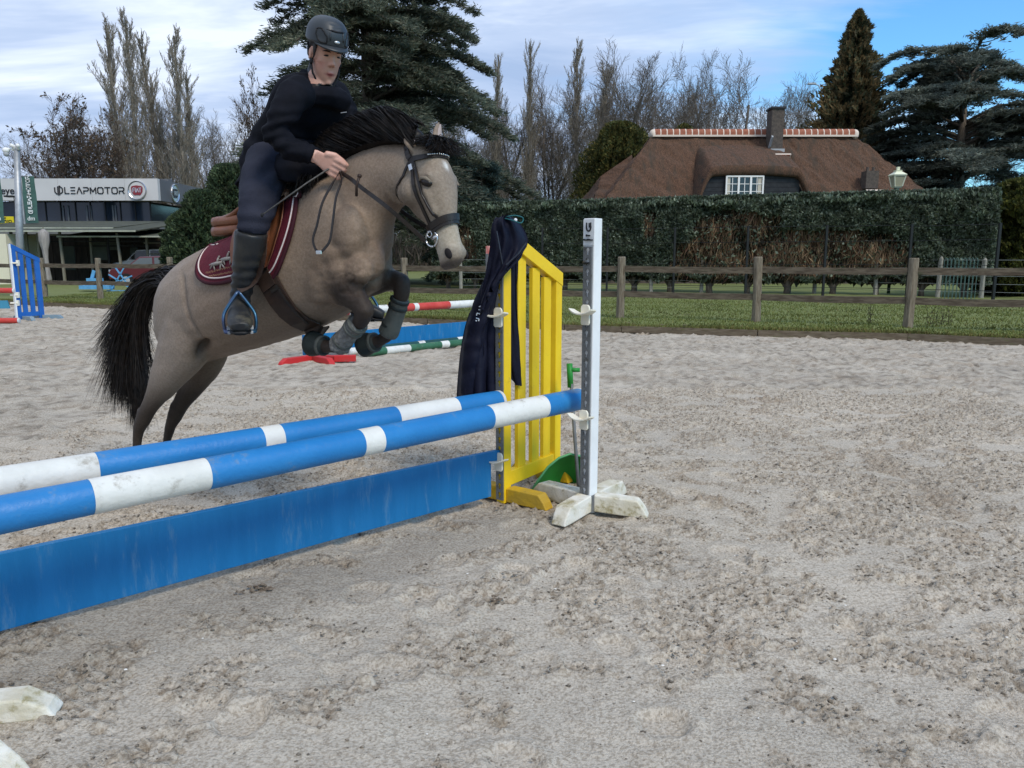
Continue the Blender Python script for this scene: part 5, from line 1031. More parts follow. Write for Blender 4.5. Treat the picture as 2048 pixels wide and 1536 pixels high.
for t in (.30, .57, .80):
    c = Y0 + (Y1_ - Y0) * t; zt = zN + (zF - zN) * t - .02; mb = MB(); mb.box(c + (0, 0, (.162 + zt) / 2), (.076, .024, zt - .162), M=Mw); build('slat', mb, m_yellow, wing, bevel=.002)
nh2 = int((zN - .04) / pitch); mb = track(Y0 - wd * (pw / 2), 0, .045, -wd, wn_, nh2, pitch, .02); build('keyhole_track', mb, m_track, wing)
for _p in ((1096, 1020), (966, 990)):
    c_ = Y0 + wd * .02; v = G(*_p) - c_; v[2] = 0; foot(wing, c_, v, np.linalg.norm(v), w=.075, h=.082, mat=m_yfoot, start=.026)
for s_ in (1, -1): foot(wing, Y1_ - wd * .02, wn_ * s_, .12 if s_ > 0 else .28, w=.075, h=.082, mat=m_yfoot, start=.024)
cup(Y0 - wd * (pw / 2) + (0, 0, b0[2] - .0615), -wd, wn_, 'cream cup holding the end of the rear pole on yellow wing')
cup(Y0 - wd * (pw / 2) + (0, 0, AY(992, 632, Y0[1])[2]), -wd, wn_, 'empty cream cup on the yellow wing beside the hanging jacket')
cup(Y0 - wd * (pw / 2) + (0, 0, AY(992, 918, Y0[1])[2]), -wd, wn_, 'low cream cup carrying the end of the blue plank')

# ---- left standard: only its feet reach into the picture
C2 = np.array([-1.86, 1.93, 0]); ws2 = thing('jump_standard', 'white jump standard at the left edge, only its muddy feet in view', 'jump standard', C2)
mb = MB(); mb.box(C2 + (0, 0, .8), (wP, wP, 1.45), M=R2(-PD, PN)); build('post', mb, m_wpost, ws2, bevel=.004)
mb = track(C2 - PD * (wP / 2), 0, .050, -PD, PN, 26, pitch, .095); build('keyhole_track', mb, m_track, ws2)
for px, py in ((112, 1424), (30, 1560)):
    tp = G(px, py); v = tp - C2; v[2] = 0; foot(ws2, C2, v, np.linalg.norm(v), w=.085, h=.074)
foot(ws2, C2, (-.5, .8, 0), .42); foot(ws2, C2, (-.8, -.4, 0), .42)

# ---- green manure scoop leaning behind the standard
m_scoop = material('green_plastic', (0.018, 0.20, 0.028), (0.022, 0.24, 0.035), scale=5, rough=.5, dirt=(.02, .07, .02), dscale=9, damt=(.68, .8)); m_rim = material('pale_green_rim', (0.10, 0.34, 0.14), rough=.5)
sy = 4.28; scoop = thing('manure_scoop', 'green plastic manure scoop with long grey handle behind white standard', 'scoop', AY(1140, 975, sy) * (1, 1, 0))
outl = [(1062, 984), (1078, 958), (1096, 934), (1118, 916), (1140, 908), (1160, 912), (1176, 930), (1184, 960), (1186, 984)]
P0 = [AY(x, y, sy - .10 + .10 * (i / 8)) for i, (x, y) in enumerate(outl)]; mid = AY(1135, 985, sy - .02)
mb = MB(); rows = []
for s_, bk in ((1, 0), (.82, .05), (.55, .10), (.25, .13), (.02, .14)): rows.append(np.array([mid + (p - mid) * s_ + np.array([.03, .9, 0]) * bk for p in P0]))
mb.rings(rows, close=False); mb.rings([r + np.array([.002, .006, 0]) for r in rows], close=False); build('bowl', mb, m_scoop, scoop, smooth=True)
mb = MB(); mb.tube(P0, .007, 6); build('rim', mb, m_rim, scoop, smooth=True)
mb = MB(); mb.tube([AY(1158, 985, sy - .1), AY(1150, 880, sy - .06), AY(1141, 745, sy + .02)], .010, 8); build('handle', mb, m_track, scoop, smooth=True)
mb = MB(); t0_, t1_ = AY(1141, 775, sy + .01), AY(1139, 727, sy + .02); mb.tube([t0_, t1_], .017, 8); tm = AY(1140, 740, sy + .015); mb.tube([tm, tm + (.055, 0, .0)], .012, 8); build('grip', mb, m_scoop, scoop, smooth=True)

# ---- further obstacle behind the horse
g0, g1 = np.array([*(G(722, 715)[:2]), .055]), np.array([*(G(925, 692)[:2]), .055]); dq = unit(g1 - g0); back = 'poles of the obstacle behind the horse'
pole('jump_pole', 'green and white pole lying nearest on the sand behind the horse', g0, g0 + dq * 3.0, .052, [(.03, m_wpaint), (.135, m_greenp), (.275, m_wpaint), (.47, m_greenp), (.52, m_wpaint), (.80, m_greenp), (1, m_wpaint)], back)
g0b = g0 + np.array([-dq[1], dq[0], 0]) * .26 + dq * .0 + (0, 0, 0)
pole('jump_pole', 'dark green and white pole lying against the low blue plank', g0b, g0b + dq * 3.0, .052, [(.16, m_wpaint), (.40, m_dgreenp), (.44, m_wpaint), (.66, m_dgreenp), (.80, m_wpaint), (1, m_dgreenp)], back)
nb_ = np.array([-dq[1], dq[0], 0]); h0 = g0 - dq * .62 + nb_ * .52; zr = .585
pole('jump_pole', 'red and white pole of the obstacle behind the horse', h0 + (0, 0, zr - .055), h0 + dq * 3.35 + (0, 0, zr - .055), .058, [(.13, m_redp), (.20, m_wpaint), (.24, m_redp), (.44, m_wpaint), (.585, m_redp), (.61, m_wpaint), (.80, m_redp), (1, m_wpaint)], back)
mb = MB(); k0 = h0 + dq * .10 + nb_ * .03; mb.prism([k0 + (0, 0, .03 - .055), k0 + dq * 3.15 + (0, 0, .03 - .055), k0 + dq * 3.15 + (0, 0, .30 - .055), k0 + (0, 0, .30 - .055)], nb_ * .03)
tag(build('hanging_plank', mb, m_bplank, bevel=.003), 'short blue plank hanging in the obstacle behind the horse', 'jump plank')
def plain_standard(C, label, mpost, Ht, dirs, mfoot, L_=.42, grp=None):
    t = thing('jump_standard', label, 'jump standard', C, grp); mb = MB(); mb.box(C + (0, 0, Ht / 2 + .04), (.07, .07, Ht - .08), M=R2(dq, nb_)); build('post', mb, mpost, t, bevel=.004)
    mb = MB(); mb.box(C - dq * .043 + (0, 0, Ht / 2), (.012, .05, Ht - .25), M=R2(dq, nb_)); build('keyhole_track', mb, m_track, t)
    for d in dirs: foot(t, C, d, L_, w=.085, h=.08, mat=mfoot)
    return t
m_rpaint = material('bright_red_paint', (0.52, 0.022, 0.022), (0.44, 0.03, 0.03), scale=6, rough=.5, dirt=(.25, .10, .08), dscale=10)
CA = np.array([*(G(626, 722)[:2]), 0])
plain_standard(CA, 'red jump standard half hidden behind the horse belly', m_rpaint, 1.30, [unit(G(660, 729) * (1, 1, 0) - CA), unit(G(588, 727) * (1, 1, 0) - CA), (.95, -.2, 0), (-.3, .9, 0)], m_rpaint, .50)
mb = MB(); aa, bb = G(668, 717, .05), G(712, 716, .05); mb.beam(aa, bb, .08, .08); tag(build('ground_block', mb, m_rpaint, bevel=.005), 'short red timber block lying before the green pole', 'block')
CB = h0 * (1, 1, 0) + dq * 3.58
plain_standard(CB, 'pinkish red standard whose tip shows left of the hanging jacket', material('faded_red_paint', (.55, .13, .10), (.62, .30, .26), scale=8, rough=.6), 1.5, [(.7, .7, 0), (-.7, .7, 0), (.7, -.7, 0), (-.7, -.7, 0)], m_wfoot)

# ---- blue wing with red poles at the far left
B0_ = np.array([*(G(37, 641)[:2]), 0]); B1 = np.array([*(G(84, 638)[:2]), 0]); bd = unit(B1 - B0_); bn_ = np.array([bd[1], -bd[0], 0]); Mb = R2(bd, bn_)
bw = thing('jump_wing', 'blue slatted wing with sloping top at the far left', 'jump wing', B0_); m_wb = material('deep_blue_paint', (0.012, 0.095, 0.36), (0.016, 0.115, 0.40), scale=4, rough=.5)
zn, zf = AY(33, 490, B0_[1])[2], AY(84, 520, B1[1])[2]
def vb(c, w, za, zb_, nm, t=.05): mb = MB(); mb.box(c + (0, 0, (za + zb_) / 2), (w, t, zb_ - za), M=Mb); build(nm, mb, m_wb, bw)
vb(B0_ + bd * .03, .08, .02, zn - .02, 'stile'); vb(B1, .10, .02, zf, 'stile')
for t in (.34, .66): c = B0_ + (B1 - B0_) * t; vb(c, .09, .16, zn + (zf - zn) * t - .02, 'slat', .03)
mb = MB(); mb.prism([B0_ - bd * .02 - bn_ * .03 + (0, 0, zn + .03), B1 + bd * .06 - bn_ * .03 + (0, 0, zf + .04), B1 + bd * .06 - bn_ * .03 + (0, 0, zf - .05), B0_ - bd * .02 - bn_ * .03 + (0, 0, zn - .07)], bn_ * .06); build('top_rail', mb, m_wb, bw)
mb = MB(); mb.prism([B0_ + bd * .07 - bn_ * .02 + (0, 0, .08), B1 - bd * .05 - bn_ * .02 + (0, 0, .08), B1 - bd * .05 - bn_ * .02 + (0, 0, .17), B0_ + bd * .07 - bn_ * .02 + (0, 0, .17)], bn_ * .04); build('bottom_rail', mb, m_wb, bw)
mb = MB(); mb.box(B0_ - bd * .03 + (0, 0, zn / 2 + .02), (.03, .06, zn), M=Mb); build('keyhole_track', mb, m_wpost, bw)
m_gfoot = material('grey_blue_foot', (.16, .25, .32), (.25, .29, .30), scale=8, rough=.7)
foot(bw, B0_ + bd * .1, bn_, .4, mat=m_gfoot); foot(bw, B0_ + bd * .1, -bn_, .35, mat=m_gfoot); foot(bw, B1, bn_ * .8 + bd * .5, .45, mat=m_gfoot); foot(bw, B1, -bn_, .35, mat=m_gfoot)
for py, lb in ((526, 'empty white cup high on the far left blue wing'), (590, 'white cup under the red pole on blue wing'), (606, 'white cup beside the light blue plank on blue wing')):
    mb = MB(); c = AY(30, py, B0_[1]); mb.box(c, (.16, .09, .035)); mb.box(c + (.06, 0, .0), (.05, .06, .12)); tag(build('jump_cup', mb, m_cup, bevel=.008), lb, 'jump cup', 'white cups on the blue wing')
e = AY(28, 581, B0_[1] - .05); pole('jump_pole', 'red pole held by the far left blue wing', e, e + (-2.6, -.25, 0), .055, [(.5, m_redp), (.6, m_wpaint), (1, m_redp)], 'red poles at the far left')
e = G(38, 641, .055); pole('jump_pole', 'red pole lying on the sand before the blue wing', e, e + (-2.6, -.28, 0), .055, [(.5, m_redp), (.6, m_wpaint), (1, m_redp)], 'red poles at the far left')
mb = MB(); c = AY(14, 603, B0_[1]); z0, z1 = AY(14, 617, B0_[1])[2], AY(14, 601, B0_[1])[2]; mb.prism([(c[0] + .04, c[1], z0), (c[0] + .0, c[1], z1), (c[0] - 2.6, c[1] - .25, z1), (c[0] - 2.6, c[1] - .25, z0)], (0, .03, 0))
tag(build('hanging_plank', mb, material('pale_blue_paint', (.055, .25, .38), rough=.5)), 'pale blue plank cut off by the left picture edge', 'jump plank')
# ------------------------------------------------------------------ horse: one continuous body, hair and tack separate
HA_ = math.radians(33); hh3 = np.array([math.cos(HA_), -math.sin(HA_), 0]); uu3 = np.array([-math.sin(HA_), -math.cos(HA_), 0]); HR0 = np.array([-1.774, 4.05, 0]); UPZ = np.array([0, 0, 1.0])
def M(px, py, t=0.0):                 # sight line through a pixel met with the horse's vertical plane, t metres to its near side
    d = ray(px, py); o = np.array([0, 0, CAMH]); k = np.dot(HR0 + uu3 * t - o, uu3) / np.dot(d, uu3); return o + d * k
def oval(c, up, side, hu, wl, wr=None, k=22, sq=2.3, egg=0.0):
    """ring about c: hu half height along up, widths wl / wr to both sides; egg > 0 widens the lower half"""
    wr = wl if wr is None else wr; a = np.linspace(0, 2 * math.pi, k, endpoint=False); ca, sa = np.cos(a), np.sin(a)
    e = 2 / sq; x = np.sign(sa) * np.abs(sa) ** e; y = np.sign(ca) * np.abs(ca) ** e; w = np.where(x > 0, wr, wl) * (1 - egg * y)
    return c + np.outer(y * hu, up) + np.outer(x * w, side)
def sec(tp, bp, w, t=0.0, egg=0.0, sq=2.3, wn=None):
    a, b = M(*tp, t), M(*bp, t); return oval((a + b) / 2, unit(a - b), uu3, np.linalg.norm(a - b) / 2, w, wn, egg=egg, sq=sq)
def smooth_rings(rs_, n=3):           # catmull-rom between given rings
    out = []; m = len(rs_)
    for i in range(m - 1):
        p0, p1, p2, p3 = rs_[max(i - 1, 0)], rs_[i], rs_[i + 1], rs_[min(i + 2, m - 1)]
        for j in range(n):
            t = j / n; out.append(.5 * ((2 * p1) + (p2 - p0) * t + (2 * p0 - 5 * p1 + 4 * p2 - p3) * t * t + (3 * p1 - p0 - 3 * p2 + p3) * t ** 3))
    out.append(rs_[-1]); return out
hb = MB()
torso = [sec((352, 575), (352, 640), .07), sec((358, 556), (360, 700), .15), sec((378, 530), (382, 728), .195, egg=-.05), sec((405, 508), (405, 728), .215, egg=-.04), sec((445, 488), (440, 716), .225, egg=0.02), sec((490, 470), (485, 704), .232, egg=.06),
         sec((535, 446), (535, 690), .240, egg=.10), sec((580, 415), (590, 672), .238, egg=.14), sec((622, 380), (640, 652), .215, egg=.16), sec((655, 352), (685, 628), .190, egg=.14), sec((685, 352), (715, 600), .185, egg=.05), sec((712, 385), (742, 585), .165), sec((735, 430), (752, 570), .125), sec((748, 470), (756, 545), .06)]
hb.rings(smooth_rings(torso))
neck = [sec((610, 392), (700, 600), .15), sec((640, 362), (742, 560), .14, egg=.15), sec((672, 336), (768, 505), .115, egg=.18), sec((708, 308), (775, 455), .090, egg=.2), sec((750, 291), (789, 424), .078, egg=.2), sec((795, 286), (808, 402), .072, egg=.2), sec((830, 287), (824, 385), .068, egg=.15), sec((852, 298), (836, 366), .06)]
hb.rings(smooth_rings(neck))
# head in its own frame
HY = math.radians(36); hf0 = np.array([math.cos(HY), -math.sin(HY), 0]); PH = math.radians(17)
hax = unit(hf0 * math.sin(PH) - UPZ * math.cos(PH)); hfr = unit(hf0 * math.cos(PH) + UPZ * math.sin(PH)); hsd = np.cross(hax, hfr); hsd = hsd if np.dot(hsd, uu3) > 0 else -hsd
HP0 = M(853, 300, 0.0); HLn = .465
def Hd(u, f, s): return HP0 + hax * (u * HLn) + hfr * f + hsd * s
def hsec(u, front, back, w, egg=0., sq=2.4): c = HP0 + hax * (u * HLn) + hfr * (front - back) / 2; return oval(c, hfr, hsd, (front + back) / 2, w * .90, egg=egg, sq=sq)
head = [hsec(-.06, .012, .05, .035), hsec(.0, .045, .075, .060), hsec(.10, .066, .105, .075, egg=-.05), hsec(.22, .078, .140, .088, egg=-.12), hsec(.34, .080, .148, .088, egg=-.22), hsec(.46, .074, .128, .074, egg=-.15), hsec(.60, .060, .080, .052, egg=0), hsec(.72, .052, .060, .045, egg=.05), hsec(.83, .052, .058, .048, egg=.05), hsec(.92, .050, .060, .050), hsec(.985, .034, .052, .043), hsec(1.02, .012, .030, .028)]
hb.rings(smooth_rings(head))
for s in (-1, 1):
    hb.sphere(Hd(.30, .030, .066 * s), (.034, .030, .024), 12, 8, M=np.stack([hax, hfr, hsd], 1))                       # brow over the eye
    hb.sphere(Hd(.265, .040, .074 * s), (.018, .024, .014), 10, 6)
    hb.tube([Hd(.36, .012, .084 * s), Hd(.48, .012, .068 * s), Hd(.58, .01, .056 * s)], [.013, .012, .008], 8)     # facial crest
    hb.sphere(Hd(.30, -.085, .060 * s), (.060, .06, .040), 12, 8, M=np.stack([hax, hfr, hsd], 1))     # cheek
    hb.sphere(Hd(.90, .022, .036 * s), (.030, .022, .018), 10, 8, M=np.stack([hax, hfr, hsd], 1))
hb.sphere(Hd(.975, -.045, 0), (.020, .022, .028), 10, 8, M=np.stack([hax, hfr, hsd], 1))    # lower lip
# ears
EARS = []
for s, lean in ((1, .0), (-1, .02)):
    e0 = Hd(.01, -.01, (.045 if s > 0 else .060) * s); e1 = e0 - hax * (.080 if s > 0 else .140) + hsd * ((.022 if s > 0 else .060) * s) + hfr * (-.03 if s > 0 else .012)
    EARS.append((s, e0, e1)); rr = []; ex = unit(hfr + hsd * s * .15); ey = np.cross(unit(e1 - e0), ex)
    for q, w in ((-.15, .022), (.1, .029), (.4, .035), (.7, .027), (.9, .013), (1.0, .003)): rr.append(oval(e0 + (e1 - e0) * q + ey * 0, ex, ey, w * .45, w, k=12))
    hb.rings(rr)
# limbs: (px, py, t, radius along body, radius sideways)
def limb(pts, k=14, sub=3):
    P = [M(a, b, t) for a, b, t, *_ in pts]; n = len(P); rr = []
    for i, (a, b, t, r1, r2) in enumerate(pts):
        T = unit(P[min(i + 1, n - 1)] - P[max(i - 1, 0)]); sd = unit(uu3 - T * np.dot(T, uu3)); fw = np.cross(T, sd); rr.append(oval(P[i], fw, sd, r1, r2, k=k, sq=2.2))
    hb.rings(smooth_rings(rr, sub)); return P
nh_ = limb([(405, 560, .10, .14, .10), (385, 640, .115, .170, .105), (368, 690, .12, .155, .095), (342, 738, .12, .108, .078), (320, 778, .12, .072, .058), (300, 812, .12, .047, .040), (286, 840, .12, .046, .036), (277, 862, .12, .033, .028), (273, 900, .12, .025, .023), (271, 930, .12, .027, .024), (269, 950, .12, .033, .030), (276, 966, .12, .026, .025), (284, 980, .12, .031, .030), (290, 992, .12, .042, .040)])
fh_ = limb([(425, 600, -.10, .14, .09), (415, 680, -.11, .150, .085), (405, 725, -.11, .120, .075), (388, 762, -.11, .082, .055), (366, 800, -.11, .053, .040), (351, 828, -.11, .048, .036), (341, 852, -.11, .033, .028), (333, 888, -.11, .025, .023), (329, 920, -.11, .027, .024), (327, 940, -.11, .033, .030), (334, 956, -.11, .026, .025), (340, 970, -.11, .040, .038)])
# near foreleg folded under the chest, far foreleg reaching forward
nf_ = limb([(664, 515, .12, .12, .07), (682, 560, .125, .095, .062), (704, 590, .12, .062, .050), (718, 606, .12, .048, .042), (730, 622, .12, .042, .040), (722, 640, .11, .036, .034), (707, 656, .10, .028, .026), (692, 674, .09, .027, .024), (677, 692, .08, .032, .030), (660, 694, .075, .026, .025), (646, 691, .07, .034, .033), (630, 688, .065, .043, .040)])
ff_ = limb([(690, 540, -.11, .10, .06), (725, 562, -.12, .080, .055), (758, 562, -.12, .058, .046), (785, 560, -.12, .046, .042), (803, 566, -.12, .043, .040), (803, 588, -.12, .036, .034), (797, 612, -.12, .027, .025), (788, 640, -.12, .026, .024), (776, 667, -.12, .032, .030), (762, 680, -.12, .026, .025), (748, 685, -.12, .034, .033), (733, 688, -.12, .044, .041)])
for p_, q_ in ((nh_[6], nh_[5]), (fh_[5], fh_[4])): hb.sphere(p_ * .6 + q_ * .4 - hh3 * .036 + UPZ * .014, .026, 12, 8)
# muscle masses
for px, py, t, r in ((700, 470, .115, (.085, .065, .12)), (715, 540, .12, (.075, .05, .07)), (680, 590, .10, (.07, .05, .05)), (745, 520, .05, (.05, .06, .08)), (420, 600, .12, (.10, .07, .12)), (640, 560, .13, (.10, .06, .10)), (650, 430, .10, (.09, .05, .12))):
    hb.sphere(M(px, py, t), r, 16, 10, M=np.stack([hh3, uu3, UPZ], 1))
hv, hf_, hn_ = fuse(hb, .0095, 8, fac=.5)
# fine muscle relief and skin folds
def px_of(v):                          # picture coordinates of points, for relief, coat markings and crease shade in the colour
    d = v - np.array([0, 0, CAMH]); x = d[:, 0]; fw = d[:, 1] * ct - d[:, 2] * st; up_ = d[:, 1] * st + d[:, 2] * ct; return 1024 + FPX * x / fw, 768 - FPX * up_ / fw
hs = (hv - HR0) @ hh3; ht = (hv - HR0) @ uu3; hz_ = hv[:, 2]
bx, by = px_of(hv)
rel = .003 * pn3(hv * 9, 4) + .0016 * pn3(hv * 22, 8)
shoulder = np.exp(-(((bx - 700) / 80) ** 2 + ((by - 530) / 70) ** 2)); rel += shoulder * .007 * fbm(bx / 38 + by / 60, by / 24, 6, 3)
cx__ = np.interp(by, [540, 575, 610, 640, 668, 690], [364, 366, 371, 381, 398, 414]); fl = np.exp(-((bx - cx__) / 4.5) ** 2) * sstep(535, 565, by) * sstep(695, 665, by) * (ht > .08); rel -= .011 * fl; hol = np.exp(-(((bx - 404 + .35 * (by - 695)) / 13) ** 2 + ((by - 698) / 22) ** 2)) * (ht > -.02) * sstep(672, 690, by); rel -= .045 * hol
crm = np.exp(-(((bx - 712) / 62) ** 2 + ((by - 572) / 45) ** 2)) * (ht > -.05); ridg = np.exp(-(fbm(bx / 46 + by / 34, by / 16 - bx / 90, 33, 2) / .11) ** 2); rel -= .0075 * crm * ridg; rel -= .004 * np.exp(-(((bx - 790) / 30) ** 2 + ((by - 400) / 50) ** 2)) * np.exp(-(fbm(bx / 20, by / 60, 36, 2) / .12) ** 2)
flank = np.exp(-(((bx - 455) / 45) ** 2 + ((by - 560) / 60) ** 2)) * (ht > .1); rel -= .012 * flank
rel += -.006 * np.exp(-((bx - 640 - .2 * (by - 500)) / 12) ** 2) * sstep(500, 530, by) * sstep(640, 610, by) * (ht > .1)
headu = ((hv - HP0) @ hax) / HLn; headf = (hv - HP0) @ hfr; headsd = (hv - HP0) @ hsd; ishead = ((headu > -.1) & (np.abs(headsd) < .16) & (headf < .12) & (headf > -.19) & (by < 560)) * sstep(770, 822, bx + .25 * (by - 330)) * sstep(-.1, .06, headu)
hv = hv + hn_ * rel[:, None]
# coat colours: smoky buckskin, dark points; shade of hollows and creases painted in
coat = np.array([.230, .164, .116]); pale = np.array([.36, .305, .255]); dark = np.array([.030, .022, .018]); tanc = np.array([.17, .118, .082])
n_ = pn3(hv * 4, 2); c = coat[None] * (1 + .10 * n_[:, None])
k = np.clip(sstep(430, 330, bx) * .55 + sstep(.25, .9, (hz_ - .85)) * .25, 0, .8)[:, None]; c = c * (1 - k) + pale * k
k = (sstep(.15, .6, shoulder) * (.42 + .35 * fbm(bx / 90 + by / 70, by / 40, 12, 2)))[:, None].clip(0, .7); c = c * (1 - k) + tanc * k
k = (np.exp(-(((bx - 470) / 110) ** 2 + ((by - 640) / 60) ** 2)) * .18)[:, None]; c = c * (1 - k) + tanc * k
leg_and_shade = np.zeros(len(hv)); rear = (bx < 470) & (by > 700)
leg_and_shade = np.maximum(leg_and_shade, rear * sstep(735, 835, by) * .95); leg_and_shade = np.maximum(leg_and_shade, rear * (ht < 0) * (.35 + .6 * sstep(720, 800, by)))
front = (by > 540) & (bx > 620); dleg = np.full(len(hv), 9.)
for P, i0 in ((nf_, 2), (ff_, 2)):
    for p in P[i0:]: dleg = np.minimum(dleg, np.linalg.norm(hv - p, axis=1))
leg_and_shade = np.maximum(leg_and_shade, front * sstep(.135, .060, dleg) * .95)
leg_and_shade = np.maximum(leg_and_shade, np.clip(hol * .9, 0, .62)); leg_and_shade = np.maximum(leg_and_shade, fl * .22)  # groin hollow and flank crease: their shade put into the coat colour
k = leg_and_shade[:, None]; c = c * (1 - k) + dark * k
k = (ishead * (.45 + .2 * n_))[:, None].clip(0, 1); c = c * (1 - k) + np.array([.33, .285, .225]) * k
mz_ = (ishead * sstep(.55, .78, headu) * sstep(.98, .86, headu))[:, None] * .75; c = c * (1 - mz_) + np.array([.44, .385, .30]) * mz_
md = (ishead * np.maximum(sstep(.935, .985, headu), np.exp(-(((headu - .90) / .045) ** 2 + ((headf - .022) / .022) ** 2)) * .9))[:, None] * .85; c = c * (1 - md) + np.array([.045, .035, .032]) * md
ey_ = (ishead * np.exp(-(((headu - .315) / .05) ** 2 + ((headf - .028) / .030) ** 2)))[:, None] * .6; c = c * (1 - ey_) + np.array([.06, .045, .035]) * ey_
jw = np.exp(-(((bx - 790) / 26) ** 2 + ((by - 420) / 60) ** 2)) * .6 + np.exp(-(((bx - 770) / 22) ** 2 + ((by - 500) / 45) ** 2)) * .5 + np.exp(-(((bx - 740) / 60) ** 2 + ((by - 380) / 30) ** 2)) * .35 * (.5 + pn3(hv * 14, 6)); jw = (jw * (1 - ishead)).clip(0, .75)[:, None]; c = c * (1 - jw) + np.array([.085, .052, .036]) * jw; cr_k = (crm * ridg * .45).clip(0, 1)[:, None]; c = c * (1 - cr_k) + np.array([.06, .038, .026]) * cr_k  # shoulder creases darkened too, their shade painted into the coat
fs = (ishead * np.exp(-(((headu - .20) / .035) ** 2 + (headsd / .012) ** 2)) * (headf > .04))[:, None]; c = c * (1 - fs) + np.array([.8, .78, .74]) * fs
ck = (ishead * np.exp(-(((headu - .42) / .12) ** 2 + ((headf + .085) / .05) ** 2)))[:, None] * .55; c = c * (1 - ck) + tanc * .7 * ck
horse = thing('horse', 'smoky buckskin pony with black mane and tail jumping over blue poles', 'horse', (HR0 + hh3 * .75) * (1, 1, 0))
m_coat = material('horse_coat', (1, 1, 1), (.80, .785, .76), scale=95, rough=.55, bump=.25, bscale=150, attr='Col', spec=.2, detail=8)
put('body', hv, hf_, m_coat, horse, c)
m_eye = material('horse_eye', (.012, .008, .006), rough=.25, spec=.35); m_hoof = material('hoof_horn', (.05, .045, .04), (.09, .075, .06), scale=10, rough=.6); m_nos = material('nostril', (.012, .009, .009), rough=.8); m_pink = material('inner_ear', (.36, .29, .26), rough=.8)
for s in (1, -1):
    mb = MB(); mb.sphere(Hd(.315, .026, .0785 * s), (.028, .0165, .0165), 16, 10, M=np.stack([unit(hax * .6 + hfr * .8), unit(hax * .8 - hfr * .6), hsd], 1)); build('eye', mb, m_eye, horse, smooth=True)
    mb = MB(); mb.tube([Hd(.285, -.004, .083 * s), Hd(.268, .014, .089 * s), Hd(.288, .036, .089 * s), Hd(.335, .051, .079 * s)], [.004, .007, .0075, .004], 8); build('eyelid', mb, material('eyelid_skin', (.20, .165, .125), rough=.6), horse, smooth=True)
    mb = MB(); mb.sphere(Hd(.915, .024, .049 * s), (.023, .0155, .008), 12, 8, M=np.stack([unit(hax + .3 * hfr), unit(hfr - .3 * hax), hsd], 1)); build('nostril', mb, m_nos, horse, smooth=True)
    _, a0, a1 = [q for q in EARS if q[0] == s][0]; fo_ = unit(hfr * .75 + hsd * s * .3 - hsd * .1 * s); e0 = a0 + (a1 - a0) * .30 + fo_ * .013; e1 = a0 + (a1 - a0) * .86 + fo_ * .007; ex = unit(np.cross(a1 - a0, fo_)); mb = MB(); rr = [oval(e0 + (e1 - e0) * q, ex, fo_, w, .005, k=8) for q, w in ((0, .008), (.3, .017), (.6, .015), (1, .003))]; mb.rings(rr); build('inner_ear', mb, m_pink, horse, smooth=True)
for P in (nh_, fh_, nf_, ff_):
    a, b = P[-2], P[-1]; d = unit(b - a); mb = MB(); mb.tube([b - d * .030, b - d * .005, b + d * .028], [.033, .041, .048], 16); build('hoof', mb, m_hoof, horse, smooth=False)

# ------------------------------------------------------------------ hair: strands as thin tapering ribbons
m_hair = material('black_horse_hair', (.005, .0042, .004), (.018, .013, .010), scale=30, rough=.5, spec=.22)
def hair(name, roots, ctrl, width, rs, mat, parent, seg=7):
    """roots (n,3); ctrl(i, t) -> offsets; builds ribbons of seg quads"""
    n = len(roots); T = np.linspace(0, 1, seg + 1); P = np.stack([ctrl(t) for t in T], 1)          # n, seg+1, 3
    D = np.gradient(P, axis=1); D /= np.linalg.norm(D, axis=2)[..., None] + 1e-9; S = np.cross(D, rs.normal(0, 1, (n, 1, 3))); S /= np.linalg.norm(S, axis=2)[..., None] + 1e-9
    W = (width * (1 - T ** 2 * .8))[None, :, None] * rs.uniform(.6, 1.4, (n, 1, 1)); V = np.stack([P - S * W, P + S * W], 2).reshape(n, -1, 3); k = 2 * (seg + 1)
    f = np.array([(2 * j, 2 * j + 1, 2 * j + 3, 2 * j + 2) for j in range(seg)]); F = (f[None] + k * np.arange(n)[:, None, None]).reshape(-1, 4)
    o = fill_mesh(name, V.reshape(-1, 3) - world_loc(parent), F, mat, None, parent); o['kind'] = 'stuff'; return o
rs = np.random.RandomState(17)
def bez(P, t):
    P = [np.asarray(p) for p in P]; n = len(P) - 1; return sum(math.comb(n, i) * (1 - t) ** (n - i) * t ** i * P[i] for i in range(n + 1))
# tail
dock = M(352, 572, .0); n = 9500; r0 = rs.normal(0, 1, (n, 3)) * np.array([.028, .028, .03]); roots = dock + r0 + np.array([.03, 0, 0])
tipx = rs.normal(0, 1, n); ln = rs.rand(n) ** .6
E = np.array([M(px, py, -.02) for px, py in zip(258 + tipx * 13 - (1 - ln) * 4, 640 + ln * 168 + rs.normal(0, 14, n))]) + uu3 * rs.normal(0, .06, n)[:, None]
far_ = rs.rand(n) < .22; E[far_] = np.array([M(278 + rs.normal(0, 10), 770 + rs.rand() * 95, .05) for _ in range(far_.sum())])
wild = rs.rand(n) < .025; E[wild] = np.array([M(200 + rs.normal(0, 12), 700 + rs.normal(0, 25), -.05) for _ in range(wild.sum())])
c1 = np.array([M(318, 535, -.0)] * n) + rs.normal(0, .024, (n, 3)); c2 = np.array([M(262, 548, -.02)] * n) + np.stack([rs.normal(0, .036, n), rs.normal(0, .036, n), rs.normal(0, .036, n)], 1)
c3 = E * .55 + np.array(M(244, 640, -.02)) * .45 + rs.normal(0, .022, (n, 3)); c3[far_] = E[far_] * .5 + np.array(M(268, 640, .0)) * .5
hair('tail', roots, lambda t: bez([roots, c1, c2, c3, E], t), .0018, rs, m_hair, horse, 10)
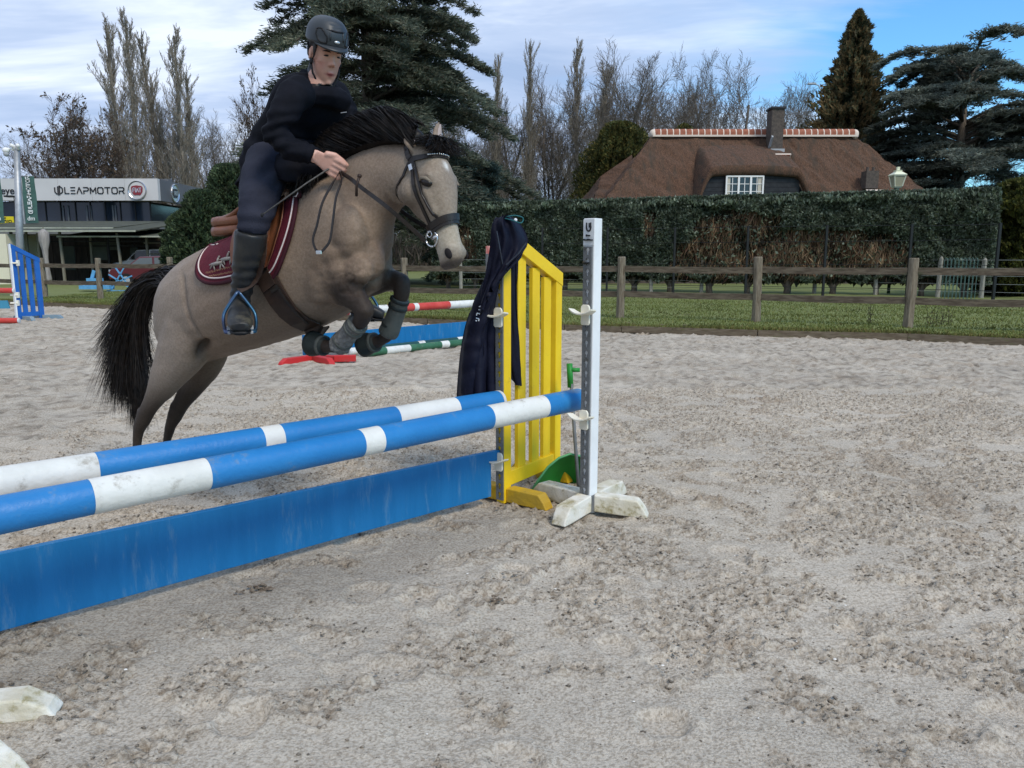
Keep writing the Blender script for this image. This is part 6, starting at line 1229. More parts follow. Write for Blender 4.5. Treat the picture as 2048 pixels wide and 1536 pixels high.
# mane: flung up and over to the far side
crest = [M(640, 362), M(662, 342), M(684, 324), M(714, 306), M(750, 292), M(790, 284), M(826, 288), M(850, 300)]
def along(q):
    q = np.clip(q, 0, 1); f = q * 6.999; k = np.floor(f).astype(int); fr_ = (f - k)[:, None]; A = np.array(crest); return A[k] * (1 - fr_) + A[np.minimum(k + 1, 7)] * fr_
n = 12000; q = .10 + .90 * rs.rand(n); cl = .5 * np.sin(q * 41) + .5 * np.sin(q * 97 + 1); th0 = np.radians(rs.uniform(-28, 60, n)); r1 = rs.rand(n); layer = rs.rand(n)
def mane_path(t):
    th = th0 + (np.radians(122) - th0) * t * (.8 + .15 * cl); r = .058 + .016 * layer + (.022 + .03 * r1 + .012 * cl) * t ** 1.6; c = along(q - (.20 + .14 * layer + .05 * cl) * t)
    lag = (t ** 1.5 * (.030 + .035 * r1 + .015 * cl))[:, None]
    return c + UPZ * .030 + (np.cos(th) * r)[:, None] * uu3 + (np.sin(th) * r)[:, None] * UPZ - hh3 * lag + wob * t
wob = rs.normal(0, .006, (n, 3)); hair('mane', along(q), mane_path, .0017, rs, m_hair, horse, 8)
n = 420; q = .1 + .9 * rs.rand(n); roots = along(q) + UPZ * .085 - uu3 * .01; e = roots - hh3 * rs.uniform(.03, .10, n)[:, None] + UPZ * rs.uniform(.0, .035, n)[:, None] + rs.normal(0, .012, (n, 3)); m1 = roots + UPZ * .03 - hh3 * .01
hair('mane_wisps', roots, lambda t: bez([roots, m1, e], t), .0013, rs, m_hair, horse, 4)
n = 4200; q = rs.rand(n) ** 1.2 * .26; roots = along(q) + uu3 * rs.normal(.02, .015, n)[:, None]; Lh = (.06 + .065 * rs.rand(n))[:, None]     # locks lying on the near side
m1 = roots + (UPZ * .35 - hh3 * .3 + uu3 * .3) * Lh; m2 = roots + (-hh3 * .4 + uu3 * .75 - UPZ * .15) * Lh; m3 = roots + ((-hh3 * .35 + uu3 * .75 - UPZ * .85)[None] + rs.normal(0, .15, (n, 3))) * Lh
hair('mane_lock', roots, lambda t: bez([roots, m1, m2, m3], t), .0024, rs, m_hair, horse, 6)
# solid core under the mane
mb = MB(); cr = [along(np.array([x]))[0] for x in np.linspace(0, .97, 10)]; mb.tube([p + UPZ * .034 - hh3 * .008 + uu3 * .004 for p in cr], [.045, .055, .060, .062, .062, .060, .056, .050, .042, .026], 12)
cv, cf, cn = fuse(mb, .012, 4); cv = cv + cn * (.006 * pn3(cv * 30, 3))[:, None]; put('mane_base', cv, cf, m_hair, horse)
# forelock
n = 3600; roots = Hd(-.03, .02, 0) + np.outer(rs.normal(0, .030, n), hsd) + np.outer(rs.normal(0, .014, n), hfr)
e = Hd(.085, .078, 0) + np.outer(rs.normal(0, .052, n), hsd) + np.outer(rs.rand(n) * .06 - .05, hax) + np.outer(rs.normal(0, .010, n), hfr); m1 = roots + hfr * .040 - hax * .022 + rs.normal(0, .010, (n, 3)); m2 = roots * .4 + e * .6 + hfr * .022
hair('forelock', roots, lambda t: bez([roots, m1, m2, e], t), .0017, rs, m_hair, horse, 6)
# ------------------------------------------------------------------ rider
from mathutils.bvhtree import BVHTree
person = thing('person', 'person in black jacket, navy breeches and dark helmet riding the jumping pony', 'person', (M(560, 560)) * (1, 1, 0))
m_skin = material('skin', (1, 1, 1), (.95, .90, .88), scale=40, rough=.5, attr='Col', spec=.35, bump=.05, bscale=200)
m_jack = material('black_jacket', (.0055, .006, .009), (.009, .0095, .014), scale=9, rough=.8, bump=.25, bscale=30, spec=.08); m_breech = material('navy_breeches', (.019, .021, .033), (.028, .030, .045), scale=7, rough=.8, bump=.3, bscale=160, spec=.12)
m_boot = material('dark_riding_boot', (.016, .017, .019), (.034, .032, .028), scale=9, rough=.42, bump=.3, bscale=25, dirt=(.075, .068, .05), dscale=8, damt=(.56, .72)); m_helm = material('matt_grey_helmet', (.026, .031, .036), (.034, .040, .046), scale=9, rough=.45, spec=.4); m_strap = material('black_strap', (.008, .008, .009), rough=.6); m_phair = material('dark_brown_hair', (.012, .008, .006), (.02, .013, .009), scale=50, rough=.6, bump=.5, bscale=120)
rb = MB()                             # the body: torso, limbs, neck, head and hands in one skin
def trunk_sec(px, py, t, fwd, side, tilt):      # ring across the spine; fwd = front-back half depth, side = lateral half width
    c = M(px, py, t); return c, fwd, side
def spine(pts, mbx, k=24, grow=0.0, sq=2.4):
    P = [M(a, b, t) for a, b, t, *_ in pts]; n = len(P); rr = []
    for i, (a, b, t, f, s) in enumerate(pts):
        T = unit(P[min(i + 1, n - 1)] - P[max(i - 1, 0)]); sd = unit(uu3 - T * np.dot(T, uu3)); fw = np.cross(T, sd); rr.append(oval(P[i], fw, sd, f + grow, s + grow, k=k, sq=sq))
    mbx.rings(smooth_rings(rr, 3))
TOR = [(548, 352, 0, .105, .150), (554, 318, 0, .108, .155), (570, 282, 0, .098, .145), (594, 245, 0, .098, .148), (612, 214, 0, .105, .160), (634, 190, 0, .090, .165), (642, 178, 0, .064, .115), (642, 170, 0, .040, .060)]
spine(TOR, rb, grow=-.016)
nearA = [M(600, 185, .17), M(588, 190, .215), M(563, 232, .285), M(549, 268, .30), M(580, 296, .26), M(622, 310, .20), M(634, 314, .19)]
farA = [M(650, 182, -.17), M(668, 190, -.215), M(692, 226, -.25), M(702, 256, -.24), M(706, 284, -.16), M(700, 308, -.09), M(697, 316, -.08)]
rA = [.050, .050, .038, .034, .031, .028, .026]
for A in (nearA, farA): rb.tube(A, rA, 14)
legN = [M(540, 322, .10), M(530, 352, .17), M(516, 400, .27), M(508, 440, .32), M(503, 466, .325), M(499, 500, .32), M(490, 545, .315), M(481, 588, .31), M(478, 607, .315)]
rN = [.095, .090, .074, .062, .055, .053, .042, .034, .036]
legF = [p - uu3 * 2 * np.dot(p - HR0, uu3) for p in legN]
for A in (legN, legF): rb.tube(A, [r * .86 for r in rN], 14)
toeN = [legN[-1] + UPZ * .01, legN[-1] + hh3 * .06 - UPZ * .045 + uu3 * .02, legN[-1] + hh3 * .13 - UPZ * .065 + uu3 * .045, legN[-1] + hh3 * .18 - UPZ * .07 + uu3 * .06]
# head frame
FY_ = math.radians(51); ff0 = np.array([math.cos(FY_), -math.sin(FY_), 0]); pt_ = math.radians(24); fdir = unit(ff0 * math.cos(pt_) - UPZ * math.sin(pt_)); ftop = unit(UPZ * math.cos(pt_) + ff0 * math.sin(pt_)); fsd = np.cross(ftop, fdir); fsd = fsd if np.dot(fsd, uu3) > 0 else -fsd
FC = M(651, 105, 0.0); FS = 1.0; HSC = .83       # centre of the skull
def Fp(f, s, u): return FC + (fdir * f + fsd * s + ftop * u) * FS
Mh = np.stack([fdir, fsd, ftop], 1)
def fsec(u, front, back, w, sq=2.3, egg=0): return oval(Fp((front - back) / 2, 0, u), fdir, fsd, (front + back) / 2 * FS, w * FS, k=28, sq=sq, egg=egg)
_h0 = len(rb.v)
hd_rings = [fsec(-.150, .052, -.020, .014), fsec(-.143, .074, .0, .027), fsec(-.128, .083, .015, .037), fsec(-.105, .086, .035, .049, sq=2.5), fsec(-.080, .087, .055, .058, sq=2.55), fsec(-.050, .088, .075, .065, sq=2.55), fsec(-.020, .089, .088, .069, sq=2.5), fsec(.010, .089, .094, .071, sq=2.4), fsec(.045, .088, .096, .070), fsec(.080, .078, .090, .066), fsec(.110, .050, .066, .048), fsec(.122, .02, .03, .02)]
rb.rings(smooth_rings(hd_rings, 3))
rb.rings([oval(Fp(.086 + d, 0, u), fsd, fdir, w, .010 + d * .5, k=12) for u, d, w in ((.022, -.008, .007), (.005, -.002, .0075), (-.015, .005, .008), (-.030, .012, .0095), (-.040, .010, .012), (-.047, -.002, .009))])      # nose
rb.sphere(Fp(.098, 0, -.036), (.010, .009, .008), 12, 8, M=Mh)
for s in (-1, 1):
    rb.sphere(Fp(.092, .011 * s, -.040), (.010, .008, .007), 10, 6, M=Mh)
    rb.tube([Fp(.088, .010 * s, .020), Fp(.086, .028 * s, .026), Fp(.072, .048 * s, .020)], [.006, .008, .006], 8)        # brow ridge
    rb.sphere(Fp(.058, .044 * s, -.028), (.018, .018, .018), 12, 8, M=Mh)                         # cheek bone
    rb.sphere(Fp(.070, .030 * s, .000), (.014, .017, .012), 12, 8, M=Mh)                          # eyeball bulge
    er = [oval(Fp(-.012 + .004 * i, (.070 + .006 * i) * s, -.018), ftop, fdir, .030 - .004 * abs(i - 1), .016, k=12) for i in range(3)]; rb.rings(er)
rb.tube([Fp(.084, -.022, -.083), Fp(.089, -.008, -.079), Fp(.091, 0, -.0805), Fp(.089, .008, -.079), Fp(.082, .022, -.083)], [.002, .0048, .0044, .0048, .002], 8)       # upper lip
rb.tube([Fp(.081, -.019, -.093), Fp(.0865, 0, -.0955), Fp(.081, .019, -.093)], [.002, .0058, .002], 8)
rb.sphere(Fp(.078, 0, -.128), (.014, .018, .013), 12, 8, M=Mh)                                     # chin
for _i in range(_h0, len(rb.v)): rb.v[_i] = FC + (rb.v[_i] - FC) * HSC
def HS(m_):
    m_.v = [FC + (q - FC) * HSC for q in m_.v]; return m_
rb.tube([FC - ftop * .05 - fdir * .03, FC - ftop * .09 - fdir * .047, M(640, 160) - fdir * .008, M(638, 176)], [.046, .045, .049, .060], 16)
# hands: palm, four curled fingers, thumb on top
def hand(w0, d, side, up, mbx):
    """w0 wrist, d towards knuckles, side palm-to-back normal (back of hand outward), up towards the thumb"""
    d, side, up = unit(d), unit(side), unit(up); k0 = w0 + d * .080
    rr = []
    for q, hw, th in ((-.01, .026, .020), (.02, .030, .019), (.05, .038, .017), (.078, .041, .016), (.092, .036, .012)): rr.append(oval(w0 + d * q, up, side, hw, th, k=14, sq=2.8))
    mbx.rings(rr)
    for i, (o_, L_) in enumerate(((.033, .92), (.0115, 1.0), (-.010, .95), (-.031, .78))):
        b = k0 + up * o_ + side * .004; p1 = b + (d * .027 - side * .014) * L_; p2 = p1 + (-side * .024 - d * .008) * L_; p3 = p2 + (-d * .020 + side * .004) * L_
        mbx.tube([b - d * .012, b, p1, p2, p3], [.0090, .0098, .0090, .0082, .0072], 10)
    t0 = w0 + d * .025 + up * .030; mbx.tube([t0, t0 + d * .030 + up * .014 - side * .010, t0 + d * .056 + up * .010 - side * .020, t0 + d * .078 + up * .002 - side * .026], [.013, .0125, .0108, .009], 10)
hN = nearA[-1]; dN = M(678, 341, .12) - hN; hand(hN, dN, uu3 * .85 - hh3 * .1 + UPZ * .25, UPZ * .8 + hh3 * .5, rb)
hF = farA[-1]; dF_ = M(706, 342, -.06) - hF; hand(hF, dF_, -uu3 * .9 + UPZ * .2, UPZ * .6 + hh3 * .6, rb)
pv, pf, pn = fuse(rb, .0046, 2, fac=.45)
fu = (pv - FC) @ ftop / HSC; fs_ = (pv - FC) @ fsd / HSC; ff_d = (pv - FC) @ fdir / HSC; ish = (fu > -.16) & (fu < .14) & (np.abs(fs_) < .1) & (np.abs(ff_d) < .13)
sk = np.array([.58, .315, .225]); c = np.tile(sk, (len(pv), 1)) * (1 + .05 * pn3(pv * 20, 3))[:, None]
def blend(k, col):
    global c
    k = np.clip(k, 0, 1)[:, None]; c = c * (1 - k) + np.array(col) * k
g2 = lambda x, m, s: np.exp(-((x - m) / s) ** 2)
blend(ish * g2(fu, -.045, .026) * g2(np.abs(fs_), .045, .022) * .55, (.56, .23, .18))      # flushed cheeks
blend(ish * g2(fu, -.038, .014) * g2(fs_, 0, .014) * (ff_d > .08) * .45, (.60, .26, .20))
blend(ish * g2(fu, -.0865, .0100) * g2(fs_, 0, .023) * (ff_d > .06) * 1.2, (.36, .075, .07)); blend(ish * g2(fu, -.0868, .0030) * g2(fs_, 0, .022) * (ff_d > .06) * 1.1, (.06, .012, .012)); blend(ish * sstep(-.125, -.15, fu) * .4, (.30, .15, .11)); blend(ish * g2(fu, -.104, .006) * g2(fs_, 0, .016) * (ff_d > .06) * .3, (.35, .17, .13))  # lips and mouth line; shade under the jaw put into the skin colour
blend(ish * g2(fu, .0235, .0050) * g2(np.abs(fs_), .033, .019) * (ff_d > .04) * .92, (.03, .018, .012))      # brows
blend(ish * g2(fu, .004, .0065) * g2(np.abs(fs_), .031, .015) * (ff_d > .05) * .55, (.22, .10, .08))        # eye sockets
blend(ish * g2(fu, -.050, .0028) * g2(np.abs(fs_), .0075, .004) * (ff_d > .08) * .8, (.15, .05, .04))
shirt = (pv[:, 2] < M(650, 171)[2] + .10 * (((pv - FC) @ fdir) < -.02)) & (np.linalg.norm(pv - hN, axis=1) > .22) & (np.linalg.norm(pv - hF, axis=1) > .22); blend(shirt * 1.0, (.006, .006, .008))
isn = np.linalg.norm(pv - (hN + unit(dN) * .06), axis=1) < .12; blend(isn * .5, (.66, .40, .34))
put('body', pv, pf, m_skin, person, c)
m_lash = material('eyelash', (.012, .008, .007), rough=.6)
for s in (-1, 1):
    mb = MB(); mb.tube([Fp(.0800, .0175 * s, .0000), Fp(.0845, .026 * s, .0005), Fp(.0840, .034 * s, -.0005), Fp(.0775, .044 * s, -.0020)], [.0026, .0042, .0042, .0024], 6); build('eyelash', HS(mb), m_lash, person, smooth=True)
    mb = MB(); mb.tube([Fp(.0885, .013 * s, .0180), Fp(.0900, .026 * s, .0225), Fp(.0850, .039 * s, .0225), Fp(.0730, .051 * s, .0160)], [.0026, .0042, .0038, .0016], 6); build('eyebrow', HS(mb), m_phair, person, smooth=True)
# hair below the helmet
mb = MB(); mb.rings(smooth_rings([fsec(.070, .072, .100, .0765), fsec(.035, .050, .102, .0775), fsec(.005, .028, .100, .0750), fsec(-.025, -.015, .098, .0700), fsec(-.050, -.045, .090, .052)], 2))
v_, f_, n_2 = fuse(HS(mb), .007, 3); v_ = v_ + n_2 * (.002 * pn3(v_ * 60, 3))[:, None]; put('hair', v_, f_, m_phair, person)
for s in (-1, 1): mb = MB(); mb.rings([oval(Fp(.022, .0720 * s, .055), fdir, fsd, .022, .006, k=10), oval(Fp(.024, .0715 * s, .015), fdir, fsd, .016, .005, k=10), oval(Fp(.022, .0695 * s, -.018), fdir, fsd, .007, .003, k=10)]); build('sideburn', HS(mb), m_phair, person, smooth=True)
# helmet
def hel(u, front, back, w, df=0.0, sq=2.2): return oval(Fp((front - back) / 2 + df, 0, .046 + (u - .030) * .93), fdir, fsd, (front + back) / 2, w, k=40, sq=sq)
helm = thing('helmet', None, None, (0, 0, 0)); helm.parent = person; helm.location = -Vector(world_loc(person)) + Vector(world_loc(person)) * 0
for kk in list(helm.keys()): del helm[kk]
mb = MB(); hr_ = [hel(.030, .106, .112, .094), hel(.036, .112, .117, .0985), hel(.050, .112, .119, .0990), hel(.075, .109, .119, .0975), hel(.100, .100, .114, .0925), hel(.125, .085, .101, .081), hel(.145, .064, .080, .064), hel(.158, .036, .050, .038), hel(.163, .010, .016, .012)]
shell = smooth_rings(hr_, 4); allp = np.concatenate(shell); K = 40
loc = (allp - FC) @ Mh; az_ = np.arctan2(loc[:, 1], loc[:, 0]); el = loc[:, 2]; nrm = unit(np.array([1, 0, 0])) ; rad = allp - Fp(0, 0, .02); rad /= np.linalg.norm(rad, axis=1)[:, None]
vent = np.zeros(len(allp))
for s in (-1, 1): vent = np.maximum(vent, np.exp(-(((az_ - s * .78) / .20) ** 2 + ((el - .088 - .04 * (np.abs(az_) - .78)) / .021) ** 2) ** 2.2))
for e_, w_ in ((.128, .30), (.147, .40)): vent = np.maximum(vent, .9 * np.exp(-((az_ / w_) ** 2 + ((el - e_) / .0045) ** 2) ** 2) * (loc[:, 0] > 0))
ridge_ = np.exp(-((np.abs(az_) - .36) / .07) ** 2) * sstep(.05, .07, el) * sstep(.15, .12, el)
allp = allp - rad * (.0055 * vent)[:, None] + rad * (.0035 * ridge_)[:, None]
shell2 = [allp[i * K:(i + 1) * K] for i in range(len(shell))]; mb.rings(shell2); build('shell', HS(mb), m_helm, helm, smooth=True)
_hb = BVHTree.FromPolygons([tuple(q) for q in allp], [(i * K + j, i * K + (j + 1) % K, (i + 1) * K + (j + 1) % K, (i + 1) * K + j) for i in range(len(shell) - 1) for j in range(K)])
def hp(az, el, off=.0): q = Fp(.30 * math.cos(az), .30 * math.sin(az), el + (el - .06) * .8); nr = _hb.find_nearest(Vector(q)); return np.array(nr[0]) + np.array(nr[1]) * off
for s in (-1, 1):
    lp_ = [hp(s * (.80 + .30 * math.cos(t)), .098 + .030 * math.sin(t) + .022 * math.cos(t), .001) for t in np.linspace(0, 2 * math.pi, 25)]; mb = MB(); mb.tube(lp_, .0042, 6); build('vent_rim', HS(mb), m_strap, helm, smooth=True)
    mb = MB(); mb.tube([hp(s * .36, .078, .0), hp(s * .33, .105, .002), hp(s * .26, .130, .002), hp(s * .2, .150, .001)], [.004, .006, .006, .003], 6); build('ridge', HS(mb), m_helm, helm, smooth=True)
for el_, w_ in ((.122, .30), (.143, .42), (.158, .6)): mb = MB(); mb.tube([hp(a_, el_ - .004 * (1 - (a_ / w_) ** 2), .0005) for a_ in np.linspace(-w_, w_, 9)], [.001, .003, .0045, .005, .005, .005, .0045, .003, .001], 6); build('air_slot', HS(mb), m_strap, helm, smooth=True)
# peak
mb = MB(); a = np.linspace(-1.15, 1.15, 17); rr = []
for off, dz, th_ in ((.0, .002, 0), (.012, -.002, 0), (.026, -.008, 0), (.034, -.013, 0)):
    kz = np.cos(a * 1.3).clip(0, 1) ** .7; rr.append(np.array([Fp(.003 + (.106 + off * kz[i]) * math.cos(a[i]), (.094 + off * .4 * kz[i]) * math.sin(a[i]), .050 + dz * kz[i]) for i in range(17)]))
rr2 = rr + [q - ftop * .006 for q in rr[::-1]]; mb.rings(rr2, cap=False, close=False); build('peak', HS(mb), m_helm, helm, smooth=True)
mb = MB(); mb.rings([hel(.024, .103, .110, .091), hel(.031, .107, .114, .095), hel(.038, .104, .112, .093)]); build('edge_trim', HS(mb), m_strap, helm, smooth=True)
mb = MB(); mb.sphere(Fp(.1120, 0, .072), (.006, .016, .0075), 12, 6, M=Mh); build('badge', HS(mb), material('silver_badge', (.6, .62, .63), rough=.3, metal=.6), helm, smooth=True)
for s in (-1, 1):
    mb = MB(); e_ = Fp(.016, .077 * s, -.050); mb.tube([Fp(.055, .078 * s, .030), Fp(.038, .077 * s, -.02), e_], .0040, 6); mb.tube([Fp(-.045, .078 * s, .030), Fp(-.018, .080 * s, -.02), e_], .0040, 6)
    mb.tube([e_, Fp(.036, .070 * s, -.100), Fp(.056, .044 * s, -.143), Fp(.066, .0, -.163)], .0052, 6); mb.sphere(e_, (.015, .009, .016), 10, 6, M=Mh); build('chin_strap', HS(mb), m_strap, helm, smooth=True)
# jacket: torso, sleeves, stand-up collar
jb = MB(); spine([(551, 366, 0, .125, .175)] + TOR[:6] + [(644, 176, 0, .070, .130)], jb, grow=.010)
JA = [.070, .068, .058, .055, .050, .042, .038]
for A in (nearA, farA): jb.tube(A[:-1] + [A[-1] * .75 + A[-2] * .25], JA, 18)
_tf = unit(fdir * (1, 1, 0) * .80 - UPZ * .60)
jb.rings([oval(M(638, 190), _tf, fsd, .105, .11), oval(M(638, 178) - fdir * .01, _tf, fsd, .090, .085), oval(M(636, 164) - fdir * .022, _tf, fsd, .078, .068), oval(M(633, 154) - fdir * .030, _tf, fsd, .070, .062)])
jb.rings([oval(M(618, 300, 0), hh3, uu3, .085, .13), oval(M(612, 335, 0), hh3, uu3, .075, .135), oval(M(606, 362, 0), hh3, uu3, .05, .12)])
jb.rings([oval(M(570, 335, .03), UPZ, uu3, .06, .15), oval(M(610, 346, .03), UPZ, uu3, .060, .145), oval(M(645, 343, .03), UPZ, uu3, .050, .13), oval(M(680, 333, .03), UPZ, uu3, .030, .10)])
jb.rings([oval(M(650, 176) + hh3 * .01, hh3, uu3, .050, .050), oval(M(650, 186), hh3, uu3, .085, .095), oval(M(648, 200), hh3, uu3, .10, .12), oval(M(640, 220), hh3, uu3, .09, .12)])
jb.rings([oval(M(590, 310, .10), hh3, uu3, .09, .07), oval(M(588, 340, .12), hh3, uu3, .09, .08), oval(M(584, 366, .13), hh3, uu3, .06, .07)])
jb.rings([oval(M(585, 290, 0), hh3, uu3, .12, .15), oval(M(585, 330, 0), hh3, uu3, .11, .16), oval(M(580, 360, 0), hh3, uu3, .08, .15)])
jv, jf, jn = fuse(jb, .008, 4)
jx, jy = px_of(jv); fold = np.zeros(len(jv))
def seg_d(v, a, b): t = np.clip(((v - a) @ (b - a)) / np.dot(b - a, b - a), 0, 1); return np.linalg.norm(v - (a + np.outer(t, b - a)), axis=1), t
for A in (nearA, farA):
    el_ = A[3]; d = np.linalg.norm(jv - el_, axis=1); fold += .008 * np.exp(-(d / .10) ** 2) * np.sin((jv @ unit(A[4] - A[2])) * 150 + 2 * pn3(jv * 10, 5)); d = np.linalg.norm(jv - A[5], axis=1); fold += .004 * np.exp(-(d / .06) ** 2) * np.sin((jv @ unit(A[5] - A[4])) * 230 + 2 * pn3(jv * 14, 5))
fold += .007 * pn3(jv * np.array([9, 9, 5.0]), 7) + .004 * pn3(jv * 17, 9) + .005 * np.sin((jv @ unit(M(560, 300) - M(640, 180))) * 70 + 3 * pn3(jv * 6, 2)) * sstep(220, 300, jy)
put('jacket', jv + jn * fold[:, None], jf, m_jack, person)
mb = MB(); zp = [M(653, 172, .03) , M(652, 210, .045), M(645, 250, .06), M(632, 290, .08)]; fwv = hh3 * .115 + uu3 * .0
mb.tube([p + hh3 * .062 + uu3 * .01 for p in zp], .0022, 5); pass
mb = MB(); mb.box(M(666, 228, .10) + hh3 * .06, (.03, .003, .003), M=np.stack([hh3, uu3, UPZ], 1)); build('chest_print', mb, m_lead, person)
# breeches
bb = MB(); spine([(548, 300, 0, .10, .140), (550, 330, 0, .118, .155), (552, 360, 0, .110, .145), (556, 385, 0, .07, .11)], bb)
for A in (legN, legF): bb.tube(A[:5], [.100, .096, .080, .068, .060], 20)
bv, bf, bn2 = fuse(bb, .009, 4); fold = .006 * pn3(bv * np.array([10, 10, 6.0]), 3); d = np.linalg.norm(bv - legN[3], axis=1); fold += .005 * np.exp(-(d / .09) ** 2) * np.sin(bv[:, 2] * 120 + 2 * pn3(bv * 9, 4)); d = np.linalg.norm(bv - M(520, 330, .25), axis=1); fold += .007 * np.exp(-(d / .10) ** 2) * np.sin(bv[:, 2] * 90 + (bv @ uu3) * 60)
put('breeches', bv + bn2 * fold[:, None], bf, m_breech, person)
# boots
for A, s in ((legN, 1), (legF, -1)):
    ob = MB(); ob.tube([A[4] + UPZ * .005, A[4] * .8 + A[5] * .2, A[5], A[6], A[7], A[8]], [.066, .066, .064, .052, .043, .045], 20)
    b = A[8]; sd = uu3 * s; tdir = unit(hh3 * .80 + sd * .62 - UPZ * .30); side_ = unit(np.cross(tdir, UPZ))
    rr = [oval(b + tdir * q + UPZ * dz, unit(np.cross(side_, tdir)), side_, hh_, w_, k=16, sq=2.6) for q, dz, hh_, w_ in ((-.065, -.020, .030, .030), (-.04, -.015, .042, .036), (.0, -.012, .048, .038), (.05, -.022, .040, .043), (.10, -.028, .034, .048), (.15, -.032, .030, .048), (.190, -.034, .020, .036))]; ob.rings(smooth_rings(rr, 2))
    ov, of, on = fuse(ob, .0075, 4); fo = .004 * pn3(ov * 12, 3); d = np.linalg.norm(ov - (A[7] + UPZ * .03), axis=1); fo += .0045 * np.exp(-(d / .08) ** 2) * np.sin(ov[:, 2] * 170 + 2 * pn3(ov * 10, 4)); fo += .003 * np.exp(-((ov[:, 2] - A[6][2]) / .05) ** 2) * np.sin(ov[:, 2] * 140 + 2 * pn3(ov * 9, 6))
    put('boot', ov + on * fo[:, None], of, m_boot, person)
    mb = MB(); sp = [b + tdir * q + UPZ * dz for q, dz in ((-.075, -.062), (-.03, -.066), (-.028, -.060), (.04, -.064), (.15, -.066), (.19, -.058))]
    rr = [oval(p, unit(np.cross(side_, tdir)), side_, .007, w_, k=12, sq=3) for p, w_ in zip(sp, (.020, .034, .034, .036, .042, .024))]; mb.rings(rr); build('boot_sole', mb, m_strap, person, smooth=True)
BOOTN = (legN[8], unit(hh3 * .80 + uu3 * .62 - UPZ * .30))
# ------------------------------------------------------------------ saddle, pad, bridle, stirrup, boots, whip, jacket on the wing
from mathutils.bvhtree import BVHTree
_bvh = BVHTree.FromPolygons([tuple(q) for q in hv], hf_)
def onskin(px, py, off=.006, tmin=None):            # nearest coat surface along a sight line, lifted off by off
    d = ray(px, py); d = d / np.linalg.norm(d); hit = _bvh.ray_cast(Vector((0, 0, CAMH)), Vector(d))
    if hit[0] is None:
        p = M(px, py, .15); nr = _bvh.find_nearest(Vector(p)); return np.array(nr[0]) + np.array(nr[1]) * off
    return np.array(hit[0]) + np.array(hit[1]) * off
def nearest(p, off=.006): nr = _bvh.find_nearest(Vector(p)); return np.array(nr[0]) + np.array(nr[1]) * off
def curve_px(pts, n=8):
    P = [np.array(p, float) for p in pts]; return [p for p in smooth_rings([q[None] for q in P], n)]
def strap(name, pts3, w, thk, mat, parent, nrmf=None, flat=True, k=None):
    """flat leather strap following 3D points; width across the surface"""
    P = [np.asarray(p) for p in pts3]; n = len(P); rr = []
    for i in range(n):
        T = unit(P[min(i + 1, n - 1)] - P[max(i - 1, 0)]); nr = nrmf(P[i]) if nrmf else uu3; nr = unit(nr - T * np.dot(nr, T)); sd = np.cross(T, nr)
        rr.append(np.array([P[i] + sd * w / 2 - nr * thk / 2, P[i] + sd * w / 2 + nr * thk / 2, P[i] - sd * w / 2 + nr * thk / 2, P[i] - sd * w / 2 - nr * thk / 2]))
    mb = MB(); mb.rings(rr); return build(name, mb, mat, parent, smooth=False)
def nskin(p): nr = _bvh.find_nearest(Vector(p)); return np.array(nr[1])
m_tan = material('tan_saddle_leather', (.21, .075, .032), (.14, .048, .022), scale=7, rough=.38, spec=.45, bump=.2, bscale=60, dirt=(.07, .03, .018), dscale=5, damt=(.58, .75)); m_pad = material('burgundy_cloth', (.085, .006, .016), (.11, .010, .022), scale=20, rough=.85, bump=.5, bscale=120); m_pipe = material('pale_piping', (.66, .56, .53), rough=.7); m_padedge = material('dark_burgundy_binding', (.038, .004, .010), rough=.8); m_embr = material('silver_embroidery', (.34, .31, .28), (.24, .21, .18), scale=90, rough=.6); m_bl = material('black_bridle_leather', (.012, .009, .008), (.022, .016, .013), scale=20, rough=.4, spec=.4); m_dbl = material('dark_brown_leather', (.028, .016, .012), (.045, .026, .018), scale=14, rough=.5); m_steel = material('polished_steel', (.60, .60, .60), rough=.22, metal=.95); m_irid = material('blue_stirrup_metal', (.045, .12, .19), (.08, .085, .16), scale=9, rough=.32, metal=.8)
def sheet(name, rows, mat, parent, thk=.006, smooth=True, outward=None):
    """thick sheet through a grid of 3D points"""
    Rw = [np.array(r) for r in rows]; n, m = len(Rw), len(Rw[0]); V = np.concatenate(Rw); g = np.array(Rw); du = np.gradient(g, axis=1); dv_ = np.gradient(g, axis=0); N = np.cross(du, dv_); N /= np.linalg.norm(N, axis=2)[..., None] + 1e-9
    ref = outward if outward is not None else uu3; N = np.where((N @ ref)[..., None] < 0, -N, N); V2 = (g + N * thk).reshape(-1, 3); F = []
    for i in range(n - 1):
        for j in range(m - 1): a = i * m + j; F += [(a, a + 1, a + m + 1, a + m), (a + n * m, a + m + n * m, a + m + 1 + n * m, a + 1 + n * m)]
    bd_ = [j for j in range(m)] + [i * m + m - 1 for i in range(1, n)] + [(n - 1) * m + j for j in range(m - 2, -1, -1)] + [i * m for i in range(n - 2, 0, -1)]
    for a, b in zip(bd_, bd_[1:] + bd_[:1]): F.append((a, b, b + n * m, a + n * m))
    mb = MB(); mb.add(np.concatenate([V, V2]), F); return build(name, mb, mat, parent, smooth=smooth)
def region(left, right, nu, nv, off):               # grid between two picture-space polylines laid on the coat
    Lp, Rp = curve_px([(x, y, 0) for x, y in left], 6), curve_px([(x, y, 0) for x, y in right], 6); Lp = np.array([p[0] for p in Lp]); Rp = np.array([p[0] for p in Rp]); rows = []
    for i in range(nv + 1):
        q = i / nv; a = Lp[int(round(q * (len(Lp) - 1)))]; b = Rp[int(round(q * (len(Rp) - 1)))]
        rows.append([onskin(*(a + (b - a) * j / nu)[:2], off) for j in range(nu + 1)])
    return rows
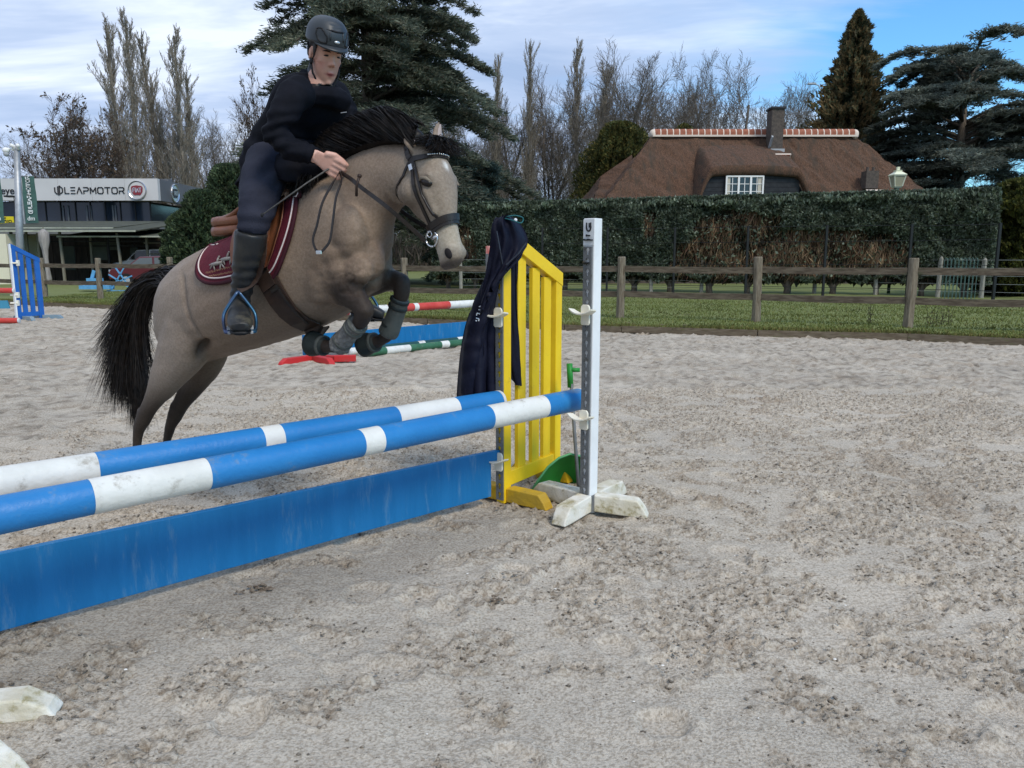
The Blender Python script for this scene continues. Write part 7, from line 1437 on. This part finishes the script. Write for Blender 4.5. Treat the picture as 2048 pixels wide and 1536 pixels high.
# pad (saddle cloth): rear corner, and the long front edge by the shoulder
pad = thing('saddle_pad', 'burgundy saddle pad with pale piping and silver horse embroidery', 'saddle pad', M(500, 560) * (1, 1, 0))
NL = [(436, 482), (412, 505), (399, 530), (400, 552), (416, 565), (446, 566), (480, 560), (530, 566), (552, 553), (568, 520), (585, 470), (594, 430), (597, 400), (590, 376), (578, 360)]
TL = [(438, 481), (450, 474), (462, 468), (474, 462), (484, 458), (494, 452), (504, 446), (512, 440), (520, 432), (528, 424), (538, 414), (546, 404), (556, 392), (565, 378), (574, 362)]
def padgrid(off):
    out = curve_px([(x, y, 0) for x, y in NL], 4); inn = curve_px([(x, y, 0) for x, y in TL], 4); rows = []
    for o_, i_ in zip(out, inn): a, b = i_[0], o_[0]; rows.append([onskin(*(a + (b - a) * j / 12)[:2], off) for j in range(13)])
    return rows
pg = padgrid(.004)
g = np.array(pg); # smooth the sheet so it bridges hollows
for _ in range(3): g[1:-1, 1:-1] = (g[1:-1, 1:-1] + g[:-2, 1:-1] + g[2:, 1:-1] + g[1:-1, :-2] + g[1:-1, 2:]) / 5; 
g[:, -1] = (g[:, -1] + 0); sheet('cloth', g, m_pad, pad, thk=.012)
edge_ = [p for p in g[:, -1]]
mb = MB(); mb.tube([p + uu3 * .008 for p in edge_], .0085, 8); build('binding', mb, m_padedge, pad, smooth=True)
ins = [r[-1] + (r[-3] - r[-1]) * .55 for r in g]; mb = MB(); mb.tube([p + uu3 * .0155 for p in ins], .0036, 6); build('piping', mb, m_pipe, pad, smooth=True)
# far side of the cloth, mirrored
gm = g - 2 * ((g - HR0) @ uu3)[..., None] * uu3; sheet('far_cloth', gm, m_pad, pad, thk=.012, outward=-uu3)
mb = MB(); tops = [M(440, 478), M(480, 458), M(520, 430), M(556, 398)]; rr = []
for p in g[:, 0][::4]: q = p - 2 * np.dot(p - HR0, uu3) * uu3; rr.append([p, (p * .5 + q * .5) + UPZ * .03, q])
sheet('top_cloth', rr, m_pad, pad, thk=.010, outward=UPZ)
# embroidery: two galloping horses with riders and two text lines, stitched on
def padpt(px, py): return onskin(px, py, .0215)
mb = MB()
for ox, oy, s_ in ((446, 530, 1.0), (466, 520, .95)):
    for a, b, r_ in (((-14, 2), (8, -3), .0075), ((6, -3), (13, -12), .005), ((13, -12), (17, -9), .004), ((-12, 2), (-17, 10), .003), ((-10, 3), (-8, 12), .003), ((6, 0), (12, 8), .003), ((4, 0), (3, 11), .003), ((-14, 1), (-19, 3), .003), ((-3, -3), (0, -12), .0045), ((0, -12), (2, -14), .004)):
        p, q = padpt(ox + a[0] * s_, oy + a[1] * s_), padpt(ox + b[0] * s_, oy + b[1] * s_); mb.tube([p, (p + q) / 2, q], [r_, r_ * 1.2, r_ * .8], 6)
build('horse_embroidery', mb, m_embr, pad, smooth=True)
mb = MB()
for (xa, ya), (xb, yb), n in (((420, 549), (478, 533), 12), ((426, 555), (480, 543), 14)):
    for i in range(n):
        x = xa + (xb - xa) * (i + .5) / n; y = ya + (yb - ya) * (i + .5) / n; w = (xb - xa) / n * .34; hgt = R.choice([2.4, 3.0, 3.0])
        for seg_ in (((-w, hgt / 2), (-w * .2, -hgt / 2)), ((-w * .2, -hgt / 2), (w, hgt / 2))) if i % 2 else (((-w, hgt / 2), (-w, -hgt / 2)), ((-w, -hgt / 2), (w, -hgt / 2)), ((w, -hgt / 2), (w, hgt / 2))): mb.tube([padpt(x + seg_[0][0], y + seg_[0][1]), padpt(x + seg_[1][0], y + seg_[1][1])], .0011, 4)
build('stitched_lettering', mb, material('gold_thread', (.30, .17, .09), rough=.6), pad)

# saddle
saddle = thing('saddle', 'tan brown leather jumping saddle with padded panels', 'saddle', M(520, 540) * (1, 1, 0))
def lofted(name, pts, mat, parent, k=18, sq=2.4):       # pts: centre, forward dir, half len, side dir, half width
    mb = MB(); mb.rings(smooth_rings([oval(c, a, b, la, lb, k=k, sq=sq) for c, a, la, b, lb in pts], 3)); return build(name, mb, mat, parent, smooth=True)
# rear panels and cantle seen left of the leg
lofted('seat', [(M(476, 440), UPZ, .014, uu3, .07), (M(480, 440), UPZ, .024, uu3, .11), (M(500, 434), UPZ, .024, uu3, .125), (M(520, 418), UPZ, .022, uu3, .12), (M(545, 392), UPZ, .03, uu3, .10), (M(572, 366), UPZ, .03, uu3, .06)], m_tan, saddle)
for s in (1, -1):
    for nm, y0, r_ in (('cantle_roll', 444, .0225), ('panel', 463, .0235)):
        P_ = [M(427, y0, .10), M(429, y0, .10), M(436, y0 - 1, .10), M(460, y0 - 3, .105), (M(492, y0 - 6, .11))]
        if s < 0: P_ = [p - uu3 * 2 * np.dot(p - HR0, uu3) for p in P_]
        mb = MB(); mb.tube(P_, [r_ * .4, r_ * .85, r_, r_, r_], 16, side=None); build(nm, mb, m_tan, saddle, smooth=True)
        mb = MB(); mb.rings([oval((P_[0] if k_ == 0 else P_[0] - uu3 * s * .19), UPZ, hh3, r_ * .95, r_ * .9, k=14) for k_ in (0, 1)]); build(nm, mb, m_tan, saddle, smooth=True)
fl_ = region([(478, 468), (472, 500), (476, 530), (492, 548)], [(566, 392), (566, 440), (552, 490), (532, 540)], 8, 10, .024); fg = np.array(fl_); sheet('flap', fg, m_tan, saddle, thk=.006)
fm = fg - 2 * ((fg - HR0) @ uu3)[..., None] * uu3; sheet('flap', fm, m_tan, saddle, thk=.006, outward=-uu3)
fr_ = region([(534, 392), (536, 440), (532, 490), (536, 540)], [(580, 400), (576, 440), (562, 488), (546, 534)], 5, 9, .030); sheet('front_flap', fr_, m_tan, saddle, thk=.006)
mb = MB(); mb.tube([onskin(x, y, .045) for x, y in ((548, 395), (552, 420), (551, 450), (546, 480), (539, 512))], [.012, .020, .021, .019, .012], 12); build('knee_roll', mb, m_tan, saddle, smooth=True)
mb = MB(); mb.tube([M(548, 388, .11), M(552, 378, .10), M(556, 372, .07), M(560, 366, .0)], [.018, .020, .022, .026], 12); build('pommel', mb, m_tan, saddle, smooth=True)
mb = MB(); pts = [onskin(x, y, .034) for x, y in ((540, 402), (546, 440), (543, 480), (538, 520))]; mb.tube(pts, .0026, 5); build('seam', mb, m_dbl, saddle)
strap('girth_strap', [onskin(x, y, .020) for x, y in ((524, 528), (532, 552), (545, 575))], .075, .006, m_dbl, saddle, nskin)
girth = thing('girth', 'dark brown wide leather girth under the pony\'s chest', 'girth', M(580, 640) * (1, 1, 0))
gp = [onskin(x, y, .010) for x, y in ((533, 546), (545, 572), (560, 598), (578, 622), (600, 640), (622, 650))]; last = gp[-1]
gp += [nearest(last + (HR0 + hh3 * np.dot(last - HR0, hh3) - last) * q * (1, 1, 0) - UPZ * .04, .010) for q in (.35, .8)]
strap('belly_band', gp, .105, .010, m_dbl, girth, nskin); strap('keeper', [onskin(x, y, .020) for x, y in ((548, 582), (556, 578), (562, 574))], .012, .005, m_bl, girth, nskin)
strap('elastic_edge', [p + nskin(p) * .008 for p in [onskin(x, y, .012) for x, y in ((558, 568), (575, 596), (596, 622), (616, 640))]], .012, .004, m_bl, girth, nskin)

# stirrup and leather
stir = thing('stirrup', 'blue metal stirrup iron around the rider\'s near boot', 'stirrup', (BOOTN[0]) * (1, 1, 0)); b0_, td = BOOTN; sdv = unit(np.cross(td, UPZ)); sdv = sdv if np.dot(sdv, hh3) > 0 else -sdv
tc_ = b0_ + td * .085 - UPZ * .082; topp = b0_ + td * .060 + UPZ * .072
SL_, SR_ = tc_ - sdv * .061, tc_ + sdv * .061
mb = MB(); 
for e_ in (SL_, SR_): mid_ = e_ * .55 + topp * .45 + (e_ - tc_) * .33; mb.tube(curve_px([e_, mid_, topp], 5) and [p[0] for p in smooth_rings([q[None] for q in (e_, e_ + UPZ * .045 + (e_ - tc_) * .05, mid_ + UPZ * .01, topp)], 4)], .0072, 8)
build('branch', mb, m_irid, stir, smooth=True)
mb = MB(); mb.rings([oval(SL_ + (SR_ - SL_) * q, td, UPZ, w, .0085, k=14, sq=3) for q, w in ((-.04, .012), (0, .026), (.2, .031), (.8, .031), (1, .026), (1.04, .012))]); build('tread', mb, m_irid, stir, smooth=True)
mb = MB(); mb.box(tc_ + UPZ * .0105, (.105, .040, .005), M=np.stack([sdv, td, UPZ], 1)); mb.box(tc_ + td * .030 + UPZ * .001, (.10, .004, .012), M=np.stack([sdv, td, UPZ], 1)); build('tread_pad', mb, m_lead, stir, bevel=.002)
for q in (.25, .5, .75): mb = MB(); mb.box(SL_ + (SR_ - SL_) * q + td * .036, (.018, .004, .006), M=np.stack([sdv, td, UPZ], 1)); build('grip_slot', mb, m_strap, stir)
lt_ = [topp, M(512, 560, .30), M(528, 510, .30), onskin(548, 470, .05), onskin(552, 430, .05)]
lo = strap('stirrup_leather', [p[0] for p in smooth_rings([np.array(q)[None] for q in lt_], 4)], .026, .004, m_dbl, stir, lambda p: uu3)
for s in (-1,):
    t2 = stir.copy(); COL.objects.link(t2); t2['label'] = 'stirrup iron on the far side of the pony'
    for chd in stir.children: cc_ = chd.copy(); COL.objects.link(cc_); cc_.parent = t2
    t2.location = [float(q) for q in (world_loc(stir) - uu3 * 2 * .37)]

# bridle
br = thing('bridle', 'black leather bridle with studded browband, noseband and rein loops', 'bridle', HP0 * (1, 1, 0)); _side = lambda p: unit(hsd * .8 + hfr * .2)
def hstrap(name, pts, w, off=.006, mat=m_bl, parent=None, thk=.004):
    P = [p[0] for p in smooth_rings([np.array(Hd(*q))[None] for q in pts], 5)]; P = [nearest(p, off) for p in P]
    return strap(name, P, w, thk, mat, parent or br, nskin)
hstrap('browband', [(.07, -.03, .078), (.085, .02, .080), (.10, .062, .050), (.105, .076, 0), (.10, .062, -.050), (.085, .02, -.080), (.07, -.03, -.078)], .020)
bbp = [nearest(p[0], .012) for p in smooth_rings([np.array(Hd(*q))[None] for q in ((.092, .052, .062), (.10, .066, .040), (.105, .076, 0), (.10, .066, -.040), (.092, .052, -.062))], 4)]
bbo = [o for o in br.children if o.name.startswith('browband')][0]
for p in bbp: mb = MB(); mb.sphere(p, .0042, 8, 6); build('stud', mb, m_steel, bbo, smooth=True)
for s in (1, -1):
    hstrap('cheekpiece', [(.02, -.035, .060 * s), (.08, -.032, .078 * s), (.22, -.030, .09 * s), (.42, -.034, .082 * s), (.60, -.036, .06 * s), (.70, -.035, .052 * s)], .014)
    hstrap('cheekpiece', [(.08, -.022, .078 * s), (.20, -.008, .09 * s), (.40, .000, .082 * s), (.56, .010, .060 * s), (.63, .020, .052 * s)], .011)
    hstrap('throat_lash', [(.08, -.040, .075 * s), (.16, -.075, .08 * s), (.27, -.115, .07 * s), (.36, -.150, .045 * s), (.385, -.160, 0)], .010)
    mb = MB(); cr_ = nearest(Hd(.745, -.045, .050 * s), .010); a = np.linspace(0, 2 * math.pi, 25)[:-1]; ring_ = [cr_ + hax * .030 * math.cos(t) + hfr * .030 * math.sin(t) for t in a]; mb.tube(ring_ + [ring_[0]], .0036, 8); build('bit_ring', mb, m_steel, br, smooth=True)
    mb = MB(); mb.tube([cr_, nearest(Hd(.74, -.015, .045 * s), .004)], .006, 8); build('bit_cheek', mb, m_steel, br, smooth=True)
    mb = MB(); mb.box(nearest(Hd(.14, -.030, .085 * s), .010), (.018, .008, .022), M=np.stack([hfr, hsd, hax], 1)); build('buckle', mb, m_steel, br)
nosep = [(.66, -.075, 0), (.655, -.06, .045), (.645, -.01, .062), (.63, .045, .045), (.625, .068, 0), (.63, .045, -.045), (.645, -.01, -.062), (.655, -.06, -.045), (.66, -.075, 0)]
hstrap('noseband', nosep, .026, .008, thk=.006); hstrap('noseband', [(a + .042, b * .97, c * .96) for a, b, c in nosep], .012, .007)
hstrap('crownpiece', [(.06, -.035, .075), (.02, -.045, .060), (-.03, -.05, .03), (-.04, -.05, 0), (-.03, -.05, -.03), (.02, -.045, -.060), (.06, -.035, -.075)], .022, .008)
# reins
hand_c = hN + unit(dN) * .085 + UPZ * (-.01) - uu3 * .02; bitN = nearest(Hd(.745, -.045, .050), .012) - hfr * .03
mid1, mid2 = M(724, 376, .15), M(778, 417, .15)
strap('rein', [p[0] for p in smooth_rings([q[None] for q in (hand_c, M(702, 358, .15), mid1, mid2, bitN)], 5)], .016, .004, m_bl, br, lambda p: uu3 + UPZ * .3)
bitF = nearest(Hd(.745, -.045, -.050), .012); hfc = hF + unit(dF_) * .085; strap('rein', [p[0] for p in smooth_rings([q[None] for q in (hfc, M(745, 360, -.12), M(800, 420, -.14), bitF)], 5)], .016, .004, m_bl, br, lambda p: uu3 + UPZ * .3)
# slack loops of the reins hanging below the hand
loopL = [hand_c, M(668, 362, .20), M(645, 405, .235), M(634, 450, .25), M(626, 478, .255), M(631, 498, .26), M(640, 505, .262)]; loopR = [hand_c, M(683, 362, .19), M(672, 395, .22), M(666, 440, .245), M(660, 480, .255), M(650, 496, .26), M(642, 504, .262)]
def lift(p): q = nearest(p, 0); d_u = np.dot(q - p, uu3); return p if d_u < -.004 else p + uu3 * (d_u + .012)
lpL = [lift(p[0]) for p in smooth_rings([np.array(q)[None] for q in loopL], 4)]; lpR = [lift(p[0]) for p in smooth_rings([np.array(q)[None] for q in loopR], 4)]
strap('rein_loop', lpL, .0105, .003, m_bl, br, lambda p: uu3); strap('rein_loop', lpR, .0105, .003, m_bl, br, lambda p: uu3)
mb = MB(); bk = lpL[-1]; mb.box(bk + uu3 * .006, (.030, .008, .016), M=np.stack([hh3, uu3, UPZ], 1)); build('rein_buckle', mb, m_steel, br, bevel=.003)
for a_, b_, s_ in ((M(719, 352, .17), M(713, 392, .17), .0048),): mb = MB(); mb.tube([a_, a_ * .5 + b_ * .5 + uu3 * .012 + hh3 * .004, b_], [.006, s_, .006], 6); mb.sphere(a_, .009, 8, 6); build('rein_stop', mb, m_dbl, br, smooth=True)
for t, px, py in ((0, 830, 447),):
    mb = MB(); cc_ = nearest(Hd(.70, -.055, .055), .012); mb.tube([cc_ + hax * .012 * math.cos(t) + hfr * .012 * math.sin(t) for t in np.linspace(0, 2 * math.pi, 13)], .0028, 6); build('small_ring', mb, m_steel, br, smooth=True)
# whip
wh = thing('riding_whip', 'thin dark riding whip held in the rider\'s hand across the knee', 'whip', hN * (1, 1, 0)); w0_ = hN + unit(dN) * .07 + UPZ * .012 - uu3 * .018; w1_ = M(524, 430, .42)
mb = MB(); mb.tube([w0_ + (w0_ - w1_) * .10, w0_, w0_ * .6 + w1_ * .4 + UPZ * .004, w1_], [.0045, .0042, .0032, .0026], 8); build('shaft', mb, material('whip_braid', (.05, .048, .045), (.08, .075, .07), scale=80, rough=.5), wh, smooth=True)
mb = MB(); mb.sphere(w1_, (.006, .006, .009), 8, 6); build('whip_tip', mb, m_strap, wh, smooth=True)
# leg protectors
m_fleece = material('grey_boot_fleece', (.13, .125, .115), (.20, .19, .175), scale=60, rough=.95, bump=.8, bscale=90); m_shellb = material('grey_green_boot_shell', (.060, .066, .058), (.095, .098, .085), scale=12, rough=.6, bump=.3, bscale=40, dirt=(.14, .125, .10), dscale=14); m_obell = material('black_bell_boot', (.012, .016, .015), (.025, .032, .028), scale=10, rough=.6)
for P, lb, fleece, sgn in ((ff_, 'grey green tendon boot on the raised far foreleg', False, 1), (nf_, 'fleecy grey tendon boot on the folded near foreleg', True, 1)):
    t = thing('tendon_boot', lb, 'tendon boot', P[7] * (1, 1, 0)); s = P[5:9]; mb = MB(); pts = [s[0] * .6 + s[1] * .4, s[1], s[2], s[3] * .9 + s[2] * .1, s[3] + (s[3] - s[2]) * .12]; mb.tube(pts, [.041, .0395, .041, .047, .042], 18)
    v_, f_, n_3 = fuse(mb, .007, 2); v_ = v_ + n_3 * ((.006 if fleece else .0015) * pn3(v_ * (55 if fleece else 20), 4))[:, None]; put('shell', v_, f_, m_fleece if fleece else m_shellb, t)
    for q in (.25, .5, .75):
        c_ = s[0] * (1 - q) + s[2] * q if q < .6 else s[1] * (.3) + s[3] * .7; T = unit(s[3] - s[0]); mb = MB(); mb.tube([c_ - T * .006, c_ + T * .006], .0440 if not fleece else .046, 18); build('strap', mb, m_obell if not fleece else m_shellb, t, smooth=True)
    e = P[-1]; d_ = unit(P[-1] - P[-3]); ot = thing('bell_boot', lb.replace('grey green tendon boot', 'dark overreach boot').replace('fleecy grey tendon boot', 'dark overreach boot').replace('on the', 'on the hoof of the'), 'overreach boot', e * (1, 1, 0))
    mb = MB(); mb.tube([P[-3] * .4 + P[-2] * .6, P[-2], e, e + d_ * .018], [.036, .042, .054, .058], 20); build('shell', mb, m_obell, ot, smooth=True); mb = MB(); mb.tube([P[-2] - d_ * .008, P[-2] + d_ * .008], .0455, 20); build('strap', mb, m_shellb, ot, smooth=True)

# ------------------------------------------------------------------ navy jacket hung over the yellow wing
m_navy = material('navy_jacket_cloth', (.0055, .006, .016), (.0085, .0095, .022), scale=6, rough=.62, bump=.5, bscale=22, spec=.15)
jt = thing('hanging_jacket', 'navy blue jacket hung over the top of the yellow wing', 'jacket', Y0)
def drape(name, Lft, Rgt, yd, nu, nv, thk, amp, seed, mat=m_navy, bulge=.03):
    Lp = np.array([p[0] for p in smooth_rings([np.array([[x, y, 0.0]]) for x, y in Lft], 6)]); Rp = np.array([p[0] for p in smooth_rings([np.array([[x, y, 0.0]]) for x, y in Rgt], 6)]); rows = []
    for i in range(nv + 1):
        q = i / nv; fi = q * (len(Lp) - 1); k = min(int(fi), len(Lp) - 2); a = Lp[k] + (Lp[k + 1] - Lp[k]) * (fi - k); k2 = min(int(fi), len(Rp) - 2); b = Rp[k2] + (Rp[k2 + 1] - Rp[k2]) * (fi - k2); row = []
        for j in range(nu + 1):
            s = j / nu; p = a + (b - a) * s; w = amp * float(fbm(np.array([s * 3.2 + seed]), np.array([q * 1.6]), seed, 3)[0]) + amp * .6 * math.sin(s * 17 + 2.5 * math.sin(q * 4 + seed)); row.append(AY(p[0], p[1], yd(p[0], p[1]) - bulge * math.sin(math.pi * s) + w))
        rows.append(row)
    return sheet(name, rows, mat, jt, thk=thk, outward=np.array([0, -1.0, 0]))
yA = lambda x, y: 3.955 - .02 * sstep(440, 520, y) 
drape('hood', [(1004, 432), (985, 446), (980, 490), (972, 540), (962, 590), (958, 630)], [(1018, 430), (1040, 446), (1056, 478), (1046, 505), (1020, 532), (990, 562)], lambda x, y: 3.90 + .0018 * max(0, x - 1000), 26, 34, -.012, .026, 3, bulge=.05)
drape('front_panel', [(984, 540), (960, 580), (938, 640), (925, 710), (917, 798)], [(1000, 556), (996, 600), (990, 660), (990, 730), (990, 797)], lambda x, y: 4.03, 30, 46, .014, .040, 5, bulge=.05)
drape('back_panel', [(1016, 530), (1012, 600), (1012, 680), (1018, 740), (1030, 768)], [(1034, 500), (1034, 580), (1036, 660), (1040, 730), (1042, 772)], lambda x, y: 4.09 + .0008 * (x - 1016), 10, 26, .010, .006, 8, bulge=.01)
mb = MB(); sl_ = [AY(988, 555, 3.92), AY(968, 600, 3.95), AY(950, 660, 3.97), AY(940, 730, 3.97), AY(934, 790, 3.98)]; mb.tube([p[0] for p in smooth_rings([q[None] for q in sl_], 4)], [.045] * 4 + [.05] * 8 + [.045] * 5, 14, flat=.6)
v_, f_, n_3 = fuse(mb, .009, 2); v_ = v_ + n_3 * (.008 * pn3(v_ * 11, 4) + .003 * np.sin(v_[:, 2] * 60 + 3 * pn3(v_ * 8, 1)))[:, None]; put('sleeve', v_, f_, m_navy, jt)
m_zipj = material('dark_zip', (.03, .035, .05), rough=.4)
mb = MB(); mb.tube([AY(993, 462, 3.83), AY(1000, 500, 3.835), AY(1005, 528, 3.86)], .004, 5); mb.tube([AY(1052, 486, 3.88), AY(1036, 508, 3.86), AY(1012, 530, 3.85)], .004, 5); build('zip', mb, m_zipj, jt)
m_print = material('white_print', (.70, .72, .75), rough=.7); mb = MB()
for a, b in (((958, 614), (962, 612)), ((962, 612), (963, 618)), ((957, 619), (963, 621)), ((954, 626), (960, 628)), ((954, 626), (953, 631)), ((952, 636), (958, 638)), ((958, 638), (957, 642)), ((951, 641), (954, 642))):
    p, q = AY(*a, 3.905), AY(*b, 3.905); mb.tube([p, q], .0030, 5)
build('sleeve_print', mb, m_print, jt)
mb = MB(); mb.tube([p[0] for p in smooth_rings([q[None] for q in (AY(1010, 437, 3.86), AY(1026, 441, 3.84), AY(1042, 446, 3.87), AY(1046, 436, 3.88), AY(1030, 431, 3.87), AY(1012, 434, 3.87))], 4)], .0035, 6); build('drawcord', mb, material('teal_cord', (.01, .10, .11), rough=.6), jt, smooth=True)
mb = MB(); mb.sphere(AY(1031, 440, 3.85), .009, 8, 6); build('cord_stop', mb, m_print, jt, smooth=True)
